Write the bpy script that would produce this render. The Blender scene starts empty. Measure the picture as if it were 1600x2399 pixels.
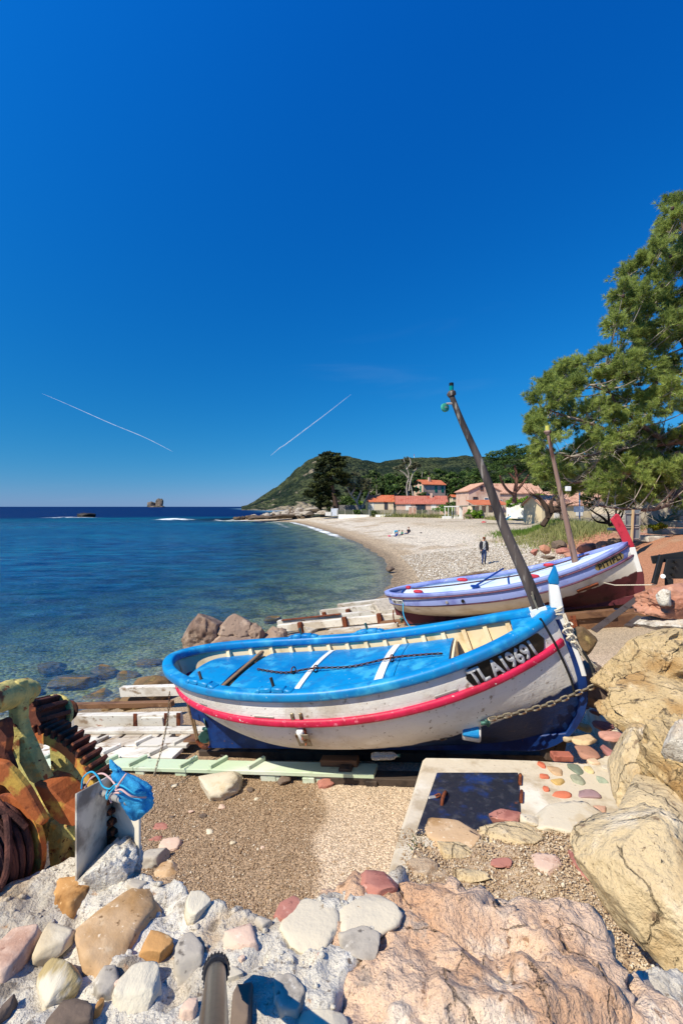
import bpy, bmesh, math, random
import numpy as np
from mathutils import Vector, Matrix
sc = bpy.context.scene
R = math.radians
random.seed(7)
rng = np.random.default_rng(7)

# ------------------------------------------------------------------ camera, sky, sun
H = 4.3            # eye height above the sea
F = 1067.0         # focal length in photograph pixels (16 mm on a 24x36 mm frame, upright)
cam_d = bpy.data.cameras.new('camera'); cam = bpy.data.objects.new('camera', cam_d)
sc.collection.objects.link(cam); sc.camera = cam
cam.location = (0, 0, H); cam.rotation_euler = (R(90), 0, 0)
cam_d.sensor_fit = 'VERTICAL'; cam_d.sensor_height = 36; cam_d.lens = 36 * F / 2399
cam_d.shift_y = -12.5 / 2399
cam_d.clip_start = 0.05; cam_d.clip_end = 60000
SUN_AZ = math.atan2(-0.80, -0.60); SUN_EL = R(47)
w = bpy.data.worlds.new('World'); sc.world = w; w.use_nodes = True
wn = w.node_tree.nodes; wl = w.node_tree.links
sky = wn.new('ShaderNodeTexSky'); sky.sky_type = 'NISHITA'; sky.sun_disc = False
sky.sun_elevation = SUN_EL; sky.sun_rotation = SUN_AZ
sky.altitude = 0; sky.air_density = 0.9; sky.dust_density = 0.15; sky.ozone_density = 4.0
# per-channel response of the slide-like, polarised sky; the dark band lies 90 degrees from the sun
def wmath(op, a_, b_=None):
    k = wn.new('ShaderNodeMath'); k.operation = op
    for i, x in enumerate((a_, b_)):
        if x is None: continue
        if isinstance(x, (int, float)): k.inputs[i].default_value = x
        else: wl.new(x, k.inputs[i])
    return k.outputs[0]
SUNV = (math.sin(SUN_AZ) * math.cos(SUN_EL), math.cos(SUN_AZ) * math.cos(SUN_EL), math.sin(SUN_EL))
sepc = wn.new('ShaderNodeSeparateColor'); wl.new(sky.outputs[0], sepc.inputs[0]); comb = wn.new('ShaderNodeCombineColor')
tcw = wn.new('ShaderNodeTexCoord'); dotn = wn.new('ShaderNodeVectorMath'); dotn.operation = 'DOT_PRODUCT'; wl.new(tcw.outputs['Generated'], dotn.inputs[0]); dotn.inputs[1].default_value = SUNV
pol = wmath('ADD', wmath('MULTIPLY', wmath('MULTIPLY', dotn.outputs['Value'], dotn.outputs['Value']), 1.0), .86); pol = wmath('MINIMUM', pol, 1.12)
for i, (k_, p_) in enumerate(((.027, 2.26), (.73, .72), (2.9, .27))):
    wl.new(wmath('MULTIPLY', wmath('MULTIPLY', wmath('POWER', sepc.outputs[i], p_), k_), pol), comb.inputs[i])
bg = wn['Background']; bg.inputs['Strength'].default_value = 0.12
# thin high cirrus, faint everywhere
svx = wn.new('ShaderNodeSeparateXYZ'); wl.new(tcw.outputs['Generated'], svx.inputs[0]); zc_ = wmath('ADD', wmath('MAXIMUM', svx.outputs[2], 0), .12)
cxy = wn.new('ShaderNodeCombineXYZ'); wl.new(wmath('DIVIDE', svx.outputs[0], zc_), cxy.inputs[0]); wl.new(wmath('DIVIDE', svx.outputs[1], zc_), cxy.inputs[1])
mp_ = wn.new('ShaderNodeMapping'); mp_.inputs['Rotation'].default_value = (0, 0, .5); mp_.inputs['Scale'].default_value = (.5, 1.7, 1); wl.new(cxy.outputs[0], mp_.inputs['Vector'])
cn_ = wn.new('ShaderNodeTexNoise'); cn_.inputs['Scale'].default_value = .9; cn_.inputs['Detail'].default_value = 7; cn_.inputs['Roughness'].default_value = .55; cn_.inputs['Distortion'].default_value = .6; wl.new(mp_.outputs[0], cn_.inputs['Vector'])
cr_ = wn.new('ShaderNodeMapRange'); cr_.interpolation_type = 'SMOOTHSTEP'; cr_.inputs['From Min'].default_value = .58; cr_.inputs['From Max'].default_value = .85; cr_.inputs['To Max'].default_value = .08; wl.new(cn_.outputs[0], cr_.inputs['Value'])
cmx = wn.new('ShaderNodeMix'); cmx.data_type = 'RGBA'; wl.new(cr_.outputs[0], cmx.inputs[0]); wl.new(comb.outputs[0], cmx.inputs[6]); cmx.inputs[7].default_value = (3.2, 4.2, 5.2, 1)
wl.new(cmx.outputs[2], bg.inputs['Color'])
sun_d = bpy.data.lights.new('sun', 'SUN'); sun_o = bpy.data.objects.new('sun', sun_d)
sc.collection.objects.link(sun_o); sun_o.location = (-30, -20, 40)
sun_d.energy = 5.0; sun_d.angle = R(0.5); sun_d.color = (1.0, 0.92, 0.74)
sv = Vector((math.sin(SUN_AZ) * math.cos(SUN_EL), math.cos(SUN_AZ) * math.cos(SUN_EL), math.sin(SUN_EL)))
sun_o.rotation_euler = sv.to_track_quat('Z', 'Y').to_euler()
sc.view_settings.view_transform = 'Standard'; sc.view_settings.look = 'None'
sc.view_settings.exposure = 0.28; sc.view_settings.gamma = 1.0; sc.view_settings.use_curve_mapping = False
sc.render.engine = 'CYCLES'
try:
    sc.cycles.max_bounces = 6; sc.cycles.transparent_max_bounces = 24; sc.cycles.diffuse_bounces = 3
    sc.cycles.caustics_reflective = False; sc.cycles.caustics_refractive = False
    sc.cycles.use_denoising = True; sc.cycles.sample_clamp_indirect = 6
except Exception: pass

# ------------------------------------------------------------------ helpers
col = sc.collection
def P(u, v, d):
    return Vector(((u - 800) / F * d, d, H - (v - 1187) / F * d))
def _h(ix, iy, iz, s):
    n = (ix * 374761393 + iy * 668265263 + iz * 2147483647 + s * 1274126177) & 0xffffffff
    n = ((n ^ (n >> 13)) * 1274126177) & 0xffffffff
    n = n ^ (n >> 16)
    return (n & 0xffff) / 32767.5 - 1.0
def vnoise(p, seed=0):
    p = np.asarray(p, float); i = np.floor(p).astype(np.int64); f = p - i
    f = f * f * f * (f * (f * 6 - 15) + 10)
    x, y, z = i[..., 0], i[..., 1], i[..., 2]; fx, fy, fz = f[..., 0], f[..., 1], f[..., 2]
    def L(a, b, t): return a + (b - a) * t
    return L(L(L(_h(x, y, z, seed), _h(x + 1, y, z, seed), fx), L(_h(x, y + 1, z, seed), _h(x + 1, y + 1, z, seed), fx), fy),
             L(L(_h(x, y, z + 1, seed), _h(x + 1, y, z + 1, seed), fx), L(_h(x, y + 1, z + 1, seed), _h(x + 1, y + 1, z + 1, seed), fx), fy), fz)
def fbm(p, oct=4, seed=0, gain=.5, ridged=False):
    p = np.asarray(p, float); a = 1; t = 0; n = 0
    for k in range(oct):
        q = vnoise(p * 2.03 ** k + 17.3 * k, seed + k)
        if ridged: q = 1 - 2 * np.abs(q)
        t = t + a * q; n += a; a *= gain
    return t / n
def sstep(a, b, x):
    t = np.clip((x - a) / (b - a), 0, 1); return t * t * (3 - 2 * t)

def link(o): col.objects.link(o); return o
def tag(o, label=None, cat=None, group=None, kind=None):
    if label: o['label'] = label
    if cat: o['category'] = cat
    if group: o['group'] = group
    if kind: o['kind'] = kind
    return o
def thing(name, label, cat, loc=(0, 0, 0), group=None):
    o = bpy.data.objects.new(name, None); link(o); o.location = loc; o.empty_display_size = .1
    return tag(o, label, cat, group)
def setparent(o, parent):
    if parent is not None:
        o.parent = parent
        o.matrix_parent_inverse = (parent['_inv'] if False else Matrix.Translation(-absloc(parent)))
    return o
def absloc(o):
    v = Vector(o.location)
    if o.parent is not None: v = v + o.matrix_parent_inverse.translation + absloc(o.parent)
    return v
def mesh(name, verts, faces, m, parent=None, smooth=True, attrs=None, mats=None, fmat=None):
    me = bpy.data.meshes.new(name)
    if isinstance(verts, np.ndarray) and isinstance(faces, np.ndarray):
        nv, nf, k = len(verts), len(faces), faces.shape[1]
        me.vertices.add(nv); me.vertices.foreach_set('co', verts.astype(np.float32).ravel())
        me.loops.add(nf * k); me.loops.foreach_set('vertex_index', faces.astype(np.int32).ravel())
        me.polygons.add(nf); me.polygons.foreach_set('loop_start', np.arange(0, nf * k, k, dtype=np.int32))
        me.polygons.foreach_set('loop_total', np.full(nf, k, dtype=np.int32))
        me.update(calc_edges=True)
    else:
        me.from_pydata([tuple(v) for v in verts], [], [tuple(f) for f in faces])
    for mm in (mats or [m]):
        if mm is not None: me.materials.append(mm)
    if fmat is not None: me.polygons.foreach_set('material_index', np.asarray(fmat, dtype=np.int32))
    if smooth: me.polygons.foreach_set('use_smooth', np.ones(len(me.polygons), dtype=bool))
    if attrs:
        for k, a in attrs.items():
            a = np.asarray(a, dtype=np.float32)
            if a.ndim == 1:
                at = me.attributes.new(k, 'FLOAT', 'POINT'); at.data.foreach_set('value', a)
            else:
                at = me.attributes.new(k, 'FLOAT_COLOR', 'POINT')
                if a.shape[1] == 3: a = np.concatenate([a, np.ones((len(a), 1), np.float32)], 1)
                at.data.foreach_set('color', a.ravel())
    me.update()
    o = bpy.data.objects.new(name, me); link(o)
    return setparent(o, parent)
def grid_faces(nu, nv, wrap_u=False, wrap_v=False):
    iu = np.arange(nu if wrap_u else nu - 1); iv = np.arange(nv if wrap_v else nv - 1)
    a, b = np.meshgrid(iu, iv, indexing='ij'); a = a.ravel(); b = b.ravel()
    a2 = (a + 1) % nu; b2 = (b + 1) % nv
    return np.stack([a * nv + b, a2 * nv + b, a2 * nv + b2, a * nv + b2], 1)
class MB:
    """collects boxes, tubes and prisms that form one part"""
    def __init__(s): s.v = []; s.f = []
    def add(s, v, f):
        n = len(s.v); s.v += [Vector(p) for p in v]; s.f += [tuple(n + i for i in q) for q in f]; return s
    def box(s, c, size, rot=None):
        c = Vector(c); hx, hy, hz = [k / 2 for k in size]
        v = [Vector((x, y, z)) for x in (-hx, hx) for y in (-hy, hy) for z in (-hz, hz)]
        if rot is not None: v = [rot @ p for p in v]
        return s.add([c + p for p in v], [(0, 1, 3, 2), (4, 6, 7, 5), (0, 4, 5, 1), (2, 3, 7, 6), (0, 2, 6, 4), (1, 5, 7, 3)])
    def beam(s, a, b, w, h, up=(0, 0, 1)):
        a = Vector(a); b = Vector(b); d = (b - a); L = d.length; d.normalize()
        upv = Vector(up); x = d.cross(upv)
        if x.length < 1e-4: x = d.cross(Vector((1, 0, 0)))
        x.normalize(); z = x.cross(d)
        rot = Matrix((d, x, z)).transposed()
        return s.box((a + b) / 2, (L, w, h), rot)
    def tube(s, pts, rad, seg=8, cap=True):
        pts = [Vector(p) for p in pts]; n = len(pts)
        if not hasattr(rad, '__len__'): rad = [rad] * n
        v = []; prev = None
        for i, p in enumerate(pts):
            d = (pts[min(i + 1, n - 1)] - pts[max(i - 1, 0)]).normalized()
            if prev is None:
                x = d.orthogonal().normalized()
            else:
                x = prev - d * prev.dot(d)
                x = x.normalized() if x.length > 1e-6 else d.orthogonal().normalized()
            prev = x; y = d.cross(x)
            v += [p + (x * math.cos(2 * math.pi * k / seg) + y * math.sin(2 * math.pi * k / seg)) * rad[i] for k in range(seg)]
        f = []
        for i in range(n - 1):
            for k in range(seg):
                k2 = (k + 1) % seg
                f.append((i * seg + k, i * seg + k2, (i + 1) * seg + k2, (i + 1) * seg + k))
        if cap:
            f.append(tuple(range(seg))[::-1]); f.append(tuple((n - 1) * seg + k for k in range(seg)))
        return s.add(v, f)
    def prism(s, poly, off):
        off = Vector(off); poly = [Vector(p) for p in poly]; n = len(poly)
        v = poly + [p + off for p in poly]
        f = [tuple(range(n))[::-1], tuple(range(n, 2 * n))] + [(i, (i + 1) % n, n + (i + 1) % n, n + i) for i in range(n)]
        return s.add(v, f)
    def build(s, name, m, parent=None, smooth=False, bevel=0, seg=1):
        bm = bmesh.new(); vs = [bm.verts.new(p) for p in s.v]
        for q in s.f:
            try: bm.faces.new([vs[i] for i in q])
            except ValueError: pass
        bmesh.ops.recalc_face_normals(bm, faces=bm.faces[:])
        if bevel > 0:
            bmesh.ops.bevel(bm, geom=[e for e in bm.edges if e.calc_face_angle(0) > .5], offset=bevel, segments=seg, profile=.5, affect='EDGES', clamp_overlap=True)
        me = bpy.data.meshes.new(name); bm.to_mesh(me); bm.free()
        if m is not None: me.materials.append(m)
        if smooth:
            me.polygons.foreach_set('use_smooth', np.ones(len(me.polygons), dtype=bool))
            me.update()
            try: me.set_sharp_from_angle(angle=R(40))
            except Exception: pass
        o = bpy.data.objects.new(name, me); link(o)
        return setparent(o, parent)
def copy_tree(o, loc, label=None, rz=None, scale=None, parent=None):
    c = o.copy(); link(c)
    if parent is None:
        c.location = loc
        if rz is not None: c.rotation_euler = (0, 0, rz)
        if scale is not None: c.scale = scale
        if label: c['label'] = label
    else: c.parent = parent
    for ch in [k for k in bpy.data.objects if k.parent == o]: copy_tree(ch, None, parent=c)
    return c
def smooth_path(pts, n):
    """Catmull-Rom through the points"""
    pts = [Vector(p) for p in pts]; out = []; m = len(pts) - 1
    for i in range(n):
        t = i / (n - 1) * m; k = min(int(t), m - 1); t -= k
        p0, p1, p2, p3 = pts[max(k - 1, 0)], pts[k], pts[k + 1], pts[min(k + 2, m)]
        out.append(.5 * ((2 * p1) + (p2 - p0) * t + (2 * p0 - 5 * p1 + 4 * p2 - p3) * t * t + (3 * p1 - p0 - 3 * p2 + p3) * t ** 3))
    return out

# ------------------------------------------------------------------ materials
def rgb(c): return (c[0], c[1], c[2], 1)
def hexc(r, g, b):
    def f(x):
        x /= 255; return x / 12.92 if x <= .04045 else ((x + .055) / 1.055) ** 2.4
    return (f(r), f(g), f(b))
class Nd:
    def __init__(s, m): s.t = m.node_tree; s.n = s.t.nodes; s.l = s.t.links
    def new(s, typ, **kw):
        k = s.n.new(typ)
        for a, b in kw.items(): setattr(k, a, b)
        return k
    def noise(s, vec, scale, detail=4, rough=.55, out=0):
        k = s.new('ShaderNodeTexNoise'); k.inputs['Scale'].default_value = scale; k.inputs['Detail'].default_value = detail
        k.inputs['Roughness'].default_value = rough
        if vec is not None: s.l.new(vec, k.inputs['Vector'])
        return k.outputs[out]
    def voro(s, vec, scale, feature='F1', out='Distance', rand=1.0):
        k = s.new('ShaderNodeTexVoronoi'); k.feature = feature; k.inputs['Scale'].default_value = scale; k.inputs['Randomness'].default_value = rand
        s.l.new(vec, k.inputs['Vector']); return k.outputs[out]
    def ramp(s, val, lo, hi, a=0., b=1.):
        k = s.new('ShaderNodeMapRange'); k.inputs['From Min'].default_value = lo; k.inputs['From Max'].default_value = hi
        k.inputs['To Min'].default_value = a; k.inputs['To Max'].default_value = b; k.interpolation_type = 'SMOOTHSTEP'
        s.l.new(val, k.inputs['Value']); return k.outputs[0]
    def math(s, op, a, b=None):
        k = s.new('ShaderNodeMath'); k.operation = op
        for i, x in enumerate((a, b)):
            if x is None: continue
            if isinstance(x, (int, float)): k.inputs[i].default_value = x
            else: s.l.new(x, k.inputs[i])
        return k.outputs[0]
    def mix(s, fac, a, b, blend='MIX'):
        k = s.new('ShaderNodeMix'); k.data_type = 'RGBA'; k.blend_type = blend
        for sock, x in ((k.inputs[0], fac), (k.inputs[6], a), (k.inputs[7], b)):
            if isinstance(x, (int, float)): sock.default_value = x
            elif isinstance(x, tuple): sock.default_value = rgb(x)
            else: s.l.new(x, sock)
        return k.outputs[2]
    def scalev(s, vec, sx, sy, sz):
        k = s.new('ShaderNodeMapping'); k.inputs['Scale'].default_value = (sx, sy, sz); s.l.new(vec, k.inputs['Vector']); return k.outputs[0]
    def attr(s, name, fac=False):
        k = s.new('ShaderNodeAttribute'); k.attribute_name = name; return k.outputs['Fac' if fac else 'Color']
    def bump(s, h, strength, dist, prev=None):
        k = s.new('ShaderNodeBump'); k.inputs['Strength'].default_value = strength; k.inputs['Distance'].default_value = dist
        s.l.new(h, k.inputs['Height'])
        if prev is not None: s.l.new(prev, k.inputs['Normal'])
        return k.outputs[0]
def mat(name, base, rough=.8, layers=(), bumps=(), metal=0., spec=.35, attr=None, stretch=None, vary=0., coat=0., attr_mix=None, seam=False, crack=None):
    """layers: (colour, scale, lo, hi[, detail]) painted by noise over the base; bumps: (scale, strength, dist[, 'v'])"""
    m = bpy.data.materials.new(name); m.use_nodes = True; N = Nd(m)
    b = N.n['Principled BSDF']; b.inputs['Roughness'].default_value = rough; b.inputs['Metallic'].default_value = metal
    b.inputs['Specular IOR Level'].default_value = spec; b.inputs['Coat Weight'].default_value = coat
    tc = N.new('ShaderNodeTexCoord').outputs['Object']
    if stretch: tc = N.scalev(tc, *stretch)
    if attr: c = N.attr(attr)
    else:
        c = N.new('ShaderNodeRGB').outputs[0]; c.default_value = rgb(base)
    for L in layers:
        det = L[4] if len(L) > 4 else 5
        n = N.noise(tc, L[1], det, .6)
        c = N.mix(N.ramp(n, L[2], L[3]), c, L[0])
    if attr_mix:                       # (attribute, colour below 0, half width)
        low = N.mix(N.ramp(N.noise(tc, 3.5, 5), .5, .68), attr_mix[1], tuple(k * .45 for k in attr_mix[1])); low = N.mix(N.ramp(N.noise(tc, 9, 6, .7), .64, .74), low, tuple(min(1, k * 2.2 + .03) for k in attr_mix[1]))
        c = N.mix(N.ramp(N.math('ADD', N.attr(attr_mix[0], True), N.ramp(N.noise(tc, 6, 3), .3, .7, -.02, .02)), -attr_mix[2], attr_mix[2]), low, c)
    if vary:
        oi = N.new('ShaderNodeObjectInfo'); h = N.new('ShaderNodeHueSaturation')
        N.l.new(N.ramp(oi.outputs['Random'], 0, 1, 1 - vary, 1 + vary), h.inputs['Value']); N.l.new(c, h.inputs['Color']); c = h.outputs[0]
    prev = None
    if crack:                          # (scale, width, depth): thin broken cracks
        wv_ = N.new('ShaderNodeVectorMath'); wv_.operation = 'ADD'; N.l.new(tc, wv_.inputs[0]); nz_ = N.new('ShaderNodeTexNoise'); nz_.inputs['Scale'].default_value = crack[0] * 1.3; nz_.inputs['Detail'].default_value = 5; N.l.new(tc, nz_.inputs['Vector'])
        sc_ = N.new('ShaderNodeVectorMath'); sc_.operation = 'SCALE'; sc_.inputs['Scale'].default_value = 1.1 / crack[0]; N.l.new(nz_.outputs['Color'], sc_.inputs[0]); N.l.new(sc_.outputs[0], wv_.inputs[1])
        ed = N.voro(wv_.outputs[0], crack[0], 'DISTANCE_TO_EDGE'); brk = N.ramp(N.noise(tc, crack[0] * 1.1, 4), .34, .50, 3.0, .0); e_ = N.ramp(N.math('ADD', ed, N.math('MULTIPLY', brk, crack[1])), 0, crack[1], 0, 1)
        c = N.mix(N.math('MULTIPLY', N.math('SUBTRACT', 1.0, e_), .5), c, hexc(84, 66, 48)); prev = N.bump(e_, .9, crack[2])
    if seam:                           # plank seams: narrow grooves along the hull
        fr_ = N.math('FRACT', N.math('ADD', N.attr('seam', True), N.ramp(N.noise(tc, 1.5, 2), .3, .7, -.04, .04))); g_ = N.math('ABSOLUTE', N.math('SUBTRACT', fr_, .5)); gr = N.ramp(g_, .0, .055, 0, 1)
        wear = N.ramp(N.noise(tc, 5, 5, .7), .42, .62); c = N.mix(N.math('MULTIPLY', N.math('SUBTRACT', 1.0, gr), N.math('MULTIPLY', wear, .08)), c, hexc(120, 104, 88)); prev = N.bump(gr, .2, .006)
        st_ = N.noise(N.scalev(tc, 9, 9, .9), 1, 5, .65); c = N.mix(N.math('MULTIPLY', N.ramp(st_, .58, .74), .18), c, hexc(150, 126, 98))
    N.l.new(c, b.inputs['Base Color'])
    for B in bumps:
        hgt = N.voro(tc, B[0]) if len(B) > 3 else N.noise(tc, B[0], 6, .6)
        prev = N.bump(hgt, B[1], B[2], prev)
    if prev is not None: N.l.new(prev, b.inputs['Normal'])
    return m
# ------------------------------------------------------------------ land, sea bed, sea
SHORE = [(-60, 3), (-30, 5.5), (-12, 7.6), (-7.4, 8.6), (-5.9, 9.3), (-4.9, 10.2), (-4.3, 11.6), (-3.6, 13.0), (-2.2, 14.6), (-0.9, 16.6), (0.4, 19.0),
         (2.0, 22.2), (2.77, 25), (3.2, 30), (3.4, 38.9), (2.3, 52), (-0.7, 70.6), (-4.6, 90), (-8.6, 108), (-13.0, 126), (-22, 136), (-34, 146),
         (-37, 156), (-27, 166), (-17, 178), (-20, 230), (-60, 420), (-160, 760), (-230, 1000)]
LAND = SHORE + [(-200, 3000), (3000, 3000), (3000, -200), (-60, -200)]
def shore_s(x, y):
    """signed distance to the waterline, positive on land"""
    best = np.full(x.shape, 1e9)
    for (ax, ay), (bx, by) in zip(SHORE[:-1], SHORE[1:]):
        dx, dy = bx - ax, by - ay
        t = np.clip(((x - ax) * dx + (y - ay) * dy) / (dx * dx + dy * dy), 0, 1)
        best = np.minimum(best, np.hypot(x - ax - t * dx, y - ay - t * dy))
    ins = np.zeros(x.shape, bool); n = len(LAND)
    for i in range(n):
        (ax, ay), (bx, by) = LAND[i], LAND[(i + 1) % n]
        if ay == by: continue
        c = ((ay > y) != (by > y)) & (x < (bx - ax) * (y - ay) / (by - ay) + ax)
        ins ^= c
    return np.where(ins, best, -best)
def smin(a, b, k):
    h = np.clip(.5 + .5 * (b - a) / k, 0, 1); return b + (a - b) * h - k * h * (1 - h)
def bank_x(y): return np.interp(y, [0, 8, 12, 17, 28, 40, 60, 90], [6.3, 6.5, 6.9, 8.2, 13, 15.5, 24, 40])
def ground(x, y, s=None):
    x = np.asarray(x, float); y = np.asarray(y, float)
    if s is None: s = shore_s(x, y)
    near = 1 - sstep(15, 24, y)
    slope = .105 + .17 * near
    cap_n = 1.40 + .123 * x - .047 * y
    cap_f = 1.5 + .012 * np.clip(s, 0, 60)
    cap = cap_n * near + cap_f * (1 - near)
    land = smin(slope * np.maximum(s, 0), np.maximum(cap, .15), .35)
    land = np.maximum(land, 0)
    bank = 1.15 * sstep(0, 4.0, x - bank_x(y)) * (1 - .35 * sstep(40, 80, y))
    land = land + bank * (s > 0)
    land = land + np.clip(y - 128, 0, 400) * .055 * sstep(8, 40, s) * sstep(-10, 14, x)
    bed = -(.02 + .055 * -s - 0.0) * (s <= 0)
    bed = np.maximum(np.where(s < 0, -.12 * np.minimum(-s, 4) - .05 * np.clip(-s - 4, 0, 200), 0), -7)
    z = np.where(s > 0, land, bed)
    return z
def gz(x, y): return float(ground(np.array([x]), np.array([y]))[0])
def polar(a0, a1, na, r0, r1, nr):
    a = np.radians(np.linspace(a0, a1, na)); r = np.geomspace(r0, r1, nr)
    A, RR = np.meshgrid(a, r, indexing='ij')
    return (RR * np.sin(A)).ravel(), (RR * np.cos(A)).ravel(), grid_faces(na, nr)[:, ::-1]
gx, gy, gf = polar(-78, 78, 400, .5, 420, 400)
S = shore_s(gx, gy); gzv = ground(gx, gy, S)
nearw = 1 - sstep(40, 120, np.hypot(gx, gy))
p3 = np.stack([gx, gy, gx * 0], 1)
gzv += nearw * (.035 * fbm(p3 * 1.3, 4, 3) * sstep(-.5, 2, S) + .05 * fbm(p3 * .5, 3, 5) * (1 - sstep(14, 22, gy) * .3))
gzv += np.where(S < 0, .16 * fbm(p3 * .8, 4, 9) * sstep(0, -3, S) * nearw, 0)
gzv += sstep(.3, .7, fbm(p3 * .35, 2, 30)) * .0
# colours of the ground itself
C = dict(sand=hexc(206, 184, 160), dirt=hexc(162, 137, 111), white=hexc(210, 198, 180), tan=hexc(178, 158, 132), weed=hexc(112, 88, 66), wet=hexc(122, 104, 84),
         red=hexc(176, 124, 96), bed=hexc(150, 146, 100), bedd=hexc(46, 54, 40), green=hexc(66, 72, 44), pale=hexc(196, 180, 156))
def mixc(c, t, k): return c + (np.array(C[k]) - c) * t[:, None]
n1 = fbm(p3 * .22, 4, 11); n2 = fbm(p3 * .9, 4, 12); n3 = fbm(p3 * 3.1, 3, 13)
c = np.tile(np.array(C['tan']), (len(gx), 1))
beach = sstep(17, 24, gy)
c = mixc(c, beach * sstep(2.0, 4.5, S + 1.5 * n1), 'white')
c = mixc(c, beach * sstep(9, 14, S + 3 * n1) * .75, 'pale')
c = mixc(c, beach * sstep(.15, .4, n1 + .3 * n2) * .8, 'tan')
wd = np.exp(-(((gx - 5.3) / 2.2) ** 2 + ((gy - 22.5 - .4 * (gx - 5.3)) / 2.0) ** 2)) + .8 * np.exp(-(((gx - 8.0) / 1.6) ** 2 + ((gy - 25.5) / 1.0) ** 2))
c = mixc(c, sstep(.35, .6, wd + .35 * n2), 'weed')
wl_ = np.exp(-((S - 6.2 - 2 * n1) / .35) ** 2) * beach * sstep(-.1, .3, n2); c = mixc(c, wl_ * .6, 'weed')
c = mixc(c, sstep(1.6, .3, S) * (S > -.5) * .7, 'wet')
# near terrace: brown dirt at left, pale sand beside the slab
nr = 1 - sstep(7.5, 9, gy)
bx = -.30 + .12 * n3 + .10 * n2 + .04 * np.sin(gy * 7)
c = np.where((nr > 0)[:, None], mixc(c, nr * 1.0, 'dirt'), c)
c = mixc(c, nr * sstep(bx, bx + .16, gx), 'sand')
c = mixc(c, sstep(0, 1.2, gx - bank_x(gy) - .5 * n2) * sstep(9, 12, gy) * (1 - sstep(30, 40, gy)), 'red')
c = mixc(c, sstep(.0, .35, n2 + .2 * n3) * sstep(2, 4, gx - bank_x(gy)) * sstep(12, 15, gy) * .6, 'tan')
c = mixc(c, sstep(118, 128, gy) * sstep(8, 16, S), 'green')
c = mixc(c, sstep(17, 23, gx - .0 * gy) * sstep(30, 38, gy) * (1 - sstep(70, 90, gy)) * sstep(-.3, .2, n1) * .5, 'green')
bedc = np.tile(np.array(C['bed']), (len(gx), 1)); bedc = mixc(bedc, sstep(-.05, .3, n2 + .5 * n1) * .75, 'bedd'); bedc = mixc(bedc, sstep(.0, .4, n3) * .45, 'tan')
c = np.where((S < 0)[:, None], c + (bedc - c) * sstep(0, -1.5, S)[:, None], c)
m_ground = bpy.data.materials.new('beach_ground'); m_ground.use_nodes = True
N = Nd(m_ground); b = N.n['Principled BSDF']; b.inputs['Roughness'].default_value = .9; b.inputs['Specular IOR Level'].default_value = .2
tc = N.new('ShaderNodeTexCoord').outputs['Object']
vc = N.attr('col')
peb = N.new('ShaderNodeTexVoronoi'); peb.inputs['Scale'].default_value = 11; N.l.new(tc, peb.inputs['Vector'])
pebs = N.new('ShaderNodeTexVoronoi'); pebs.inputs['Scale'].default_value = 55; N.l.new(tc, pebs.inputs['Vector'])
sep = N.new('ShaderNodeSeparateColor'); N.l.new(peb.outputs['Color'], sep.inputs[0])
sep2 = N.new('ShaderNodeSeparateColor'); N.l.new(pebs.outputs['Color'], sep2.inputs[0])
v1 = N.ramp(sep.outputs[0], 0, 1, .5, 1.35); v2 = N.ramp(sep2.outputs[0], 0, 1, .72, 1.22)
big = N.attr('big', True)
vm = N.new('ShaderNodeMix'); vm.data_type = 'FLOAT'; N.l.new(big, vm.inputs[0]); N.l.new(v2, vm.inputs[2]); N.l.new(v1, vm.inputs[3])
hs_ = N.new('ShaderNodeHueSaturation'); N.l.new(vc, hs_.inputs['Color']); N.l.new(vm.outputs[0], hs_.inputs['Value'])
cc = N.mix(N.ramp(N.noise(tc, 90, 3), .62, .72), hs_.outputs[0], hexc(95, 80, 66))
N.l.new(cc, b.inputs['Base Color'])
h1 = N.bump(peb.outputs['Distance'], .0, .05)
hm = N.new('ShaderNodeMix'); hm.data_type = 'FLOAT'; N.l.new(big, hm.inputs[0]); N.l.new(N.math('MULTIPLY', pebs.outputs['Distance'], .25), hm.inputs[2]); N.l.new(peb.outputs['Distance'], hm.inputs[3])
bp = N.bump(N.math('MULTIPLY', hm.outputs[0], -1), .8, .06); bp = N.bump(N.noise(tc, 140, 4), .5, .006, bp)
N.l.new(bp, b.inputs['Normal'])
bigv = np.clip(beach + (S < 0) * 1.0, 0, 1)
terrain = mesh('terrain', np.stack([gx, gy, gzv], 1), gf, m_ground, attrs={'col': c, 'big': bigv})
tag(terrain, 'pebble beach and shore running down to the sea', 'beach', kind='structure')

# sea surface: clear over the shallow bed, blue where it is deep
wx, wy, wf = polar(-70, 50, 300, 6, 45000, 420)
WS = shore_s(wx, wy); depth = -ground(wx, wy, WS)
wr = np.hypot(wx, wy); q3 = np.stack([wx, wy, wx * 0], 1)
keep = (WS < 3.5)
fv = keep[wf].any(1); wf = wf[fv]
used = np.unique(wf); remap = np.full(len(wx), -1); remap[used] = np.arange(len(used)); wf = remap[wf]
wx, wy, WS, depth, wr, q3 = wx[used], wy[used], WS[used], depth[used], wr[used], q3[used]
wz = np.zeros(len(wx)) + .02 * fbm(q3 * np.array([.6, 1.1, 1]), 3, 21) * (1 - sstep(40, 90, wr)) * sstep(.2, 1.0, depth)
def gauss(cx, cy, sx, sy, rot=0):
    dx, dy = wx - cx, wy - cy; c_, s_ = math.cos(rot), math.sin(rot); a, b_ = dx * c_ + dy * s_, -dx * s_ + dy * c_
    return np.exp(-(a / sx) ** 2 - (b_ / sy) ** 2)
foam = 0.95 * np.exp(-((WS + .7) / 1.0) ** 2) * sstep(50, 75, wy) * (wy < 150)
foam += .55 * np.exp(-((WS + 5.5) / 1.2) ** 2) * sstep(85, 100, wy) * (wy < 160)
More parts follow.
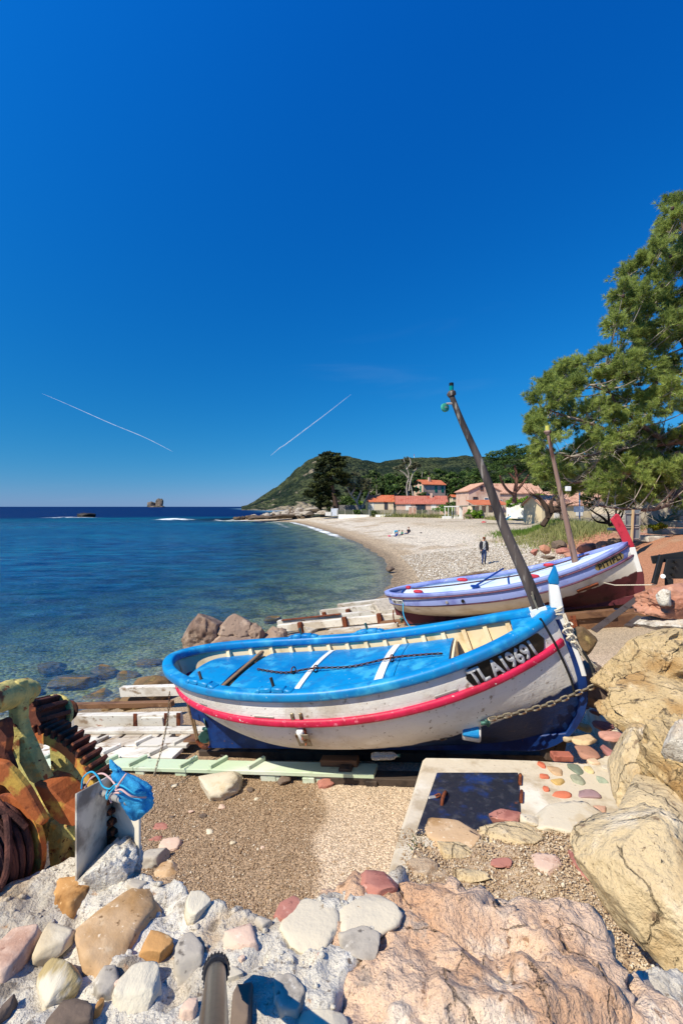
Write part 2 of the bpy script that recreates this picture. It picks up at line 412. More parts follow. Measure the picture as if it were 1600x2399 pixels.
foam += .22 * np.exp(-((WS + .3) / .35) ** 2) * sstep(18, 30, wy) * (1 - sstep(45, 60, wy))
br = gauss(-102, 172, 11, 3.4); wz = wz + .45 * br; foam += 1.3 * br
br = gauss(-53.5, 146, 6.0, 3.4, .05); wz = wz + .6 * br; foam += 1.9 * br; foam += .7 * gauss(-31, 140, 12, 2.4) + .5 * gauss(-25, 128, 9, 1.2)
foam *= .8 + .5 * fbm(q3 * .5, 3, 33)
m_sea = bpy.data.materials.new('sea_water'); m_sea.use_nodes = True
N = Nd(m_sea); N.n.remove(N.n['Principled BSDF']); out = N.n['Material Output']
tc = N.new('ShaderNodeTexCoord').outputs['Object']
st = N.scalev(tc, .55, 1.0, 1)
n_a = N.noise(st, 2.2, 3, .55); n_b = N.noise(N.scalev(tc, 1.0, 1.9, 1), 7, 3, .6); n_c = N.noise(N.scalev(tc, .12, .3, 1), 1, 5, .65)
bp = N.bump(n_c, 1.0, 3.0); bp = N.bump(n_a, 1.0, .55, bp); bp = N.bump(n_b, 1.0, .10, bp)
fr = N.new('ShaderNodeFresnel'); fr.inputs['IOR'].default_value = 1.33; N.l.new(bp, fr.inputs['Normal'])
gl = N.new('ShaderNodeBsdfGlossy'); N.l.new(N.ramp(N.attr('far', True), 0, .6, .07, .34), gl.inputs['Roughness']); gl.inputs['Color'].default_value = (.62, .85, 1, 1); N.l.new(bp, gl.inputs['Normal'])
tr = N.new('ShaderNodeBsdfTransparent')
dp = N.attr('depth', True)
tcol = N.mix(N.ramp(dp, 0, 1.4), (.90, .97, .91), (.18, .54, .58)); tcol = N.mix(N.ramp(n_b, .40, .60, .55, 0), tcol, N.mix(1.0, tcol, (.38, .52, .62), 'MULTIPLY')); N.l.new(tcol, tr.inputs['Color'])  # ripples' refraction and sky reflection imitated by noise darkening the see-through tint
df = N.new('ShaderNodeBsdfDiffuse')
n_d = N.noise(N.scalev(tc, .02, .06, 1), 1, 3, .6); n_e = N.noise(N.scalev(tc, .22, .8, 1), 1.3, 6, .7)
dc = N.mix(N.ramp(n_d, .4, .65), (.0, .058, .140), (.0, .105, .178)); dc = N.mix(N.ramp(n_e, .38, .54, .95, 0), dc, (.0, .010, .055)); dc = N.mix(N.ramp(n_e, .52, .66, 0, .8), dc, (.01, .15, .23)); dc = N.mix(N.ramp(N.attr('far', True), .75, .95), dc, (.0, .016, .085)); N.l.new(dc, df.inputs['Color']);  # light and shade of ripples painted into the body colour by stretched noise
op = N.ramp(N.math('ADD', dp, N.ramp(N.noise(tc, .35, 3), .3, .7, -.18, .18)), .22, 1.6, .0, .97)
body = N.new('ShaderNodeMixShader'); N.l.new(op, body.inputs[0]); N.l.new(tr.outputs[0], body.inputs[1]); N.l.new(df.outputs[0], body.inputs[2])
surf = N.new('ShaderNodeMixShader'); N.l.new(N.math('MULTIPLY', fr.outputs[0], N.ramp(N.attr('far', True), 0, .8, .38, .06)), surf.inputs[0]); N.l.new(body.outputs[0], surf.inputs[1]); N.l.new(gl.outputs[0], surf.inputs[2])
wd_ = N.new('ShaderNodeBsdfDiffuse'); wd_.inputs['Color'].default_value = (.82, .85, .86, 1)
fo = N.ramp(N.math('MULTIPLY', N.attr('foam', True), N.ramp(N.noise(N.scalev(tc, .5, 1.2, 1), .9, 5, .65), .30, .62)), .18, .62)
full = N.new('ShaderNodeMixShader'); N.l.new(fo, full.inputs[0]); N.l.new(surf.outputs[0], full.inputs[1]); N.l.new(wd_.outputs[0], full.inputs[2])
N.l.new(full.outputs[0], out.inputs['Surface'])
sea = mesh('sea', np.stack([wx, wy, wz], 1), wf, m_sea, attrs={'depth': depth, 'foam': np.clip(foam, 0, 2.0), 'far': sstep(20, 260, wr)})
tag(sea, 'deep blue sea turning clear green over the shallow stones', 'sea', kind='structure')

# hills: a heightfield each, wooded, with pale rock showing
m_hill = bpy.data.materials.new('wooded_hill'); m_hill.use_nodes = True
N = Nd(m_hill); b = N.n['Principled BSDF']; b.inputs['Roughness'].default_value = .95; b.inputs['Specular IOR Level'].default_value = .1
tc = N.new('ShaderNodeTexCoord').outputs['Object']
vo = N.voro(tc, .16); vo2 = N.voro(tc, .07)
c_ = N.mix(N.ramp(N.noise(tc, .05, 5, .65), .38, .6), hexc(26, 38, 30), hexc(58, 66, 44))
c_ = N.mix(N.ramp(vo, .25, .75), c_, hexc(80, 88, 58)); c_ = N.mix(N.ramp(N.noise(tc, .014, 6, .7), .45, .6), c_, hexc(34, 48, 36))
rk = N.attr('rock', True)
c_ = N.mix(N.ramp(N.math('ADD', rk, N.ramp(N.noise(tc, .05, 6, .7), .3, .7, -.35, .35)), .45, .6), c_, hexc(150, 138, 118))
N.l.new(c_, b.inputs['Base Color'])
hb = N.bump(N.noise(tc, .11, 5, .7), 1.0, 6.0); N.l.new(N.bump(N.math('MULTIPLY', vo, -1), 1.0, 7.0, hb), b.inputs['Normal'])
def hill(name, sil, d, depth_m, foot, label, seed, nu=240, nv=60, rockiness=.1):
    """ridge that follows a skyline given in photograph pixels, standing at distance d"""
    us = np.linspace(sil[0][0], sil[-1][0], nu); vs = np.interp(us, [p[0] for p in sil], [p[1] for p in sil])
    X = (us - 800) / F * d; top = H - (vs - 1187) / F * d
    t = np.linspace(0, 1, nv)
    U, T = np.meshgrid(np.arange(nu), t, indexing='ij')
    y = d - depth_m * (1 - T) + 0 * X[U]; x = X[U] * y / d
    q = np.stack([x, y, x * 0], -1)
    prof = np.where(T < .82, (T / .82) ** .85, 1 - ((T - .82) / .18) ** 2 * .5)
    tp = np.maximum(top[U], foot + .5)
    z = foot + (tp - foot) * prof * (1 + (.16 * fbm(q / (depth_m * .25), 4, seed)) * (1 - np.clip(prof, 0, 1)) * 2)
    z += (fbm(q / 9.0, 3, seed + 5) * 3.2 + fbm(q / 28, 3, seed + 8) * 5 * (1 - prof * .5)) * np.clip((tp - foot) / 40, 0.1, 1) * (T > .03)
    rock = rockiness + .35 * fbm(q / 40, 4, seed + 2, ridged=True) + .75 * (T < .10) * (1 - T / .1)
    o = mesh(name, np.stack([x, y, z], -1).reshape(-1, 3), grid_faces(nu, nv), m_hill, attrs={'rock': rock.ravel()})
    return tag(o, label, 'hill', kind='structure')
hill('hill', [(566, 1186), (580, 1183), (605, 1170), (640, 1150), (668, 1128), (690, 1107), (712, 1090), (730, 1079), (760, 1076), (800, 1084), (870, 1110), (960, 1150)], 900, 330, -.5,
     'steep scrubby headland with pale rock falling into the sea', 41, rockiness=.1)
hill('hill', [(690, 1110), (740, 1085), (790, 1074), (815, 1077), (850, 1084), (885, 1092), (915, 1086), (945, 1082), (985, 1080), (1040, 1079), (1090, 1076), (1125, 1078), (1170, 1082), (1260, 1070), (1400, 1075), (1700, 1080), (2100, 1100)], 1250, 500, 2,
     'long wooded ridge behind the forest with masts on top', 47, rockiness=-.08)
# islet with two horns on the horizon, far to the left
def rockmesh(center, dims, seed, sub=4, rough=.35, freq=1.6, cuts=6, flat=None, strata=0., rotz=0., ridged=True, fine=.08, boxy=.35):
    bm = bmesh.new(); bmesh.ops.create_icosphere(bm, subdivisions=sub, radius=1)
    v = np.array([p.co[:] for p in bm.verts]); f = np.array([[k.index for k in q.verts] for q in bm.faces]); bm.free()
    r2 = np.random.default_rng(seed)
    n = v / np.linalg.norm(v, axis=1)[:, None]
    n = n * (1 / np.maximum(np.abs(n).max(1), .01))[:, None] ** boxy
    r = np.ones(len(v))
    r += rough * .8 * fbm(v * freq + seed * 3.1, 4, seed, .5)
    if ridged: r += rough * .5 * fbm(v * freq * 1.9 + seed, 4, seed + 9, .55, ridged=True)
    if strata: r += strata * np.tanh(3.5 * np.sin(v[:, 2] * 8 + 2.2 * fbm(v * 1.5, 3, seed + 4) * 2 + v[:, 0] * 1.8)) * (1 + .8 * fbm(v * 2.2, 3, seed + 6))
    r += fine * fbm(v * 7, 4, seed + 15, .6) + fine * .5 * fbm(v * 17, 3, seed + 16, .6)
    p = n * r[:, None]
    for k in range(cuts):
        d = r2.normal(size=3); d /= np.linalg.norm(d); h = r2.uniform(.60, .9)
        e = p @ d - h - .03 * fbm(v * 4 + k, 3, seed + 31); p -= np.where(e > 0, e * .9, 0)[:, None] * d
    if flat is not None: p[:, 2] = np.where(p[:, 2] > flat, flat + (p[:, 2] - flat) * .2, p[:, 2])
    p *= np.array(dims) / 2 / 1.05
    ca, sa = math.cos(rotz), math.sin(rotz)
    p = np.stack([p[:, 0] * ca - p[:, 1] * sa, p[:, 0] * sa + p[:, 1] * ca, p[:, 2]], 1)
    return p + np.array(center), f
m_islet = mat('islet_rock', hexc(112, 100, 92), .95, [(hexc(70, 68, 60), .03, .45, .6), (hexc(150, 138, 122), .08, .55, .7)], [(.2, .8, 3)])
def join_rocks(parts):
    V = []; Fc = []; n = 0
    for p, f in parts: V.append(p); Fc.append(f + n); n += len(p)
    return np.concatenate(V), np.concatenate(Fc)
ic = P(365, 1182, 3200)
V_, F_ = join_rocks([rockmesh((ic.x - 27, 3200, 4), (56, 46, 74), 3, 4, .3, cuts=4), rockmesh((ic.x + 24, 3210, 6), (60, 45, 104), 5, 4, .3, cuts=4), rockmesh((ic.x, 3205, 0), (130, 60, 26), 8, 3, .4)])
tag(mesh('islet', V_, F_, m_islet), 'small twin-peaked rock islet on the sea horizon', 'islet')
m_seark = mat('wet_dark_rock', hexc(58, 52, 48), .55, [(hexc(30, 28, 28), 1.2, .4, .6)], [(3, .6, .1)])
rk_ = P(205, 1208, 178)
V_, F_ = rockmesh((rk_.x, 178, .55), (7.5, 5, 2.6), 12, 4, .4)
tag(mesh('sea_rock', V_, F_, m_seark), 'dark wet rock awash in white foam far out', 'rock')
# contrails high in the sky: thin lit trails of ice
m_ct = bpy.data.materials.new('contrail_ice'); m_ct.use_nodes = True; N = Nd(m_ct); b = N.n['Principled BSDF']; b.inputs['Base Color'].default_value = (.9, .92, .95, 1); b.inputs['Roughness'].default_value = 1
tr = N.new('ShaderNodeBsdfTransparent'); lw = N.new('ShaderNodeLayerWeight'); ms = N.new('ShaderNodeMixShader'); tc = N.new('ShaderNodeTexCoord').outputs['Object']
N.l.new(N.math('MULTIPLY', N.ramp(lw.outputs['Facing'], 0, .9, .55, .0), N.ramp(N.noise(tc, .004, 4, .6), .3, .6, .35, 1)), ms.inputs[0]); N.l.new(tr.outputs[0], ms.inputs[1]); N.l.new(b.outputs[0], ms.inputs[2]); N.l.new(ms.outputs[0], N.n['Material Output'].inputs['Surface'])
def contrail(pts, d, r, label):
    b_ = MB(); pp = smooth_path([P(u, v, d) for u, v in pts], 24)
    b_.tube(pp, [max(2., r * (.2 + .6 * min(1, i / 8, (23 - i) / 5))) for i in range(24)], 12)
    o = b_.build('contrail', m_ct, smooth=True); tag(o, label, 'contrail', 'vapour trails in the sky')
contrail([(822, 924), (770, 965), (700, 1018), (668, 1042), (655, 1050), (634, 1068)], 15000, 20, 'bright vapour trail slanting up above the headland')
contrail([(100, 922), (170, 952), (260, 992), (340, 1025), (405, 1058)], 15000, 14, 'thin vapour trail falling towards the sea horizon')
# ------------------------------------------------------------------ boats
class Boat:
    def __init__(s, stern, bow, L, half, sheer, qmid, stemx, heel=0., rise=.5, qend=1.15):
        s.stern = Vector(stern); ex = (Vector(bow) - Vector(stern)).normalized(); ey = Vector((0, 0, 1)).cross(ex).normalized(); ez = ex.cross(ey)
        s.M = Matrix((ex, ey, ez)).transposed(); s.L = L; s.half = half; s.sheer = sheer; s.qmid = qmid; s.stemx = stemx; s.rise = rise; s.qend = qend
        if heel: s.M = s.M @ Matrix.Rotation(heel, 3, 'X')
    def W(s, p): return s.stern + s.M @ Vector(p)
    def zg(s, t): return np.interp(t, *zip(*s.sheer)) if False else s._sp(t)
    def _sp(s, t):
        a, m, e = s.sheer                     # stern, middle, bow heights: parabola each way from a low point at .42
        t = np.asarray(t, float)
        return np.where(t < .42, m + (a - m) * ((.42 - t) / .42) ** 2, m + (e - m) * ((t - .42) / .58) ** 2)
    def b(s, t):
        t = np.asarray(t, float); u = (t - .45)
        return s.half * np.where(u < 0, np.clip(1 - np.abs(u / .45) ** 2.5, 0, 1) ** .56, np.clip(1 - np.abs(u / .55) ** 2.15, 0, 1) ** .78)
    def zr(s, t): return .03 + s.rise * np.clip((.34 - np.asarray(t, float)) / .34, 0, 1) ** 1.8
    def q(s, t):
        t = np.asarray(t, float); e = np.clip(np.abs(t - .45) / .53, 0, 1)
        return s.qmid + (s.qend - s.qmid) * e ** 1.7
    def xb(s, z):
        h = .72 * s.sheer[2] / 1.48; z = np.asarray(z, float)
        lo = s.stemx * (1 - np.sqrt(np.clip(1 - (1 - np.clip(z / h, 0, 1)) ** 2, 0, 1)))
        return s.L - lo - .15 * np.clip((z - h) / h, 0, 2) ** 1.5
    def xs(s, z): return np.clip((s.sheer[0] - np.asarray(z, float)), 0, 2) * .30
    def pt(s, t, z, side=-1, off=0.):
        t = np.asarray(t, float); zr, zg = s.zr(t), s.zg(t); f = np.clip((z - zr) / (zg - zr), 0, 1.2)
        y = s.b(t) * (1 - np.clip(1 - f, 0, 1) ** s.q(t)) + off
        xs, xb = s.xs(z), s.xb(z)
        return np.stack([xs + (xb - xs) * t, side * y, z + 0 * t], -1)
    def wpt(s, t, z, side=-1, off=0.): return s.W(s.pt(t, z, side, off))
    def world(s, a):
        M = np.array(s.M); return np.asarray(a).reshape(-1, 3) @ M.T + np.array(s.stern)
    def shell(s, name, m, parent, off=0., s0=0., s1=1., nt=90, ns=26, line=None, t0=0., t1=1., mats=None, flip=False):
        tt = t0 + (t1 - t0) * (1 - np.cos(np.linspace(0, math.pi, nt))) / 2; ss = np.linspace(s0, s1, ns)
        out = []; att = []; sm = []; faces = []
        for k, side in enumerate((-1, 1)):
            T, Sx = np.meshgrid(tt, ss, indexing='ij'); z = s.zr(T) + (s.zg(T) - s.zr(T)) * Sx
            p = s.pt(T, z, side, 0)
            if off:
                y = np.maximum(np.abs(p[..., 1]) + off, .004); p[..., 1] = side * y
                p[..., 0] = np.clip(p[..., 0], s.xs(z) - off * 1.0, s.xb(z) + off * 1.0)
            out.append(p.reshape(-1, 3)); fc = grid_faces(nt, ns)
            faces.append((fc if (side < 0) != flip else fc[:, ::-1]) + k * nt * ns)
            att.append((z - np.interp(T, *zip(*line))).ravel() if line is not None else Sx.ravel()); sm.append((Sx * 13).ravel())
        v = s.world(np.concatenate(out))
        return mesh(name, v, np.concatenate(faces), m, parent, attrs={'paint': np.concatenate(att), 'seam': np.concatenate(sm)})
    def curve(s, drop, off, n=60, t0=0., t1=1., side=None):
        """points along the sheer, bow - stern - bow (or one side)"""
        th = np.linspace(0, 1, n)
        if side is None:
            t = 1 - np.sin(np.linspace(0, math.pi, 2 * n - 1)) ** 1.0
            sd = np.where(np.arange(2 * n - 1) < n, -1, 1)
            t = np.where(True, t, t) * (t1 - t0) + t0
        else: t = t0 + (t1 - t0) * th; sd = np.full(n, side)
        z = s.zg(t) - drop
        p = s.pt(t, z, 1, 0); y = np.maximum(p[:, 1], 0.) * sd; p[:, 1] = y
        p[:, 1] += sd * off * np.where(p[:, 1] * sd > .02, 1, .3); 
        return p, t
    def sweep(s, name, m, parent, drop, prof, t0=0., t1=1., side=None, n=60, lump=None):
        """prof: closed list of (outward, up) offsets carried along the sheer"""
        p, t = s.curve(drop, 0, n, t0, t1, side); k = len(prof)
        tg = np.gradient(p, axis=0); tg[:, 2] = 0; tg /= np.maximum(np.linalg.norm(tg, axis=1), 1e-6)[:, None]
        nrm = np.stack([tg[:, 1], -tg[:, 0], 0 * tg[:, 0]], 1)
        cen = np.array([s.L * .45, 0, 0]); sg = np.sign(((p - cen) * nrm).sum(1)); 
        nrm *= np.median(sg)
        pr = np.array(prof); v = p[:, None, :] + nrm[:, None, :] * pr[None, :, 0:1] + np.array([0, 0, 1.])[None, None, :] * pr[None, :, 1:2]
        if lump is not None: v[..., 2] += lump(t, p)[:, None] * (pr[None, :, 1] > 0)
        f = grid_faces(len(p), k, wrap_v=True)
        V = s.world(v.reshape(-1, 3)); nf = len(V)
        fl = [tuple(int(i) for i in q) for q in f] + [tuple(range(k)), tuple(range((len(p) - 1) * k, len(p) * k))[::-1]]
        o = mesh(name, V, fl, m, parent); 
        bm = bmesh.new(); bm.from_mesh(o.data); bmesh.ops.recalc_face_normals(bm, faces=bm.faces[:]); bm.to_mesh(o.data); bm.free()
        return o
def rprof(wo, wi, h, r=.02, n=3):
    """rounded bar profile: outward wo, inward wi, height h centred"""
    pts = []
    for (cx, cy, a0) in ((wo - r, h / 2 - r, 0), (-wi + r, h / 2 - r, 90), (-wi + r, -h / 2 + r, 180), (wo - r, -h / 2 + r, 270)):
        for i in range(n + 1):
            a = R(a0 + 90 * i / n); pts.append((cx + r * math.cos(a), cy + r * math.sin(a)))
    return pts
def chain_link_mesh(name, length, width, r, m):
    b_ = MB(); pts = []; hl = (length - width) / 2; hw = (width) / 2 - r
    for i in range(6): a = R(-90 + 180 * i / 5); pts.append((hl + hw * math.cos(a), hw * math.sin(a), 0))
    for i in range(6): a = R(90 + 180 * i / 5); pts.append((-hl + hw * math.cos(a), hw * math.sin(a), 0))
    pts.append(pts[0]); b_.tube(pts, r, 6, cap=False)
    return b_
def chain_along(path, length, width, r, m, name, parent=None, single=False, twist0=0.):
    """links laid end to end along a path; single joins the small ones into one mesh"""
    L = [0.]
    for a, b_ in zip(path[:-1], path[1:]): L.append(L[-1] + (b_ - a).length)
    pitch = length - 2.6 * r; n = int(L[-1] / pitch); src = chain_link_mesh('link', length, width, r, m); objs = []; big = MB(); me = None
    def at(d):
        k = min(max(np.searchsorted(L, d) - 1, 0), len(path) - 2); return path[k].lerp(path[k + 1], (d - L[k]) / max(L[k + 1] - L[k], 1e-6))
    for i in range(n):
        d0 = i * pitch; a, b_ = at(d0), at(min(d0 + pitch, L[-1])); dx = (b_ - a).normalized(); up = dx.orthogonal() if abs(dx.z) > .95 else Vector((0, 0, 1))
        y = up.cross(dx).normalized(); z = dx.cross(y); rot = Matrix((dx, y, z)).transposed() @ Matrix.Rotation(R(40 + 90 * (i % 2)) + twist0, 3, 'X')
        if single: big.add([rot @ v + (a + b_) / 2 for v in src.v], src.f)
        else:
            if me is None: me = src.build('link', m, None, True); o = me
            else: o = me.copy(); link(o)
            o.matrix_basis = Matrix.Translation((a + b_) / 2) @ rot.to_4x4(); setparent(o, parent) if parent else None
            objs.append(o)
    if single: return big.build(name, m, parent, True)
    return objs
m_white = mat('white_boat_paint', hexc(226, 222, 216), .55, [(hexc(200, 190, 176), 2.2, .46, .66), (hexc(156, 140, 122), 11, .60, .70), (hexc(238, 236, 232), 1.1, .52, .64), (hexc(110, 96, 82), 34, .65, .70)], [(22, .35, .012), (5, .35, .03)], attr_mix=('paint', hexc(14, 46, 98), .012), seam=True)
m_blue = mat('blue_boat_paint', hexc(4, 134, 196), .45, [(hexc(0, 112, 178), 1.6, .42, .62), (hexc(60, 164, 208), 2.6, .50, .66), (hexc(30, 120, 180), 8, .52, .66), (hexc(150, 186, 204), 22, .66, .72), (hexc(18, 66, 112), 30, .67, .72)], [(14, .22, .008), (60, .12, .003)], spec=.45)
m_blue2 = mat('dark_blue_paint', hexc(12, 58, 138), .5, [(hexc(8, 34, 84), 4, .45, .65), (hexc(90, 120, 160), 26, .68, .74)], [(18, .3, .01)])
m_red = mat('red_rail_paint', hexc(208, 36, 78), .5, [(hexc(176, 30, 60), 3, .46, .62), (hexc(226, 120, 138), 14, .60, .70), (hexc(214, 204, 198), 26, .66, .70)], [(30, .3, .008)])
m_cream = mat('cream_inside_paint', hexc(236, 214, 176), .7, [(hexc(206, 178, 132), 3, .5, .7), (hexc(170, 140, 100), 12, .64, .74)], [(20, .3, .006)])
m_plain_white = mat('white_trim_paint', hexc(228, 228, 226), .5, [(hexc(190, 184, 176), 6, .58, .74), (hexc(120, 100, 84), 24, .7, .76)], [(25, .2, .005)])
m_black = mat('black_board', hexc(22, 20, 20), .35, [(hexc(46, 40, 36), 12, .55, .7)], [(40, .15, .004)])
m_letter = mat('grey_letter_paint', hexc(186, 186, 188), .5, [(hexc(150, 150, 152), 30, .5, .7)], [(60, .3, .004)])
m_mast = mat('weathered_dark_wood', hexc(88, 78, 74), .75, [(hexc(50, 43, 42), 5, .42, .6), (hexc(150, 142, 134), 16, .56, .68), (hexc(96, 78, 66), 2, .6, .75)], [(20, .6, .01)], stretch=(1, 1, .12))
m_rustchain = mat('rusty_chain', hexc(96, 58, 42), .75, [(hexc(60, 40, 34), 20, .45, .6), (hexc(140, 100, 70), 50, .6, .7)], [(60, .4, .003)], metal=.3)
m_galv = mat('worn_steel', hexc(150, 140, 120), .5, [(hexc(104, 74, 50), 14, .48, .62), (hexc(180, 172, 156), 40, .6, .7)], [(60, .3, .002)], metal=.5)
m_green = mat('green_pulley_paint', hexc(70, 168, 140), .5, [(hexc(40, 110, 100), 20, .55, .7)], [(30, .2, .004)])
m_rope_w = mat('pale_rope', hexc(214, 204, 184), .9, [(hexc(170, 158, 138), 60, .5, .65)], [(220, .6, .003)])
m_rope_k = mat('black_rope', hexc(26, 28, 30), .8, [], [(200, .5, .003)])
m_rope_b = mat('blue_cord', hexc(40, 160, 200), .8, [], [(200, .5, .003)])
m_orange_fray = mat('frayed_orange_rope', hexc(176, 92, 52), .95, [(hexc(120, 56, 34), 40, .5, .65)], [(90, .7, .006)])
m_wood_brown = mat('brown_wood', hexc(140, 112, 84), .7, [(hexc(96, 74, 56), 5, .5, .7)], [(30, .4, .004)], stretch=(1, 6, 6))
m_darkin = mat('dark_inner_paint', hexc(24, 44, 84), .7, [(hexc(14, 24, 44), 6, .5, .65)], [(20, .3, .005)])
m_steelgrey = mat('grey_metal', hexc(176, 172, 166), .45, [(hexc(120, 104, 90), 18, .6, .72)], [(40, .15, .002)], metal=.4)
m_prop = mat('verdigris_bronze', hexc(64, 104, 96), .5, [(hexc(40, 66, 62), 14, .5, .65)], [(30, .2, .004)], metal=.3)
m_rust = mat('rust', hexc(122, 64, 38), .85, [(hexc(78, 40, 28), 14, .45, .62), (hexc(178, 96, 48), 22, .6, .72)], [(40, .5, .004)])

def warp_text(txt, size, fn, name, m, parent, spacing=1.0, bold=0.0, depth=.004):
    cu = bpy.data.curves.new(name, 'FONT'); cu.body = txt; cu.size = size; cu.extrude = 0; cu.offset = bold; cu.space_character = spacing; cu.resolution_u = 3
    to = bpy.data.objects.new(name, cu); link(to); dg = bpy.context.evaluated_depsgraph_get()
    me = bpy.data.meshes.new_from_object(to.evaluated_get(dg)); bpy.data.objects.remove(to); bpy.data.curves.remove(cu)
    bm = bmesh.new(); bm.from_mesh(me); bmesh.ops.triangulate(bm, faces=bm.faces[:])
    bmesh.ops.subdivide_edges(bm, edges=[e for e in bm.edges if e.calc_length() > size * .25], cuts=2)
    g = bmesh.ops.extrude_face_region(bm, geom=bm.faces[:]); ev = {v for v in g['geom'] if isinstance(v, bmesh.types.BMVert)}
    xs = [v.co.x for v in bm.verts]; x0, x1 = min(xs), max(xs)
    for v in bm.verts: v.co = fn((v.co.x - x0) / (x1 - x0), v.co.y / (size * .7), depth if v in ev else 0.)
    bmesh.ops.recalc_face_normals(bm, faces=bm.faces[:]); bm.to_mesh(me); bm.free()
    me.materials.clear(); me.materials.append(m)
    o = bpy.data.objects.new(name, me); link(o); return setparent(o, parent)

# ---- the blue and white boat
B1 = Boat((-2.11, 6.22, 1.03), (2.62, 4.80, 1.74), 5.0, .92, (1.23, 1.06, 1.50), 3.1, .62, heel=R(3.0))
boat = thing('fishing_boat', 'white wooden fishing boat with blue gunwale and deck, red rail and raked dark mast', 'boat', B1.stern)
hull = B1.shell('hull', m_white, boat, line=[(0, -.3), (.28, .02), (.42, .14), (.55, .22), (.70, .36), (.84, .54), (.94, .68), (1, .78)])
# planking seams show as faint relief: keel, skeg and stem are a plank of their own
kp = [(.17, .86), (.19, .40), (.34, .35), (.40, .28), (.40, .06), (.36, 0)]
zz = np.linspace(0, 1, 22)
outer = kp + [(1.5, 0), (3, 0)]
th = np.linspace(0, math.pi / 2, 12); hh = .72 * 1.50 / 1.48
outer += [(B1.L - B1.stemx + B1.stemx * math.sin(a) + .05 * math.sin(a), hh * (1 - math.cos(a)) - .0) for a in th]
outer += [(float(B1.xb(z)) + .05, z) for z in np.linspace(hh + .08, 1.47, 6)]
inner = [(float(B1.xb(z)) - .04, z) for z in np.linspace(1.47, .2, 14)] + [(3.9, .12), (3, .11), (1.8, .12), (1.2, .22), (.8, .45), (.45, .80)]
mb = MB(); w_ = .05; ply = [Vector((x, -w_, z)) for x, z in outer + inner]
mb.prism([B1.W(p) for p in ply], B1.M @ Vector((0, 2 * w_, 0)))
m_keel = mat('keel_paint', hexc(14, 50, 112), .5, [(hexc(10, 36, 88), 5, .45, .62), (hexc(92, 66, 50), 16, .66, .74)], [(18, .3, .01)])
keel = mb.build('keel', m_keel, boat, False, .008)
# white upper stem
zs_ = np.linspace(.80, 1.49, 8)
mb = MB(); po = [(float(B1.xb(z)) + .056, z) for z in zs_] + [(float(B1.xb(z)) + .004, z) for z in zs_[::-1]]
mb.prism([B1.W((x, -.053, z)) for x, z in po], B1.M @ Vector((0, .106, 0))); mb.build('stem', m_plain_white, boat, False, .008)
sx = float(B1.xb(1.49))
head = [(sx - .05, 1.40), (sx - .035, 1.52), (sx - .028, 1.66), (sx - .015, 1.79), (sx + .078, 1.77), (sx + .085, 1.66), (sx + .088, 1.52), (sx + .085, 1.40)]
mb = MB(); mb.prism([B1.W((x, -.052, z)) for x, z in head], B1.M @ Vector((0, .104, 0))); sh = mb.build('stem_head', m_plain_white, boat, True, .02, 2)
tip = [(sx - .02, 1.792), (sx - .015, 1.84), (sx + .02, 1.90), (sx + .07, 1.985), (sx + .088, 1.88), (sx + .084, 1.774)]
mb = MB(); mb.prism([B1.W((x, -.044, z)) for x, z in tip], B1.M @ Vector((0, .088, 0))); mb.build('stem_tip', m_blue, sh, True, .018, 2)
B1.sweep('gunwale', m_blue, boat, 0, rprof(.055, .085, .11, .035), n=70)
B1.sweep('rub_rail', m_red, boat, .29, rprof(.04, .03, .085, .03), n=70, t0=.0, t1=.985)
B1.shell('inner_planking', m_cream, boat, off=-.045, s0=.08, s1=.985, nt=60, ns=12, flip=True)
for sd in (1, -1):
    for X in np.linspace(.5, 4.45, 15):
        t = X / B1.L; zt = float(B1.zg(t)); 
        p0 = B1.wpt(t, zt - .06, sd, -.07); p1 = B1.wpt(t, zt - .40, sd, -.075); p2 = B1.wpt(t, zt - .62, sd, -.08)
        mb = MB(); mb.beam(p0, p1, .05, .05, up=B1.M @ Vector((0, 1, 0))); mb.beam(p1, p2, .05, .05, up=B1.M @ Vector((0, 1, 0))); mb.build('rib', m_cream, boat)
# deck in panels across the boat, cambered
def deck_panel(Bt, t0, t1, m, name, parent, drop=.135, inset=.085, camber=.05, nt=14, ny=17, thick=.025, lift=0., slant=0., y0=-1., y1=1.):
    tt = np.linspace(t0, t1, nt); yy = np.linspace(y0, y1, ny); V = []
    for kz in (0, -thick):
        for t in tt:
            for y in yy:
                te = min(max(t + slant * y, .01), .99); bb = max(float(Bt.b(te)) - inset, .01); z = float(Bt.zg(te)) - drop + camber * (1 - y * y) + lift + kz
                X = float(Bt.xs(z) + (Bt.xb(z) - Bt.xs(z)) * te); V.append((X, y * bb, z))
    V = Bt.world(np.array(V)); n = nt * ny; f1 = grid_faces(nt, ny); fl = [tuple(map(int, q)) for q in f1] + [tuple(int(i) + n for i in q[::-1]) for q in f1]
    edge = [i for i in range(ny)] + [k * ny + ny - 1 for k in range(1, nt)] + [(nt - 1) * ny + i for i in range(ny - 2, -1, -1)] + [k * ny for k in range(nt - 2, 0, -1)]
    fl += [(edge[i], edge[(i + 1) % len(edge)], edge[(i + 1) % len(edge)] + n, edge[i] + n) for i in range(len(edge))]
    o = mesh(name, V, fl, m, parent); o.data.set_sharp_from_angle(angle=R(40)); return o
for a, b_ in ((.075, .185), (.212, .385), (.400, .575), (.620, .745)):
    deck_panel(B1, a, b_, m_blue, 'deck_panel', boat)
deck_panel(B1, .386, .399, m_plain_white, 'deck_strip', boat, lift=.012, nt=3, inset=.12)
deck_panel(B1, .576, .596, m_plain_white, 'deck_strip', boat, lift=.016, nt=3, inset=.12)
deck_panel(B1, .597, .619, m_blue, 'deck_panel', boat, lift=.004, nt=3)
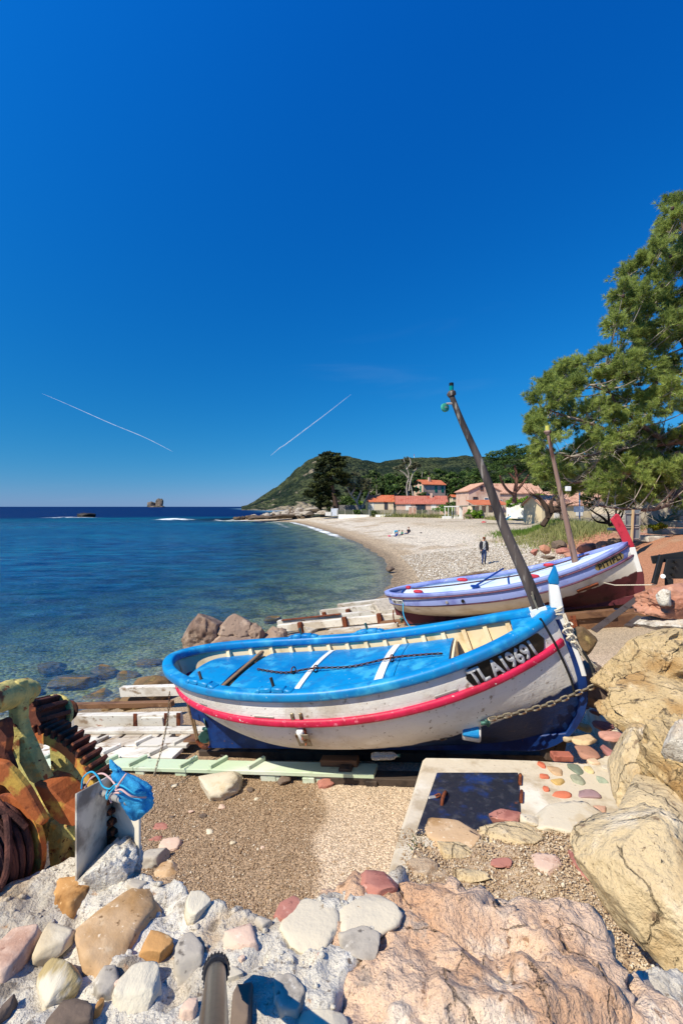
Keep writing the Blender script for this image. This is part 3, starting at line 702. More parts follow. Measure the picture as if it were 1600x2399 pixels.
deck_panel(B1, .02, .9, m_darkin, 'floor', boat, drop=.52, inset=.22, nt=12, ny=9)
mb = MB(); mb.beam(B1.W((1.02, -.70, .99)), B1.W((1.02, .62, 1.03)), .05, .045); mb.build('tiller_bar', m_wood_brown, boat, False, .008)
deck_panel(B1, .90, .99, m_blue, 'foredeck', boat, drop=.03, inset=.02, camber=.015, nt=6, ny=9, thick=.04)
# end of the deck: a small cream bulkhead
mb = MB(); tB = .748; bb = float(B1.b(tB)) - .09; zt = float(B1.zg(tB)) - .13; XB = float(B1.xb(1)) * tB
mb.prism([B1.W((XB, y, zt + .05 * (1 - (y / bb) ** 2) - .02)) for y in np.linspace(-bb, bb, 13)] + [B1.W((XB, bb * .75, zt - .34)), B1.W((XB, -bb * .75, zt - .34))], B1.M @ Vector((.025, 0, 0))); mb.build('bulkhead', m_cream, boat)
# thole pads and pins along both gunwales
for (X, sd) in ((.95, -1), (1.92, -1), (1.55, 1), (2.55, 1)):
    t = X / B1.L; z = float(B1.zg(t)); 
    pth = [B1.wpt((X + k) / B1.L, float(B1.zg((X + k) / B1.L)) + dz, sd, -.015) for k, dz in ((-.22, .035), (-.14, .066), (0, .076), (.14, .066), (.22, .035))]
    mb = MB()
    for p, q in zip(pth[:-1], pth[1:]): mb.beam(p, q, .11, .055)
    pad = mb.build('thole_pad', m_blue, boat, True, .012)
    a = B1.wpt(t, z + .02, sd, -.03); mb = MB(); mb.tube([a, a + B1.M @ Vector((-.03, 0, .17))], .017, 8); mb.build('thole_pin', m_mast if sd < 0 else m_prop, boat, True)
# chain lying along the deck with three rings
def deckp(t, y, up=.02):
    z = float(B1.zg(t)) - .135 + .05 * (1 - (y / max(float(B1.b(t)), .1)) ** 2) + up; return B1.W((float(B1.xs(z) + (B1.xb(z) - B1.xs(z)) * t), y, z))
pth = smooth_path([deckp(.245, -.02), deckp(.33, -.12), deckp(.405, -.08, .05), deckp(.5, -.02), deckp(.60, .02, .05), deckp(.68, -.02, .04), deckp(.735, -.10, .03)], 60)
chain_along(pth, .052, .032, .006, m_rustchain, 'deck_chain', boat, single=True)
for t, y in ((.355, -.11), (.412, -.08), (.605, .02)):
    c0 = deckp(t, y, .045); mb = MB(); mb.tube([c0 + B1.M @ Vector((.012 * math.cos(a), .038 * math.cos(a), .04 * math.sin(a))) for a in np.linspace(0, 2 * math.pi, 13)], .008, 6, cap=False); mb.build('deck_ring', m_rust, boat, True)
# number board and raised letters
def side1(t, z, off): return B1.wpt(t, z, -1, off)
tb0, tb1 = .782, .955
def board(Bt, t0, t1, dtop, dbot, m, name, parent, off=.012, n=26, side=-1):
    V = []; mid = (dtop + dbot) / 2; hh_ = (dbot - dtop) / 2
    for kz in (off, -.02):
        for i in range(n):
            e = i / (n - 1); t = t0 + (t1 - t0) * e; X = min(e, 1 - e) * (t1 - t0) * Bt.L; h = hh_ * (math.sqrt(max(0, 1 - (1 - min(1, X / hh_)) ** 2)) if X < hh_ else 1) + 1e-4
            for sgn in (1, -1): V.append(Bt.wpt(t, float(Bt.zg(t)) - mid + sgn * h, side, kz))
    fl = []
    for i in range(n - 1):
        a = 2 * i; fl += [(a, a + 1, a + 3, a + 2), (2 * n + a, 2 * n + a + 2, 2 * n + a + 3, 2 * n + a + 1), (a, a + 2, 2 * n + a + 2, 2 * n + a), (a + 1, 2 * n + a + 1, 2 * n + a + 3, a + 3)]
    o = mesh(name, V, fl, m, parent, False); bm = bmesh.new(); bm.from_mesh(o.data); bmesh.ops.recalc_face_normals(bm, faces=bm.faces[:]); bm.to_mesh(o.data); bm.free(); return o
nb = board(B1, tb0, tb1, .052, .256, m_black, 'number_board', boat)
def tfn(a, h, d):
    t = tb0 + .010 + (tb1 - tb0 - .034) * a - .006 * h; return side1(t, float(B1.zg(t)) - .244 + .162 * h, .0135 + d)
warp_text('TL A19691', .15, tfn, 'lettering', m_letter, nb, 1.0, .006, .006)
# fittings on the near side
def plate(Bt, t, drop, wl_, hl, m, name, off=.0, depth=.03, side=-1, bev=.004):
    c = Bt.wpt(t, float(Bt.zg(t)) - drop, side, off); d2 = Bt.wpt(min(t + .01, .999), float(Bt.zg(t + .01)) - drop, side, off) - c; u2 = Bt.wpt(t, float(Bt.zg(t)) - drop + .03, side, off) - c
    ex = d2.normalized(); ny = ex.cross(u2).normalized(); uz = ny.cross(ex); rot = Matrix((ex, ny, uz)).transposed()
    mb = MB(); mb.box(c, (wl_, depth, hl), rot); return mb, rot, c
for t, dr in ((.165, .215), (.335, .232), (.735, .225)):
    mb, _, _ = plate(B1, t, dr, .24 if t > .2 else .12, .022, None, '', .0, .012); mb.build('scupper', m_steelgrey, boat, False, .003)
for t in (.405, .425): mb, _, _ = plate(B1, t, .225, .035, .10, None, '', .0, .03); mb.build('hinge_plate', m_galv, boat, False, .004)
mb, rot, c = plate(B1, .412, .43, .10, .16, None, '', .035, .09); fen = MB()
fen.tube([c + rot @ Vector((-.012, 0, .075)), c + rot @ Vector((-.012, 0, -.075))], [.042, .042], 12); fd = fen.build('fender', m_plain_white, boat, True, .01)
mb = MB()
for k in range(26):
    a = c + rot @ Vector((.035 + random.gauss(0, .012), -.02 + random.gauss(0, .02), random.uniform(-.02, .07))); mb.tube([a, a + Vector((random.gauss(0, .015), random.gauss(0, .012), -random.uniform(.04, .11)))], .007, 4)
mb.build('rope_tuft', m_orange_fray, fd)
mb = MB(); mb.box(c + rot @ Vector((.012, .03, -.03)), (.15, .012, .17), rot); mb.build('backing_plate', m_galv, fd, False, .003)
# step bracket
c = B1.wpt(.765, float(B1.zg(.765)) - .80, -1, .03); ex = B1.M @ Vector((1, 0, 0)); ny = B1.M @ Vector((0, -1, 0)); uz = B1.M @ Vector((0, 0, 1))
rot = Matrix((ex, -ny, uz)).transposed() @ Matrix.Rotation(R(10), 3, 'Y') @ Matrix.Rotation(R(28), 3, 'X')
mb = MB(); mb.box(c, (.19, .13, .12), rot); stp = mb.build('step_block', m_plain_white, boat, True, .025, 3)
mb = MB(); mb.box(c + rot @ Vector((-.005, -.012, .045)), (.165, .122, .045), rot); mb.build('step_top', m_blue, stp, True, .012)
mb, rot, c = plate(B1, .705, .80, .07, .03, None, '', .01, .02); mb.build('cleat_plate', m_galv, boat, False, .004)
# propeller, shaft shoe and rudder iron at the stern
pc = B1.W((.36, 0, .24))
mb = MB(); mb.tube([B1.W((.42, 0, .24)), B1.W((.30, 0, .24))], [.03, .022], 10)
for k in range(3):
    a = R(100 + 120 * k); r_ = []
    for rr, wv in ((.02, .02), (.07, .07), (.13, .085), (.17, .05), (.18, .015)):
        dv = Vector((0, math.cos(a), math.sin(a))); pv = Vector((0, -math.sin(a), math.cos(a)))
        r_.append((dv * rr + pv * wv * .8 + Vector((wv * .5, 0, 0)), dv * rr - pv * wv * .8 - Vector((wv * .5, 0, 0))))
    poly = [p for p, _ in r_] + [q for _, q in r_[::-1]]
    mb.prism([pc + B1.M @ p for p in poly], B1.M @ Vector((.012, 0, 0)))
mb.build('propeller', m_prop, boat, True)
mb = MB(); mb.tube(smooth_path([B1.W((.42, 0, .03)), B1.W((.30, 0, -.02)), B1.W((.20, 0, .04)), B1.W((.18, 0, .14))], 8), .028, 8); mb.build('keel_shoe', m_rust, boat, True)
mb = MB(); mb.tube([B1.W((.13, -.01, .62)), B1.W((.19, -.02, .10))], .016, 8); mb.tube([B1.W((.17, -.01, .62)), B1.W((.215, -.02, .12))], .014, 8); mb.build('rudder_iron', m_wood_brown, boat, True)
mb, _, _ = plate(B1, .035, .17, .16, .12, None, '', .004, .02); mb.build('stern_plate', m_plain_white, boat, False, .003)
# mast with its sleeve, cap and pulley
mbase = B1.W((4.72, 0, 1.36)); mtop = P(1057, 922, 5.15)
mb = MB(); pts = [mbase.lerp(mtop, k / 24) + Vector((.012 * math.sin(k * .5), 0, 0)) for k in range(25)]
mb.tube(pts, [.070 * (1 - k / 24) + .030 * (k / 24) for k in range(25)], 14); mast = mb.build('mast', m_mast, boat, True)
md = (mtop - mbase).normalized()
mb = MB(); mb.tube([mtop - md * .03, mtop + md * .0, mtop + md * .012, mtop + md * .03], [.045, .052, .05, .03], 12); mb.build('mast_collar', m_mast, mast, True)
mb = MB(); mb.tube([mtop + Vector((0, 0, .02)), mtop + Vector((0, 0, .085))], .024, 12); mb.build('lamp_glass', mat('green_lamp_glass', hexc(0, 130, 130), .2), mast, True)
mb = MB(); mb.tube([mtop + Vector((0, 0, .085)), mtop + Vector((0, 0, .12))], .025, 12); mb.build('lamp_cap', m_black, mast, True)
pcn = P(1042, 955, 5.15); mb = MB(); ax = Vector((.45, -.85, .1)).normalized()
mb.tube([pcn - ax * .016, pcn - ax * .012, pcn + ax * .012, pcn + ax * .016], [.042, .05, .05, .042], 18); pul = mb.build('pulley', m_green, mast, True)
mb = MB(); mb.tube([pcn - ax * .02, pcn + ax * .022], .012, 8); mb.tube([pcn + Vector((.015, 0, .045)), P(1060, 945, 5.13)], .012, 6); mb.build('pulley_pin', m_steelgrey, pul, True)
# white steel sleeve at the mast foot
bx_ = Vector((md.y, -md.x, 0)).normalized(); by_ = md.cross(bx_).normalized(); rot = Matrix((bx_, by_, md)).transposed()
mb = MB(); cz = mbase + md * .13
for sgx in (-1, 1): mb.box(cz + rot @ Vector((.084 * sgx, 0, -.03)), (.012, .165, .19), rot)
for sgy in (-1, 1): mb.box(cz + rot @ Vector((0, .088 * sgy, -.06)), (.156, .012, .13), rot)
slv = mb.build('mast_sleeve', m_plain_white, boat, False, .003)
mb = MB(); mb.box(mbase + md * .26 + Vector((-.03, -.075, 0)), (.02, .02, .16), rot); mb.tube([mbase + md * .30 + Vector((-.03, -.085, 0)), mbase + md * .38 + Vector((-.02, -.09, 0))], .01, 6); mb.build('mast_hook', m_galv, mast, False, .003)

# ---- ropes and chain at the bow
rope = []
cb = lambda X, y, z: B1.W((X, y, z))
mb = MB()
for k in range(3):
    zc = 1.46 + .035 * k
    mb.tube(smooth_path([cb(sx + (.05 - .10 * (1 - math.cos(a)) * .5) + .04 * math.cos(a) * .9, -.085 * math.sin(a), zc + .02 * math.sin(a + k)) for a in np.linspace(0, 2 * math.pi, 15)], 30), .010, 6)
fall = [cb(sx + .07, -.06, 1.47), cb(sx + .09, -.085, 1.36), cb(sx + .12, -.08, 1.25), cb(sx + .16, -.07, 1.12), cb(sx + .22, -.03, .98), cb(sx + .31, .02, .86)]
mb.tube(smooth_path(fall, 24), .010, 6); mb.tube(smooth_path([p + Vector((.018, .0, .008)) for p in fall], 24), .010, 6)
for cx, cz_, r_ in ((.09, 1.30, .05), (.11, 1.22, .045), (.10, 1.36, .04)):
    mb.tube(smooth_path([cb(sx + cx + r_ * math.cos(a), -.10 + .02 * math.sin(2 * a), cz_ + r_ * .7 * math.sin(a)) for a in np.linspace(0, 5.6, 12)], 24), .010, 6)
ro = mb.build('mooring_rope', m_rope_w, None, True); tag(ro, 'pale rope knotted around the blue-tipped stem post', 'rope')
mb = MB(); pr_ = [B1.wpt(.965, 1.50, -1, .065), B1.wpt(.968, 1.38, -1, .07), B1.wpt(.972, 1.15, -1, .055), B1.wpt(.978, .80, -1, .04), B1.wpt(.98, .62, -1, .06)]
mb.tube(smooth_path(pr_, 20), .012, 6); o = mb.build('black_rope', m_rope_k, None, True); tag(o, 'black rope hanging down the white bow to the chain', 'rope')
rk_path = smooth_path([B1.wpt(.80, .58, -1, .03), B1.wpt(.86, .585, -1, .045), B1.wpt(.93, .61, -1, .06), B1.wpt(.985, .66, -1, .07), B1.W((5.16, -.04, .72)), P(1392, 1583, 4.62), P(1415, 1572, 4.9)], 60)
ch = thing('bow_chain', 'worn steel chain stretched along the dark blue bow', 'chain', rk_path[0])
chain_along(rk_path, .105, .058, .010, m_galv, 'link', ch)
c = B1.wpt(.795, .56, -1, .02); mb = MB(); mb.tube([c + Vector((-.06, -.01, -.02)), c + Vector((.03, -.03, .0))], .022, 8); mb.tube([c + Vector((-.02, -.05, .03)), c + Vector((.02, -.01, -.05))], .016, 6); mb.build('shackle', m_prop, ch, True, .004)
mb = MB(); mb.tube(smooth_path([P(1340, 1500, 4.75), P(1368, 1530, 4.72), P(1384, 1560, 4.68), P(1390, 1585, 4.64)], 14), .014, 6); o = mb.build('rubber_strap', m_rope_k, None, True); tag(o, 'black rubber strap from the knotted rope down to the bow chain', 'strap')
# ---- the lavender boat behind
m_lav = mat('lavender_paint', hexc(140, 154, 208), .55, [(hexc(110, 118, 180), 1.6, .48, .66), (hexc(186, 190, 222), 6, .6, .72), (hexc(150, 104, 70), 12, .70, .76)], [(16, .3, .008)])
m_white2 = mat('old_white_hull_paint', hexc(218, 210, 196), .6, [(hexc(190, 178, 156), 1.4, .5, .7), (hexc(236, 232, 224), .9, .56, .66), (hexc(170, 130, 80), 6, .70, .78)], [(14, .25, .01)], attr_mix=('paint', hexc(92, 40, 44), .012), seam=True)
m_pale = mat('pale_blue_deck_paint', hexc(206, 222, 240), .5, [(hexc(180, 200, 226), 2, .5, .7)], [(14, .2, .006)])
m_purple = mat('purple_rail_paint', hexc(112, 72, 92), .6, [(hexc(80, 48, 60), 8, .5, .65)], [(30, .3, .005)])
m_crimson = mat('crimson_paint', hexc(190, 48, 66), .6, [(hexc(160, 36, 52), 5, .5, .66)], [(22, .3, .006)])
m_plaque = mat('old_brass_plaque', hexc(150, 130, 82), .6, [(hexc(110, 92, 58), 14, .5, .66)], [(30, .3, .004)])
m_maroon = mat('maroon_paint', hexc(98, 44, 50), .6, [(hexc(70, 30, 36), 5, .5, .66)], [(22, .3, .006)])
B2 = Boat((1.42, 12.6, 1.02), (7.02, 10.5, 2.10), 6.08, .95, (.93, .89, 1.42), 2.9, .34, heel=R(3), rise=.34)
boat2 = thing('fishing_boat', 'lavender and white wooden boat with tall red stem, drawn up behind the blue one', 'boat', B2.stern)
B2.shell('hull', m_white2, boat2, line=[(0, .34), (.12, .20), (.3, .13), (.5, .24), (.75, .48), (1, .74)])
B2.sweep('upper_strake', m_lav, boat2, .16, rprof(.014, .02, .24, .008, 2), n=60)
B2.sweep('gunwale', m_lav, boat2, 0, rprof(.05, .09, .085, .02), n=60)
B2.sweep('top_bead', m_purple, boat2, .062, rprof(.052, .02, .035, .012, 2), n=60)
B2.sweep('rub_rail', m_purple, boat2, .295, rprof(.04, .02, .05, .018, 2), n=60)
B2.shell('inner_planking', m_pale, boat2, off=-.045, s0=.3, s1=.985, nt=40, ns=6, flip=True)
deck_panel(B2, .09, .70, m_pale, 'deck', boat2, drop=.10, inset=.09, camber=.11, nt=20)
deck_panel(B2, .715, .97, m_pale, 'foredeck', boat2, drop=.04, inset=.05, camber=.05, nt=12)
deck_panel(B2, .02, .95, m_darkin, 'floor', boat2, drop=.4, inset=.2, nt=10, ny=7)
for X in (.45, 3.2):
    deck_panel(B2, X / 6.08, X / 6.08 + .008, m_blue2, 'deck_seam', boat2, drop=.10, inset=.10, camber=.11, lift=.006, nt=2)
mb = MB(); ko = [(.13, .6), (.16, .28), (.32, .24), (.36, .05), (.34, 0), (3, 0), (5.6, 0)] + [(float(B2.xb(z)) + .045, z) for z in np.linspace(.1, 1.38, 8)]
ki = [(float(B2.xb(z)) - .04, z) for z in np.linspace(1.38, .2, 8)] + [(4.8, .12), (3, .1), (1.4, .14), (.6, .36), (.3, .6)]
mb.prism([B2.W((x, -.045, z)) for x, z in ko + ki], B2.M @ Vector((0, .09, 0))); mb.build('keel', m_maroon, boat2, False, .006)
sx2 = float(B2.xb(1.42))
mb = MB(); mb.prism([B2.W((x, -.052, z)) for x, z in [(sx2 - .05, .72), (sx2 - .05, 1.30), (sx2 + .14, 1.30), (sx2 + .19, .72)]], B2.M @ Vector((0, .104, 0))); mb.build('stem', m_plain_white, boat2, False, .006)
mb = MB(); mb.prism([B2.W((x, -.051, z)) for x, z in [(sx2 - .05, .06), (sx2 - .05, .72), (sx2 + .19, .72), (sx2 + .17, .06)]], B2.M @ Vector((0, .102, 0))); mb.build('stem_foot', m_maroon, boat2, False, .006)
hd = [(sx2 - .06, 1.302), (sx2 - .10, 1.55), (sx2 - .17, 1.80), (sx2 - .24, 2.0), (sx2 - .15, 2.07), (sx2 - .10, 2.12), (sx2 - .05, 2.10), (sx2 + .03, 1.80), (sx2 + .10, 1.5), (sx2 + .14, 1.302)]
mb = MB(); mb.prism([B2.W((x, -.053, z)) for x, z in hd], B2.M @ Vector((0, .106, 0))); mb.build('stem_head', m_crimson, boat2, False, .01)
pl = board(B2, .845, .965, .085, .245, m_plaque, 'name_plate', boat2, off=.024, n=16)
warp_text('PITIFLI', .13, lambda a, h, d: B2.wpt(.858 + .095 * a, float(B2.zg(.858 + .095 * a)) - .215 + .105 * h, -1, .026 + d), 'lettering', m_black, pl, 1.1, .004, .004)
_, rot, c = plate(B2, .062, .165, .36, .13, None, ''); nrm = rot @ Vector((0, 1, 0)); nrm = nrm if nrm.y < 0 else -nrm; c = c + nrm * .045
mb = MB(); mb.box(c, (.40, .014, .135), rot); rp = mb.build('registration_plate', m_plain_white, boat2, False, .003)
warp_text('ST 1177', .12, lambda a, h, d: c + rot @ Vector(((a - .5) * .33, 0, (h - .5) * .085)) + nrm * (.0085 + d), 'lettering', m_black, rp, 1.0, .004, .003)
for t in (.275, .34):
    c = B2.wpt(t, float(B2.zg(t)) - .2, -1, .01); mb = MB(); mb.tube([c, c + Vector((-.01, -.06, -.005))], .032 if t < .3 else .04, 12); mb.build('drain_pipe', m_steelgrey if t < .3 else m_black, boat2, True)
def deck2(t, y, up=.02):
    z = float(B2.zg(t)) - .10 + .11 * (1 - (y / max(float(B2.b(t)), .1)) ** 2) + up; return B2.W((float(B2.xs(z) + (B2.xb(z) - B2.xs(z)) * t), y, z))
chain_along(smooth_path([deck2(.12, .0), deck2(.3, -.05), deck2(.45, .1), deck2(.6, .05), deck2(.75, .02, .07), deck2(.86, 0, .07)], 60), .06, .04, .008, m_rustchain, 'deck_chain', boat2, single=True)
for t, y, s_ in ((.16, -.42, .26), (.33, .62, .3), (.62, -.42, .4), (.70, .5, .3), (.10, .1, .15)):
    p, f_ = rockmesh(deck2(t, y, .05), (s_, .16, .10), int(t * 100), 2, .12, cuts=0, fine=0, rotz=-.35); mesh('float_pad', p, f_, m_crimson, boat2)
mb = MB(); mb.beam(deck2(.40, -.5, .05), deck2(.52, .35, .22), .05, .03); mb.build('tiller', m_blue2, boat2, False, .006)
mb = MB(); mb.box(deck2(.40, -.5, .05), (.2, .12, .05)); mb.build('tiller_head', m_blue2, boat2, False, .006)
c = B2.W((.28, 0, .16)); mb = MB(); mb.tube([B2.W((.36, 0, .16)), B2.W((.22, 0, .16))], [.03, .02], 8)
for k in range(3):
    a = R(80 + 120 * k); dv = B2.M @ Vector((0, math.cos(a), math.sin(a))); pv = B2.M @ Vector((.03, -math.sin(a), math.cos(a))); mb.prism([c + dv * .02 + pv * .02, c + dv * .1 + pv * .07, c + dv * .17 + pv * .02, c + dv * .16 - pv * .03, c + dv * .02 - pv * .02], B2.M @ Vector((.015, 0, 0)))
mb.build('propeller', m_prop, boat2, True)
mb = MB(); mb.tube(smooth_path([B2.W((.10, -.03, .42)), B2.W((.07, -.05, .15)), B2.W((.16, -.05, -.03))], 8), .018, 6); mb.build('rudder_iron', m_rust, boat2, True)
mb, _, _ = plate(B2, .80, .52, .50, .075, None, '', .02, .04); mb.build('side_cleat', m_rust, boat2, False, .006)
m_mast2 = mat('peeling_brown_wood', hexc(140, 112, 100), .7, [(hexc(176, 150, 134), 3, .5, .62), (hexc(84, 54, 44), 6, .5, .64)], [(20, .5, .01)], stretch=(1, 1, .1))
mb0 = B2.W((4.78, 0, 1.10)); mt0 = P(1282, 1012, 10.9)
mb = MB(); mb.tube([mb0.lerp(mt0, k / 20) for k in range(21)], [.075 - .04 * k / 20 for k in range(21)], 12); mast2 = mb.build('mast', m_mast2, boat2, True)
mb = MB(); mb.tube([mt0 - Vector((0, 0, .06)), mt0, mt0 + Vector((0, 0, .03))], [.05, .09, .075], 12); mb.build('mast_collar', m_mast2, mast2, True)
mb = MB(); mb.tube([mt0 + Vector((0, 0, .03)), mt0 + Vector((-.01, 0, .15))], [.055, .045], 12); mb.build('lamp_glass', mat('yellow_lamp_glass', hexc(196, 190, 90), .3), mast2, True)
mb = MB(); mb.box(P(1330, 1145, 10.75), (.11, .09, .11)); mb.build('lamp_box', m_plain_white, mast2, False, .01)
mb = MB(); mb.tube([B2.wpt(.86, float(B2.zg(.86)) - .55, -1, .04), P(1440, 1371, 9.6), P(1534, 1370, 9.45)], .012, 6); o = mb.build('tow_line', m_rope_w, None, True); tag(o, 'taut pale line from the lavender hull to the black steel stop', 'rope')
mb = MB(); mb.tube(smooth_path([B2.wpt(.075, float(B2.zg(.075)) + .03, -1, 0), B2.wpt(.08, float(B2.zg(.08)) - .2, -1, .05), P(945, 1440, 11.3), P(960, 1468, 10.6), P(982, 1478, 10.2)], 14), .012, 6); o = mb.build('blue_cord', m_rope_b, None, True); tag(o, 'thin turquoise cord hanging off the lavender stern', 'cord')

# ------------------------------------------------------------------ timber slipways
m_wtim = mat('white_painted_timber', hexc(214, 208, 198), .75, [(hexc(182, 170, 154), 2.4, .46, .62), (hexc(142, 122, 100), 7, .56, .68), (hexc(150, 84, 48), 4.5, .66, .73), (hexc(110, 94, 78), 30, .62, .7)], [(14, .4, .01), (70, .25, .003)], stretch=(.35, 1, 1), vary=.10)
m_gtim = mat('pale_green_timber', hexc(184, 200, 172), .7, [(hexc(208, 212, 200), 1.2, .45, .6), (hexc(140, 150, 122), 6, .6, .7)], [(14, .35, .01), (70, .2, .003)], stretch=(.35, 1, 1), vary=.06)
m_btim = mat('brown_timber', hexc(122, 88, 62), .7, [(hexc(86, 58, 42), 3, .48, .62), (hexc(160, 128, 100), 10, .62, .72)], [(14, .4, .01)], stretch=(.35, 1, 1), vary=.1)
m_dtim = mat('dark_old_timber', hexc(74, 62, 54), .8, [(hexc(48, 40, 36), 5, .5, .65)], [(16, .4, .01)], vary=.12)
slip = thing('boat_slipway', 'slipway of white and green planks under the blue boat', 'slipway', B1.W((0, 0, -.1)))
def lbeam(Bt, X0, X1, Y, zt, w_, h_, m, name, parent, dY=0., dz=0.):
    mb = MB(); mb.beam(Bt.W((X0, Y, zt - h_ / 2)), Bt.W((X1, Y + dY, zt - h_ / 2 + dz)), w_, h_, up=Bt.M @ Vector((0, 0, 1)))
    return mb.build(name, m, parent, False, .006)
for a in [(-2.75, -.55, -.31, -.055, .21, .05, m_gtim), (-.545, 2.72, -.31, -.055, .21, .05, m_gtim), (-2.6, -.12, -.05, -.06, .24, .05, m_wtim), (-2.7, -.9, .20, -.065, .22, .05, m_wtim), (-.895, -.1, .21, -.05, .22, .05, m_wtim),
          (-2.5, .3, .47, .0, .14, .05, m_wtim), (-2.85, -.72, .86, .05, .12, .19, m_wtim), (-4.4, -1.3, 1.42, -.01, .10, .09, m_btim), (-2.75, -1.35, 1.82, .11, .12, .18, m_wtim),
          (-.2, 3.5, .28, -.03, .2, .05, m_btim), (.1, 4.6, -.62 + .8, -.12, .18, .14, m_dtim), (2.2, 4.5, -.36, -.10, .16, .16, m_dtim)]:
    lbeam(B1, *a[:6], a[6], 'plank', slip, random.uniform(-.02, .02))
for X in np.arange(-2.4, 2.4, .62):
    for Y, zt in ((-.33, -.107), (.82, -.142 + .0)):
        if Y > 0 and X > -.8: continue
        lbeam(B1, X, X + random.uniform(.14, .24), Y, zt, .14, random.uniform(.07, .12), m_gtim if Y < 0 else m_wtim, 'block', slip)
for X, Y in [(-2.3, -.31), (-1.62, -.29), (-1.1, -.31), (-.62, -.30), (.18, -.31), (.62, -.3), (1.15, -.3), (-2.0, -.05), (-1.3, -.04), (-.5, -.05), (-1.75, .2), (-.95, .2), (-.3, .21)]:
    mb = MB(); mb.beam(B1.W((X, Y - .10, -.03)), B1.W((X + .12, Y + .11, -.03)), .045, .05); mb.build('cleat', m_gtim if Y < -.2 else m_wtim, slip, False, .005)
for X in (-1.55, -.95, -.72):
    mb = MB(); mb.box(B1.W((X, .785, -.04)), (.06, .02, .24)); mb.build('iron_strap', m_rust, slip, False, .003)
lbeam(B1, -1.42, -1.0, .78, .02, .03, .14, m_wtim, 'splice_plate', slip)
for X in np.linspace(-2.4, -.4, 7):
    lbeam(B1, X, X + random.uniform(.15, .35), .40, -.06, .2, random.uniform(.06, .1), m_wtim, 'block', slip)
for a in [(2.05, 2.5, -.25, .02, .12, .09, m_btim), (2.3, 2.45, -.33, -.02, .14, .15, m_dtim), (2.62, 2.75, -.4, -.12, .12, .2, m_dtim), (1.3, 1.5, -.34, -.12, .14, .18, m_gtim), (1.85, 2.0, -.36, -.12, .14, .22, m_gtim)]:
    lbeam(B1, *a[:6], a[6], 'block', slip)
# prop under the forefoot
mb = MB(); mb.beam(P(1290, 1712, 5.0), P(1284, 1775, 4.98), .13, .15, up=(0, 1, 0)); mb.beam(P(1318, 1690, 4.98), P(1304, 1768, 4.95), .11, .1, up=(0, 1, 0)); mb.build('forefoot_prop', m_dtim, slip, False, .006)

slip2 = thing('boat_slipway', 'slipway of heavy white rusty beams under the lavender boat', 'slipway', B2.W((0, 0, -.1)))
for a in [(-2.5, .35, 2.35, .26, .16, .22, m_wtim), (-3.0, .3, 1.95, .20, .2, .22, m_wtim), (-1.4, .6, 1.62, .27, .15, .2, m_wtim), (-4.2, .2, 1.12, .20, .18, .22, m_wtim), (-4.0, .35, .72, .15, .14, .22, m_wtim), (-1.9, .15, -.05, .06, .16, .18, m_wtim),
          (-2.6, 2.0, -.75, .05, .16, .17, m_wtim), (-.5, 6.6, -.5, .0, .2, .2, m_btim), (-.5, 6.6, .5, .0, .2, .2, m_btim), (3.6, 5.9, -.95, .06, .16, .3, m_btim), (4.2, 5.25, -1.05, .20, .14, .14, m_btim)]:
    lbeam(B2, *a[:6], a[6], 'beam', slip2, random.uniform(-.03, .03))
lbeam(B2, -4.0, -1.9, 1.02, .235, .10, .03, m_rust, 'rail_strip', slip2)
for X, Y, zt in [(-3.2, .58, .2), (-1.7, .58, .22), (-.6, .58, .22), (-1.0, 2.2, .2), (-.2, 1.8, .22), (-2.9, 1.85, .15), (-2.0, 1.75, .18), (4.35, -1.06, .16)]:
    lbeam(B2, X, X + .13, Y, zt, .12, .34, m_rust, 'iron_bracket', slip2)
# black steel stop beside the tall red stem
m_bsteel = mat('black_painted_steel', hexc(34, 36, 40), .45, [(hexc(70, 66, 64), 12, .6, .72), (hexc(96, 62, 44), 22, .7, .76)], [(30, .2, .004)], metal=.2)
stop = thing('steel_stop', 'black bolted steel frame beside the tall red stem', 'steel frame', P(1570, 1390, 9.4))
mb = MB(); mb.beam(P(1531, 1368, 9.4), P(1549, 1300, 9.4), .10, .06, up=(0, 1, 0)); mb.build('upright', m_bsteel, stop, False, .006)
mb = MB(); mb.beam(P(1526, 1312, 9.55), P(1690, 1288, 9.2), .08, .16); mb.build('top_beam', m_bsteel, stop, False, .006)
mb = MB(); mb.prism([P(1562, 1310, 9.3), P(1680, 1305, 9.3), P(1680, 1356, 9.3), P(1552, 1356, 9.3)], (0, .04, 0)); pn = mb.build('plate', m_bsteel, stop, False, .006)
for u_, v_ in ((1580, 1316), (1578, 1331), (1574, 1346)):
    c = P(u_, v_, 9.28); mb = MB(); mb.tube([c + Vector((0, .03, 0)), c - Vector((0, .03, 0))], .028, 6); mb.build('bolt', m_black, pn, False)
mb = MB(); mb.beam(P(1566, 1356, 9.35), P(1566, 1372, 9.35), .12, .1, up=(0, 1, 0)); mb.build('foot', m_bsteel, stop, False, .006)
mb = MB(); mb.tube([P(1552, 1350, 9.28), P(1552, 1350, 9.22)], .045, 12); mb.build('washer', m_plain_white, stop, True)
mb = MB(); mb.beam(P(1390, 1478, 7.4), P(1515, 1385, 8.6), .10, .015, up=(0, -.5, 1)); mb.beam(P(1470, 1468, 7.5), P(1500, 1445, 7.8), .12, .03); o = mb.build('steel_strut', mat('bare_brown_steel', hexc(96, 84, 76), .55, [(hexc(70, 56, 48), 8, .5, .66)], [(30, .2, .004)], metal=.4)); tag(o, 'flat grey steel strut slanting up past the brown timber', 'strut')
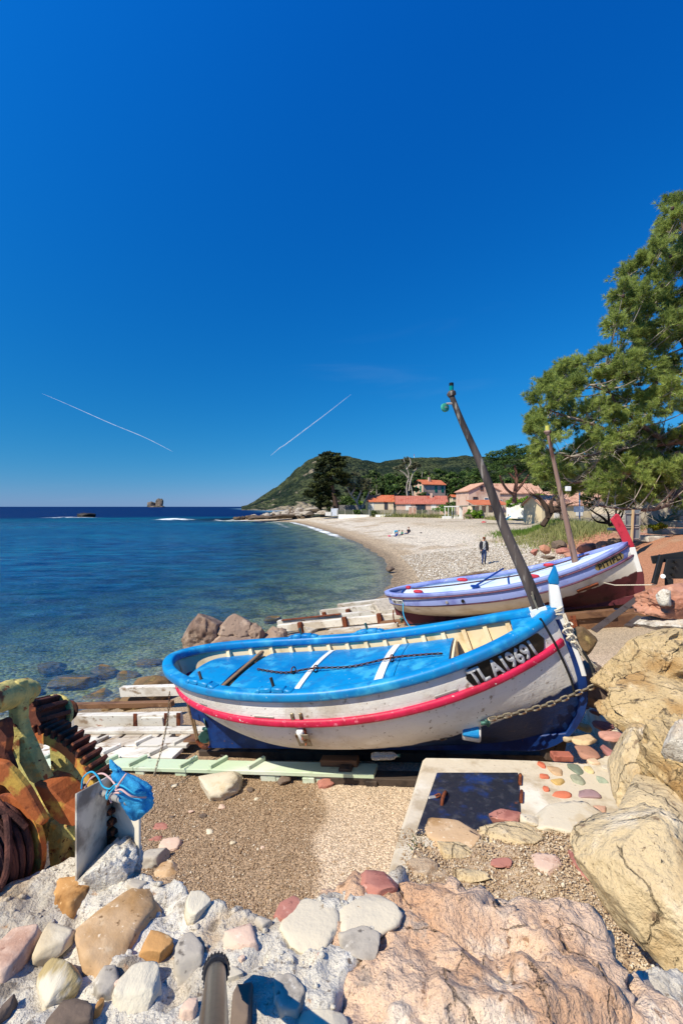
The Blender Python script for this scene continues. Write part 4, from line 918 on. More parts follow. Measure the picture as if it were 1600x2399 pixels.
# ------------------------------------------------------------------ foreground: mortared wall, slab, boulders
ORD = ['first', 'second', 'third', 'fourth', 'fifth', 'sixth', 'seventh', 'eighth', 'ninth', 'tenth', 'eleventh', 'twelfth', 'thirteenth', 'fourteenth', 'fifteenth', 'sixteenth']
m_mortar = mat('white_mortar', hexc(218, 210, 196), .95, [(hexc(186, 176, 162), 7, .46, .62), (hexc(230, 224, 214), 4, .50, .66), (hexc(192, 168, 138), 2.2, .54, .70), (hexc(150, 138, 124), 13, .58, .68), (hexc(134, 120, 106), 60, .60, .69), (hexc(186, 152, 122), 24, .64, .71)], [(26, .9, .025), (90, .9, .010), (220, .6, .003)], attr=None)
m_tan = mat('tan_sandstone', hexc(196, 164, 128), .9, [(hexc(166, 128, 84), 4, .5, .68), (hexc(216, 192, 160), 9, .56, .7), (hexc(120, 92, 62), 38, .62, .7), (hexc(228, 210, 184), 55, .62, .7)], [(14, .4, .015), (90, .4, .003)])
m_ochre = mat('ochre_stone', hexc(186, 140, 88), .9, [(hexc(154, 110, 62), 10, .5, .66), (hexc(120, 84, 48), 40, .6, .7), (hexc(210, 172, 124), 50, .62, .7)], [(24, .4, .01), (110, .4, .003)])
m_wstone = mat('white_limestone', hexc(206, 194, 172), .9, [(hexc(196, 178, 148), 7, .52, .68), (hexc(150, 128, 100), 26, .64, .72)], [(20, .4, .012), (90, .4, .003)])
m_vein = mat('veined_white_stone', hexc(206, 196, 176), .85, [(hexc(168, 148, 104), 11, .52, .62), (hexc(140, 134, 128), 8, .56, .68)], [(16, .7, .02), (70, .4, .004)], stretch=(1, .35, 1))
m_gstone = mat('grey_stone', hexc(178, 168, 154), .9, [(hexc(142, 134, 124), 12, .5, .66), (hexc(108, 100, 92), 45, .6, .7), (hexc(206, 198, 186), 40, .6, .7)], [(30, .3, .008), (130, .4, .002)])
m_pstone = mat('pinkish_stone', hexc(212, 182, 162), .9, [(hexc(180, 142, 122), 9, .52, .68), (hexc(150, 112, 96), 40, .6, .7), (hexc(230, 208, 192), 36, .6, .7)], [(24, .4, .01), (120, .4, .003)])
m_rstone = mat('reddish_stone', hexc(176, 118, 104), .9, [(hexc(148, 92, 82), 7, .5, .66), (hexc(112, 70, 62), 40, .6, .7), (hexc(202, 156, 142), 36, .6, .7)], [(20, .4, .01), (100, .4, .003)])
m_dstone = mat('dark_brown_stone', hexc(112, 96, 84), .9, [(hexc(84, 72, 64), 10, .5, .66)], [(26, .4, .01)])
m_pinkb = mat('pink_limestone_boulder', hexc(224, 192, 164), .92, [(hexc(206, 164, 130), 3.2, .48, .66), (hexc(234, 214, 192), 7, .52, .68), (hexc(176, 156, 140), 14, .58, .70), (hexc(150, 116, 90), 36, .62, .70)], [(11, 1.0, .04), (38, 1.0, .02), (150, .7, .004)], crack=(5, .02, .02))
m_yel = mat('yellow_sandstone', hexc(198, 172, 128), .92, [(hexc(174, 138, 90), 2.6, .48, .66), (hexc(222, 196, 154), 5, .54, .7), (hexc(112, 96, 74), 9, .58, .68), (hexc(90, 74, 56), 30, .62, .7)], [(5, .8, .05), (16, 1.0, .04), (50, .7, .01), (140, .5, .003)], stretch=(1, 1, 1.9), crack=(2.2, .02, .03))
m_yel2 = mat('pale_yellow_sandstone', hexc(204, 182, 144), .92, [(hexc(182, 150, 104), 2.6, .5, .68), (hexc(226, 208, 178), 5, .54, .7), (hexc(140, 118, 92), 12, .6, .7), (hexc(110, 90, 68), 40, .62, .7)], [(5, .8, .05), (18, .9, .03), (50, .7, .01), (140, .5, .003)], crack=(1.5, .014, .03))
m_brb = mat('red_brown_boulder', hexc(178, 128, 106), .92, [(hexc(150, 100, 80), 3, .48, .66), (hexc(200, 154, 128), 6, .56, .7)], [(7, .6, .03), (50, .5, .008)])
m_shore = mat('brown_shore_rock', hexc(146, 124, 108), .92, [(hexc(112, 90, 78), 1.6, .46, .64), (hexc(176, 154, 136), 3, .56, .7), (hexc(84, 72, 64), 5, .62, .72)], [(4, .7, .08), (22, .5, .02)])
m_ochrerock = mat('algae_brown_rock', hexc(124, 98, 66), .85, [(hexc(92, 74, 48), 2, .48, .64), (hexc(150, 128, 80), 4, .58, .7)], [(6, .6, .05), (24, .5, .02)])
ZW = 3.36
def wall_y(x): return np.interp(x, [-1.7, -1.15, -.95, -.72, -.42, -.28, -.16, .0, .15, .4, .8, 1.5], [.55, .80, 1.02, 1.24, 1.16, 1.09, 1.06, 1.14, 1.20, 1.24, 1.28, 1.3])
wxs = np.linspace(-1.9, 1.7, 400); wys = np.linspace(.28, 2.0, 200)
WX, WY = np.meshgrid(wxs, wys, indexing='ij'); q = np.stack([WX, WY, WX * 0], -1)
jit = .03 * fbm(q * 6, 3, 71)
mk = sstep(-.035, .02, wall_y(WX) + jit - WY)
plat = sstep(0, .06, -.50 * WY - WX) * sstep(1.9, 1.8, WY); low = 1.0 + (2.10 + .02 * fbm(q * 5, 3, 5)) * plat
ZWx = ZW - .36 * sstep(-.01, .06, WX - (-.02 + .55 * (WY - .85)))
topz = ZWx + .045 * fbm(q * 3.2, 3, 61) + .015 * fbm(q * 11, 5, 62, .6, ridged=True) + .011 * fbm(q * 40, 3, 63, .7) - .02 * sstep(.25, .6, fbm(q * 18, 3, 66)) + .03 * sstep(-.5, -.8, WX) * 0
WZ = low + (topz - low) * mk
wc = np.tile(np.array(hexc(206, 202, 198)), (WX.size, 1)); gv = (1 - mk).ravel()[:, None]; wc = wc * (1 - gv) + np.array(hexc(104, 92, 82)) * gv
mw = m_mortar.copy(); mw.name = 'wall_mortar'
wall = mesh('stone_wall', np.stack([WX, WY, WZ], -1).reshape(-1, 3), grid_faces(400, 200), None, mats=[m_mortar, mat('dark_gravel', hexc(98, 86, 78), .95, [(hexc(140, 128, 116), 40, .58, .68), (hexc(66, 58, 52), 24, .5, .64)], [(60, .9, .02)])],
            fmat=((1 - mk)[:-1, :-1].ravel() > .6).astype(int))
tag(wall, 'rough white mortared rubble wall top in the foreground', 'wall')
def on_wall(u, v, z=ZW): d = (H - z) * F / (v - 1187); return d
def wstone(u0, v0, u1, v1, m, seed, rz=0, h=.07, sub=3, cuts=5, z=ZW, rough=.16, name='stone', parent=None, ridged=False, fine=.03):
    u, v = (u0 + u1) / 2, (v0 + v1) / 2; d = on_wall(u, v, z); c = P(u, v, d)
    wx_ = (u1 - u0) * d / F; wy_ = (v1 - v0) * d * d / (F * (H - z))
    # the longer side follows rz
    p, f_ = rockmesh((c.x, c.y, z - h * .26), (wx_ * 1.12, wy_ * 1.12, h * 1.35), seed, sub, rough, cuts=cuts, flat=.55, rotz=rz, ridged=ridged, fine=fine)
    return mesh(name, p, f_, m, parent if parent is not None else wall)
for i, a in enumerate([(171, 2067, 375, 2243, m_tan, .35, .10, 4), (-20, 2151, 69, 2290, m_pstone, 0, .10, 3), (120, 2045, 235, 2115, m_ochre, .55, .07, 3), (87, 2153, 163, 2235, m_wstone, .3, .06, 3), (82, 2250, 204, 2330, m_vein, .75, .07, 4), (205, 2262, 300, 2318, m_gstone, 1.0, .06, 3),
        (281, 2253, 390, 2357, m_vein, .4, .07, 4), (321, 2188, 406, 2236, m_ochre, .35, .05, 3), (405, 2195, 490, 2262, m_gstone, 1.2, .07, 3), (525, 2161, 617, 2220, m_pstone, .1, .08, 4), (428, 2090, 490, 2148, m_vein, 0, .07, 3), (597, 2146, 638, 2174, m_gstone, .3, .05, 3),
        (668, 2102, 788, 2210, m_wstone, .5, .032, 3), (790, 2085, 935, 2179, m_wstone, -.3, .032, 3), (775, 2165, 892, 2235, m_gstone, .3, .028, 3), (627, 2283, 714, 2383, m_gstone, .2, .06, 3), (700, 2355, 815, 2440, m_wstone, .1, .05, 3), (540, 2310, 602, 2399, m_dstone, .1, .08, 3),
        (424, 2335, 462, 2372, m_pstone, 0, .04, 3), (525, 2262, 571, 2300, m_wstone, 0, .05, 3), (112, 2347, 219, 2425, m_dstone, .3, .09, 3), (827, 2040, 937, 2090, m_rstone, .2, .04, 3), (645, 2098, 700, 2155, m_rstone, .6, .03, 3), (222, 2340, 240, 2372, m_ochre, .2, .04, 2), (268, 2290, 290, 2314, m_pstone, .2, .04, 2),
        (742, 2232, 760, 2244, m_rstone, 0, .02, 2), (0, 2330, 24, 2399, m_dstone, .2, .07, 3), (150, 2085, 168, 2100, m_ochre, .2, .04, 2), (300, 2060, 345, 2085, m_gstone, .3, .05, 3), (560, 2240, 575, 2252, m_pstone, .3, .03, 2)]):
    wstone(*a[:5], 100 + i, -a[5], a[6], max(a[7], 4), cuts=9, rough=.16, fine=.07 if a[4] in (m_vein, m_dstone) else .045, ridged=True)
# mortar crumbs stuck on the crest
CL = []
for i in range(260):
    x = random.uniform(-1.0, .15); y = float(wall_y(x)) - .02 - abs(random.gauss(0, .14)); s_ = random.uniform(.006, .020)
    if y < .7: continue
    ix, iy = int((x + 1.9) / 3.6 * 399), int((y - .28) / 1.72 * 199); CL.append(rockmesh((x, y, float(WZ[ix, iy]) - s_ * .1), (s_, s_ * .9, s_ * .7), 300 + i, 1, .4, cuts=3))
V_, F_ = join_rocks(CL); o = mesh('mortar_crumbs', V_, F_, m_mortar, wall); o['kind'] = 'stuff'
# big pink boulder, nearest of all
p, f_ = join_rocks([rockmesh((.33, .89, 2.99), (.82, .74, .64), 27, 6, .22, 2.0, cuts=2, fine=.06, rotz=.1)] + [rockmesh((x, y, z), (a, b_, c), 28 + k, 5, .32, 2.0, cuts=3, fine=.07) for k, (x, y, z, a, b_, c) in enumerate([(.19, 1.05, 3.13, .30, .30, .34), (.36, 1.07, 3.14, .36, .30, .32), (.54, 1.02, 3.10, .34, .36, .34),
    (.10, .90, 3.12, .28, .36, .36), (.27, .84, 3.16, .36, .34, .30), (.47, .86, 3.15, .32, .32, .30), (.62, .86, 3.06, .26, .40, .36), (.08, .74, 3.10, .24, .28, .36), (.36, .68, 3.10, .40, .26, .34)])])
p = p + np.array([-.045, 0, .06]); p[:, 0] = .68 - (.68 - p[:, 0]) * 1.15
tag(mesh('boulder', p, f_, m_pinkb), 'large knobbly pale pink boulder at the bottom right', 'boulder')
# yellow boulders of the bank on the right
def rock_px(u0, v0, u1, v1, d, depth, m, seed, label, cat='boulder', sub=6, rough=.34, cuts=10, name='boulder', rz=0, strata=.02, fine=.06, freq=1.9, group=None, boxy=.35):
    cuts = cuts + 5 if sub == 6 else cuts; c = P((u0 + u1) / 2, (v0 + v1) / 2, d); k = d / F
    p, f_ = rockmesh(c, ((u1 - u0) * k * 1.06, depth, (v1 - v0) * k * 1.06), seed, sub, rough, freq, cuts=cuts, rotz=rz, strata=strata, fine=fine, boxy=boxy)
    o = mesh(name, p, f_, m); return tag(o, label, cat, group)
rock_px(1370, 1462, 1790, 1690, 4.35, 1.0, m_yel, 31, 'biggest yellow sandstone boulder, above the others beside the bow', strata=.05, sub=6, boxy=.7, rough=.26)
rock_px(1455, 1605, 1700, 1775, 3.65, .75, m_yel, 32, 'yellow boulder wedged just under the biggest one', strata=.05, boxy=.6, rough=.28)
rock_px(1425, 1722, 1548, 1890, 3.25, .5, m_yel2, 33, 'upright yellow boulder beside the cobbled slab', boxy=.7, rough=.26, strata=.03)
rock_px(1530, 1700, 1720, 1945, 2.85, .6, m_yel, 34, 'tall yellow boulder at the edge with white mortar on it', boxy=.7, rough=.26, strata=.04)
rock_px(1425, 1868, 1660, 1965, 2.55, .6, m_yel2, 35, 'long flat yellow boulder with a dark crack below the upright one', strata=.03, boxy=.5)
rock_px(1368, 1945, 1700, 2170, 1.95, .6, m_yel2, 36, 'smooth rounded yellow boulder just above the pink one', rough=.26, sub=6)
rock_px(1492, 1366, 1700, 1462, 5.8, .8, m_brb, 37, 'reddish brown boulder with a white stone set in it', rough=.16, cuts=4)
rock_px(1538, 1380, 1574, 1420, 5.43, .16, m_mortar, 38, 'small white stone stuck on the reddish boulder', cat='stone', name='stone', sub=3)
rock_px(1480, 1440, 1700, 1485, 5.6, .8, m_mortar, 39, 'band of white mortar under the reddish boulder', cat='mortar', name='mortar_bed', rough=.2)
rock_px(1560, 1690, 1640, 1790, 2.68, .2, m_mortar, 40, 'white mortar lump between the yellow boulders', cat='mortar', name='mortar_lump', rough=.4)
rock_px(1330, 1560, 1420, 1660, 5.2, .5, m_dstone, 43, 'dark shaded stone behind the bow chain', cat='stone', name='stone', sub=4)
rock_px(1330, 1470, 1395, 1530, 6.3, .5, m_ochrerock, 44, 'brown stone between the bow and the brown timber', cat='stone', name='stone', sub=4)
# ledge of gravel below the hatch
lx, ly = np.meshgrid(np.linspace(.25, 3.6, 160), np.linspace(1.3, 3.02, 90), indexing='ij'); ql = np.stack([lx, ly, lx * 0], -1)
lz = 2.18 + .10 * sstep(1.2, 2.4, lx) + .3 * sstep(2.0, 1.4, ly) + .05 * fbm(ql * 2.5, 4, 81) + .012 * fbm(ql * 16, 3, 82)
edge = sstep(0, .12, (3.02 - .08 * np.sin(lx * 3) - ly)) * sstep(0, .08, lx - .30 - .16 * (ly - 2.4) - .03 * np.sin(ly * 9)); lz = 1.3 + (lz - 1.3) * edge
m_gravel = mat('tan_gravel', hexc(188, 164, 136), .95, [(hexc(150, 122, 96), 14, .48, .62), (hexc(214, 196, 170), 30, .56, .68), (hexc(110, 90, 72), 70, .64, .7)], [(50, .7, .02), (160, .6, .006)])
led = mesh('gravel_ledge', np.stack([lx, ly, lz], -1).reshape(-1, 3), grid_faces(160, 90), m_gravel); tag(led, 'gravelly ledge between the hatch and the pink boulder', 'ledge', kind='structure')
bx2, by2 = np.meshgrid(np.linspace(1.0, 6.2, 90), np.linspace(1.2, 6.6, 90), indexing='ij'); qb = np.stack([bx2, by2, bx2 * 0], -1); x0_ = np.where(by2 > 3.2, 2.05 + (by2 - 3.2) * .70, 2.05 - (3.2 - by2) * .42)
bz2 = 1.2 + (1.35 + .35 * sstep(.5, 2.2, bx2 - x0_)) * sstep(0, .75, bx2 - x0_ + .06 * fbm(qb * 3, 3, 5)) + .06 * fbm(qb * 2, 4, 91)
tag(mesh('earth_bank', np.stack([bx2, by2, bz2], -1).reshape(-1, 3), grid_faces(90, 90), m_gravel), 'earth bank carrying the yellow boulders', 'bank', kind='structure')
LZ = 2.2
for i, a in enumerate([(1006, 1912, 1130, 1985, m_tan, .3, .10), (1020, 1968, 1106, 2010, m_yel2, -.2, .08), (1122, 1922, 1268, 1975, m_yel2, .1, .09), (1146, 1892, 1218, 1926, m_rstone, .1, .07), (1256, 1880, 1430, 1955, m_wstone, -.15, .12), (1235, 2000, 1310, 2040, m_pstone, .1, .05), (1150, 2008, 1200, 2030, m_rstone, 0, .03),
                       (1060, 2030, 1140, 2060, m_yel2, 0, .04), (960, 2010, 1030, 2050, m_gravel, 0, .07), (1215, 1905, 1262, 1930, m_wstone, 0, .07), (1345, 1990, 1362, 2060, m_rstone, 0, .06)]):
    wstone(*a[:5], 500 + i, a[5], a[6], 4, z=LZ, parent=led, rough=.42, cuts=11, ridged=True, fine=.09)
# concrete slab with cobbles set in it
m_conc = mat('pale_concrete', hexc(206, 194, 174), .92, [(hexc(178, 162, 138), 3.5, .48, .66), (hexc(224, 218, 206), 2, .52, .68), (hexc(140, 124, 104), 30, .66, .73)], [(30, .35, .012), (140, .5, .003)])
SL = [(.80, 4.47), (1.2, 4.46), (1.86, 4.42), (2.3, 4.36), (2.85, 4.62), (3.05, 5.4), (3.2, 6.0), (4.4, 6.2), (4.4, 4.0), (2.9, 2.75), (1.2, 2.7), (.24, 2.85), (.42, 3.4), (.62, 3.95)]
ZS = 1.85
mb = MB(); mb.prism([Vector((x, y, .9)) for x, y in SL], (0, 0, ZS - .9)); slab = mb.build('concrete_slab', m_conc, None, False, .03); tag(slab, 'pale concrete slab with coloured cobbles beside the bow', 'slab')
def on_z(u, v, z): d = (H - z) * F / (v - 1187); return P(u, v, d)
cm = {}
for i, (u, v, w_, h_, c_) in enumerate([(1268, 1794, 16, 14, (198, 106, 78)), (1301, 1805, 30, 25, (190, 158, 124)), (1347, 1803, 29, 24, (118, 128, 112)), (1379, 1805, 19, 15, (206, 186, 140)), (1274, 1821, 20, 10, (200, 112, 84)), (1307, 1833, 35, 13, (200, 166, 104)), (1356, 1830, 31, 25, (156, 158, 136)), (1408, 1829, 27, 17, (160, 170, 150)),
        (1279, 1850, 18, 11, (196, 108, 80)), (1314, 1863, 42, 15, (200, 114, 86)), (1377, 1863, 52, 20, (158, 130, 134)), (1342, 1890, 23, 9, (166, 104, 96)), (1406, 1896, 30, 17, (194, 154, 132)), (1364, 1702, 31, 19, (178, 166, 118)), (1412, 1699, 39, 20, (164, 112, 106)), (1365, 1732, 60, 25, (208, 180, 144)), (1432, 1723, 55, 20, (196, 146, 134)),
        (1375, 1762, 46, 28, (170, 126, 108)), (1390, 1785, 28, 14, (212, 184, 156)), (1425, 1760, 22, 25, (160, 110, 108)), (1330, 1730, 22, 10, (190, 170, 140)), (1398, 1666, 30, 12, (150, 110, 100)), (1362, 1652, 30, 12, (120, 86, 74)), (1345, 1675, 24, 10, (140, 96, 84)), (1418, 1800, 20, 12, (200, 190, 176))]):
    if c_ not in cm: cm[c_] = mat('cobble_%d' % i, hexc(*c_), .8, [(tuple(k * .75 for k in hexc(*c_)), 16, .5, .68)], [(40, .3, .006)])
    c = on_z(u, v, ZS); k = c.y / F; p, f_ = rockmesh((c.x, c.y, ZS - .004), (w_ * k * 1.08, h_ * k * 1.08 * c.y / (H - ZS), .075), 700 + i, 3, .22, cuts=6, flat=.6, ridged=True, fine=.05); mesh('cobble', p, f_, cm[c_], slab)
c = on_z(1315, 1777, ZS); mb = MB(); mb.box((c.x, c.y, ZS + .02), (.19, .10, .06), Matrix.Rotation(-.05, 3, 'Z')); mb.build('brick', mat('red_brick', hexc(168, 100, 84), .9, [(hexc(140, 80, 66), 12, .5, .66)], [(40, .4, .006)]), slab, False, .008)
# hatch cover
m_hatch = mat('chipped_blue_black_steel', hexc(30, 34, 46), .5, [(hexc(20, 52, 112), 5, .50, .70), (hexc(60, 62, 70), 14, .5, .7), (hexc(170, 156, 134), 40, .70, .74), (hexc(110, 62, 46), 6, .66, .7)], [(40, .25, .004)], spec=.5)
hq = [(.55, 3.385), (1.33, 3.385), (1.61, 4.16), (.87, 4.16)]
hatch = thing('hatch_cover', 'chipped blue-black steel hatch cover with padlock on the slab', 'hatch', (1.1, 3.8, ZS))
mb = MB(); mb.prism([Vector((x, y, ZS + .004)) for x, y in hq], (0, 0, .02)); mb.build('panel', m_hatch, hatch, False, .004)
c = on_z(1040, 1871, ZS + .03); mb = MB(); mb.tube(smooth_path([c + Vector((-.035, -.07, -.01)), c + Vector((-.025, -.05, .03)), c + Vector((.02, .04, .03)), c + Vector((.035, .07, -.01))], 10), .014, 8); mb.build('handle', m_rust, hatch, True)
c = on_z(1012, 1869, ZS + .02); mb = MB(); mb.box(c, (.07, .03, .025), Matrix.Rotation(.2, 3, 'Z')); pk = mb.build('padlock', m_steelgrey, hatch, False, .006)
mb = MB(); mb.tube(smooth_path([c + Vector((.02, .012, .008)), c + Vector((.06, .02, .02)), c + Vector((.07, 0, .02)), c + Vector((.03, -.012, .008))], 10), .007, 6); mb.build('shackle', m_rust, pk, True)
for v_ in (1825, 1865):
    c = on_z(1217 + (v_ - 1811) * .07, v_, ZS + .02); mb = MB(); mb.tube([c - Vector((.03, .07, 0)), c + Vector((.03, .07, 0))], .014, 8); mb.build('hinge', m_rust, hatch, True)
# stones lying on the dirt
def gstone(u0, v0, u1, v1, m, seed, label, z=None, h=.6, rz=0, rough=.25, group=None):
    v = v1; z = 1.25 if z is None else z
    for _ in range(6):
        d = (H - z) * F / (v - 1187); c = P((u0 + u1) / 2, v, d); z = gz(c.x, c.y)
    k = c.y / F; w_ = (u1 - u0) * k; hh_ = max((v1 - v0) * k * h, .02)
    p, f_ = rockmesh((c.x, c.y + w_ * .25, z + hh_ * .25), (w_, w_ * .8, hh_ * 1.2), seed, 3 if w_ < .15 else 4, rough, cuts=6, rotz=rz, fine=.04)
    return tag(mesh('stone', p, f_, m), label, 'stone', group)
gstone(448, 1793, 560, 1867, m_wstone, 801, 'pale slab-like stone in the dirt below the green plank')
gstone(604, 1798, 637, 1822, m_yel2, 802, 'yellow stone under the middle of the green plank')
gstone(644, 1812, 682, 1838, m_dstone, 803, 'brown stone under the middle of the green plank')
gstone(742, 1815, 784, 1845, m_rstone, 804, 'reddish block of stone under the right end of the green plank')
gstone(898, 1818, 930, 1840, m_yel2, 805, 'yellow stone on the pale sand by the slab corner')
gstone(326, 1945, 390, 2035, m_gstone, 806, 'grey mortared stone beside the steel angle', h=.5)
gstone(368, 1962, 420, 1998, m_pstone, 807, 'rounded tan stone beside the grey one')
gstone(342, 1952, 378, 1978, m_rstone, 808, 'small red stone on top of the grey one', z=1.6, h=.4)
gstone(352, 1920, 398, 1948, m_rstone, 809, 'thin red stone lying on brown dirt', h=.2)
gstone(350, 1985, 420, 2060, m_tan, 810, 'half buried tan stone at the edge of the dirt', h=.3)
gstone(486, 1745, 520, 1766, m_gstone, 811, 'round grey stone resting by the blue skeg', z=1.1)
gstone(514, 1752, 546, 1770, m_yel2, 812, 'small yellow stone next to the grey one by the skeg', z=1.1)
gstone(1130, 1752, 1215, 1785, m_yel, 813, 'yellow stones in the shade under the bow', z=1.5)
for i, (u, v, s_) in enumerate([(478, 1955, 22), (510, 1895, 18), (465, 1917, 20), (536, 1980, 16), (440, 1905, 14), (575, 1855, 20), (400, 1845, 16), (610, 1990, 12), (395, 1918, 14), (595, 1875, 12), (680, 1995, 12), (788, 1968, 12)]):
    gstone(u, v - s_ * .7, u + s_, v, (m_wstone, m_pstone, m_dstone)[i % 3], 830 + i, 'small loose stone scattered on the brown dirt', h=.5, group='loose stones on the dirt')
# loose gravel over the near ground: nobody could count it
def gravel(n, pts, size, m, name, label, cat, seed):
    r2 = np.random.default_rng(seed); base = np.array([[1, 0, 0], [-1, 0, 0], [0, 1, 0], [0, -1, 0], [0, 0, 1], [0, 0, -.4]], float); fc = np.array([[0, 2, 4], [2, 1, 4], [1, 3, 4], [3, 0, 4], [2, 0, 5], [1, 2, 5], [3, 1, 5], [0, 3, 5]])
    s_ = size * r2.lognormal(0, .45, (n, 1, 1)); v = base[None] * r2.uniform(.55, 1.3, (n, 6, 1)) * s_ * np.array([1, 1, .7]); a = r2.uniform(0, 6.28, n); ca, sa = np.cos(a)[:, None], np.sin(a)[:, None]
    v = np.stack([v[..., 0] * ca - v[..., 1] * sa, v[..., 0] * sa + v[..., 1] * ca, v[..., 2]], -1) + pts[:, None, :]
    f_ = (fc[None] + (np.arange(n) * 6)[:, None, None]).reshape(-1, 3); tn_ = np.repeat(r2.uniform(0, 1, n), 6)
    o = mesh(name, v.reshape(-1, 3), f_, m, smooth=False, attrs={'tint': tn_}); return tag(o, label, cat, kind='stuff')
def gravel_mat(name, cols):
    m = bpy.data.materials.new(name); m.use_nodes = True; N = Nd(m); b_ = N.n['Principled BSDF']; b_.inputs['Roughness'].default_value = .9; b_.inputs['Specular IOR Level'].default_value = .2
    cr = N.new('ShaderNodeValToRGB'); cr.color_ramp.interpolation = 'CONSTANT'; N.l.new(N.attr('tint', True), cr.inputs[0])
    el = cr.color_ramp.elements
    while len(el) < len(cols): el.new(1)
    for i, c_ in enumerate(cols): el[i].position = i / len(cols); el[i].color = rgb(hexc(*c_))
    N.l.new(cr.outputs[0], b_.inputs['Base Color']); return m
n = 26000; xx = rng.uniform(-2.9, .1, n); yy = rng.uniform(2.9, 5.9, n); ok = (xx < -.25 + rng.normal(0, .05, n)) & (yy < 6.1 + .3 * (-xx - 2.2)); xx, yy = xx[ok], yy[ok]
gravel(len(xx), np.stack([xx, yy, ground(xx, yy) + .004 + .035 * fbm(np.stack([xx, yy, 0 * xx], 1) * 1.3, 4, 3) + .05 * fbm(np.stack([xx, yy, 0 * xx], 1) * .5, 3, 5)], 1), .0058, gravel_mat('brown_gravel', [(160, 134, 108), (140, 115, 92), (174, 148, 120), (150, 123, 98), (186, 163, 135), (130, 106, 84), (164, 137, 109), (154, 129, 103), (160, 133, 107), (208, 194, 174)]), 'gravel', 'brown gravel strewn over the dirt below the boat', 'gravel', 5)
n = 20000; xx = rng.uniform(.35, 2.2, n); yy = rng.uniform(1.9, 2.98, n)
gravel(n, np.stack([xx, yy, np.interp(xx, [1.2, 2.4], [2.185, 2.28]) + .3 * sstep(2.0, 1.4, yy) + .05 * fbm(np.stack([xx, yy, 0 * xx], 1) * 2.5, 4, 81)], 1), .0048, gravel_mat('tan_grit', [(192, 168, 138), (170, 144, 114), (204, 184, 156), (182, 156, 126), (150, 124, 98), (212, 198, 176)]), 'gravel', 'tan grit covering the ledge below the hatch', 'gravel', 6)
n = 7000; xx = rng.uniform(-.35, .8, n); yy = rng.uniform(3.0, 5.2, n)
gravel(n, np.stack([xx, yy, ground(xx, yy) + .003 + .035 * fbm(np.stack([xx, yy, 0 * xx], 1) * 1.3, 4, 3) + .05 * fbm(np.stack([xx, yy, 0 * xx], 1) * .5, 3, 5)], 1), .0045, gravel_mat('pale_grit', [(206, 184, 158), (222, 204, 180), (184, 158, 130), (214, 192, 166)]), 'gravel', 'pale sandy grit beside the slab', 'gravel', 7)
# beach pebbles between the boats and the walker
n = 30000; xx = rng.uniform(2.5, 14, n); yy = rng.uniform(17, 38, n); ss = shore_s(xx, yy); wdp = np.exp(-(((xx - 5.3) / 2.2) ** 2 + ((yy - 22.5 - .4 * (xx - 5.3)) / 2.0) ** 2)) + .8 * np.exp(-(((xx - 8.0) / 1.6) ** 2 + ((yy - 25.5) / 1.0) ** 2)) + .35 * fbm(np.stack([xx, yy, 0 * xx], 1) * .9, 4, 12)
ok = (ss > 1.5) & (xx < bank_x(yy) + 1.5) & (wdp < .5); xx, yy = xx[ok], yy[ok]
q_ = np.stack([xx, yy, 0 * xx], 1)
gravel(len(xx), np.stack([xx, yy, ground(xx, yy) + .02 + .035 * fbm(q_ * 1.3, 4, 3) + .05 * fbm(q_ * .5, 3, 5) * .7], 1), .036, gravel_mat('beach_pebble', [(206, 198, 186), (188, 178, 166), (214, 208, 200), (170, 158, 142), (198, 188, 174), (142, 128, 112)]), 'pebbles', 'white beach pebbles around the walking person', 'pebbles', 8)

# ------------------------------------------------------------------ shore rocks
def rock_group(name, lst, d, depth, m, seed, label, cat='rock', sub=4, rough=.3):
    parts = []
    for i, (u0, v0, u1, v1) in enumerate(lst):
        dd = d + random.uniform(-.2, .2); c = P((u0 + u1) / 2, (v0 + v1) / 2, dd); k = dd / F; parts.append(rockmesh(c, ((u1 - u0) * k * 1.1, min(depth, (u1 - u0) * k * 1.2), (v1 - v0) * k * 1.1), seed + i, sub, rough, cuts=7, fine=.06))
    V_, F_ = join_rocks(parts); o = mesh(name, V_, F_, m); return tag(o, label, cat)
rock_group('rock_outcrop', [(438, 1437, 530, 1545), (520, 1445, 590, 1500), (490, 1470, 600, 1545), (572, 1466, 630, 1540), (610, 1474, 672, 1540), (650, 1492, 705, 1540), (540, 1495, 690, 1560)], 12.4, 1.6, m_shore, 60, 'lumpy brown rock outcrop at the water edge behind the blue boat', sub=5)
rock_group('shore_rock', [(300, 1588, 420, 1650), (245, 1638, 300, 1668)], 9.2, 1.2, m_ochrerock, 70, 'brown sloping rock between the water and the white beam')
rock_group('shore_rock', [(120, 1690, 205, 1730), (215, 1700, 260, 1725)], 8.0, .6, m_gstone, 73, 'grey rubble between the slipway timbers')
rock_group('shore_rock', [(870, 1405, 1000, 1470), (700, 1460, 760, 1490), (800, 1455, 860, 1480)], 14.2, 1.2, m_gstone, 76, 'pale rubble under the white beams')
SHAL = [(175, 1585, 1.3, .03), (250, 1560, .9, .0), (300, 1575, .7, .02), (120, 1545, .9, -.05), (420, 1560, .8, .02), (640, 1445, .8, .02), (60, 1600, .8, -.04), (350, 1540, .9, -.08), (230, 1620, .9, .0)]
for i, (u, v, s_, zt) in enumerate(SHAL):
    c = on_z(u, v, 0.); p, f_ = rockmesh((c.x, c.y, zt - .16), (s_ * .9, s_ * .6, .34), 900 + i, 4, .3, cuts=5); tag(mesh('shallow_rock', p, f_, m_ochrerock), 'mossy brown rock in the clear water, %s from the left' % ORD[sorted(q_[0] for q_ in SHAL).index(u)], 'rock', 'rocks in the shallows')
rock_px(905, 1326, 925, 1340, 29.5, .6, m_dstone, 79, 'small dark rock at the edge of the pebble beach', cat='rock', name='rock', sub=3)
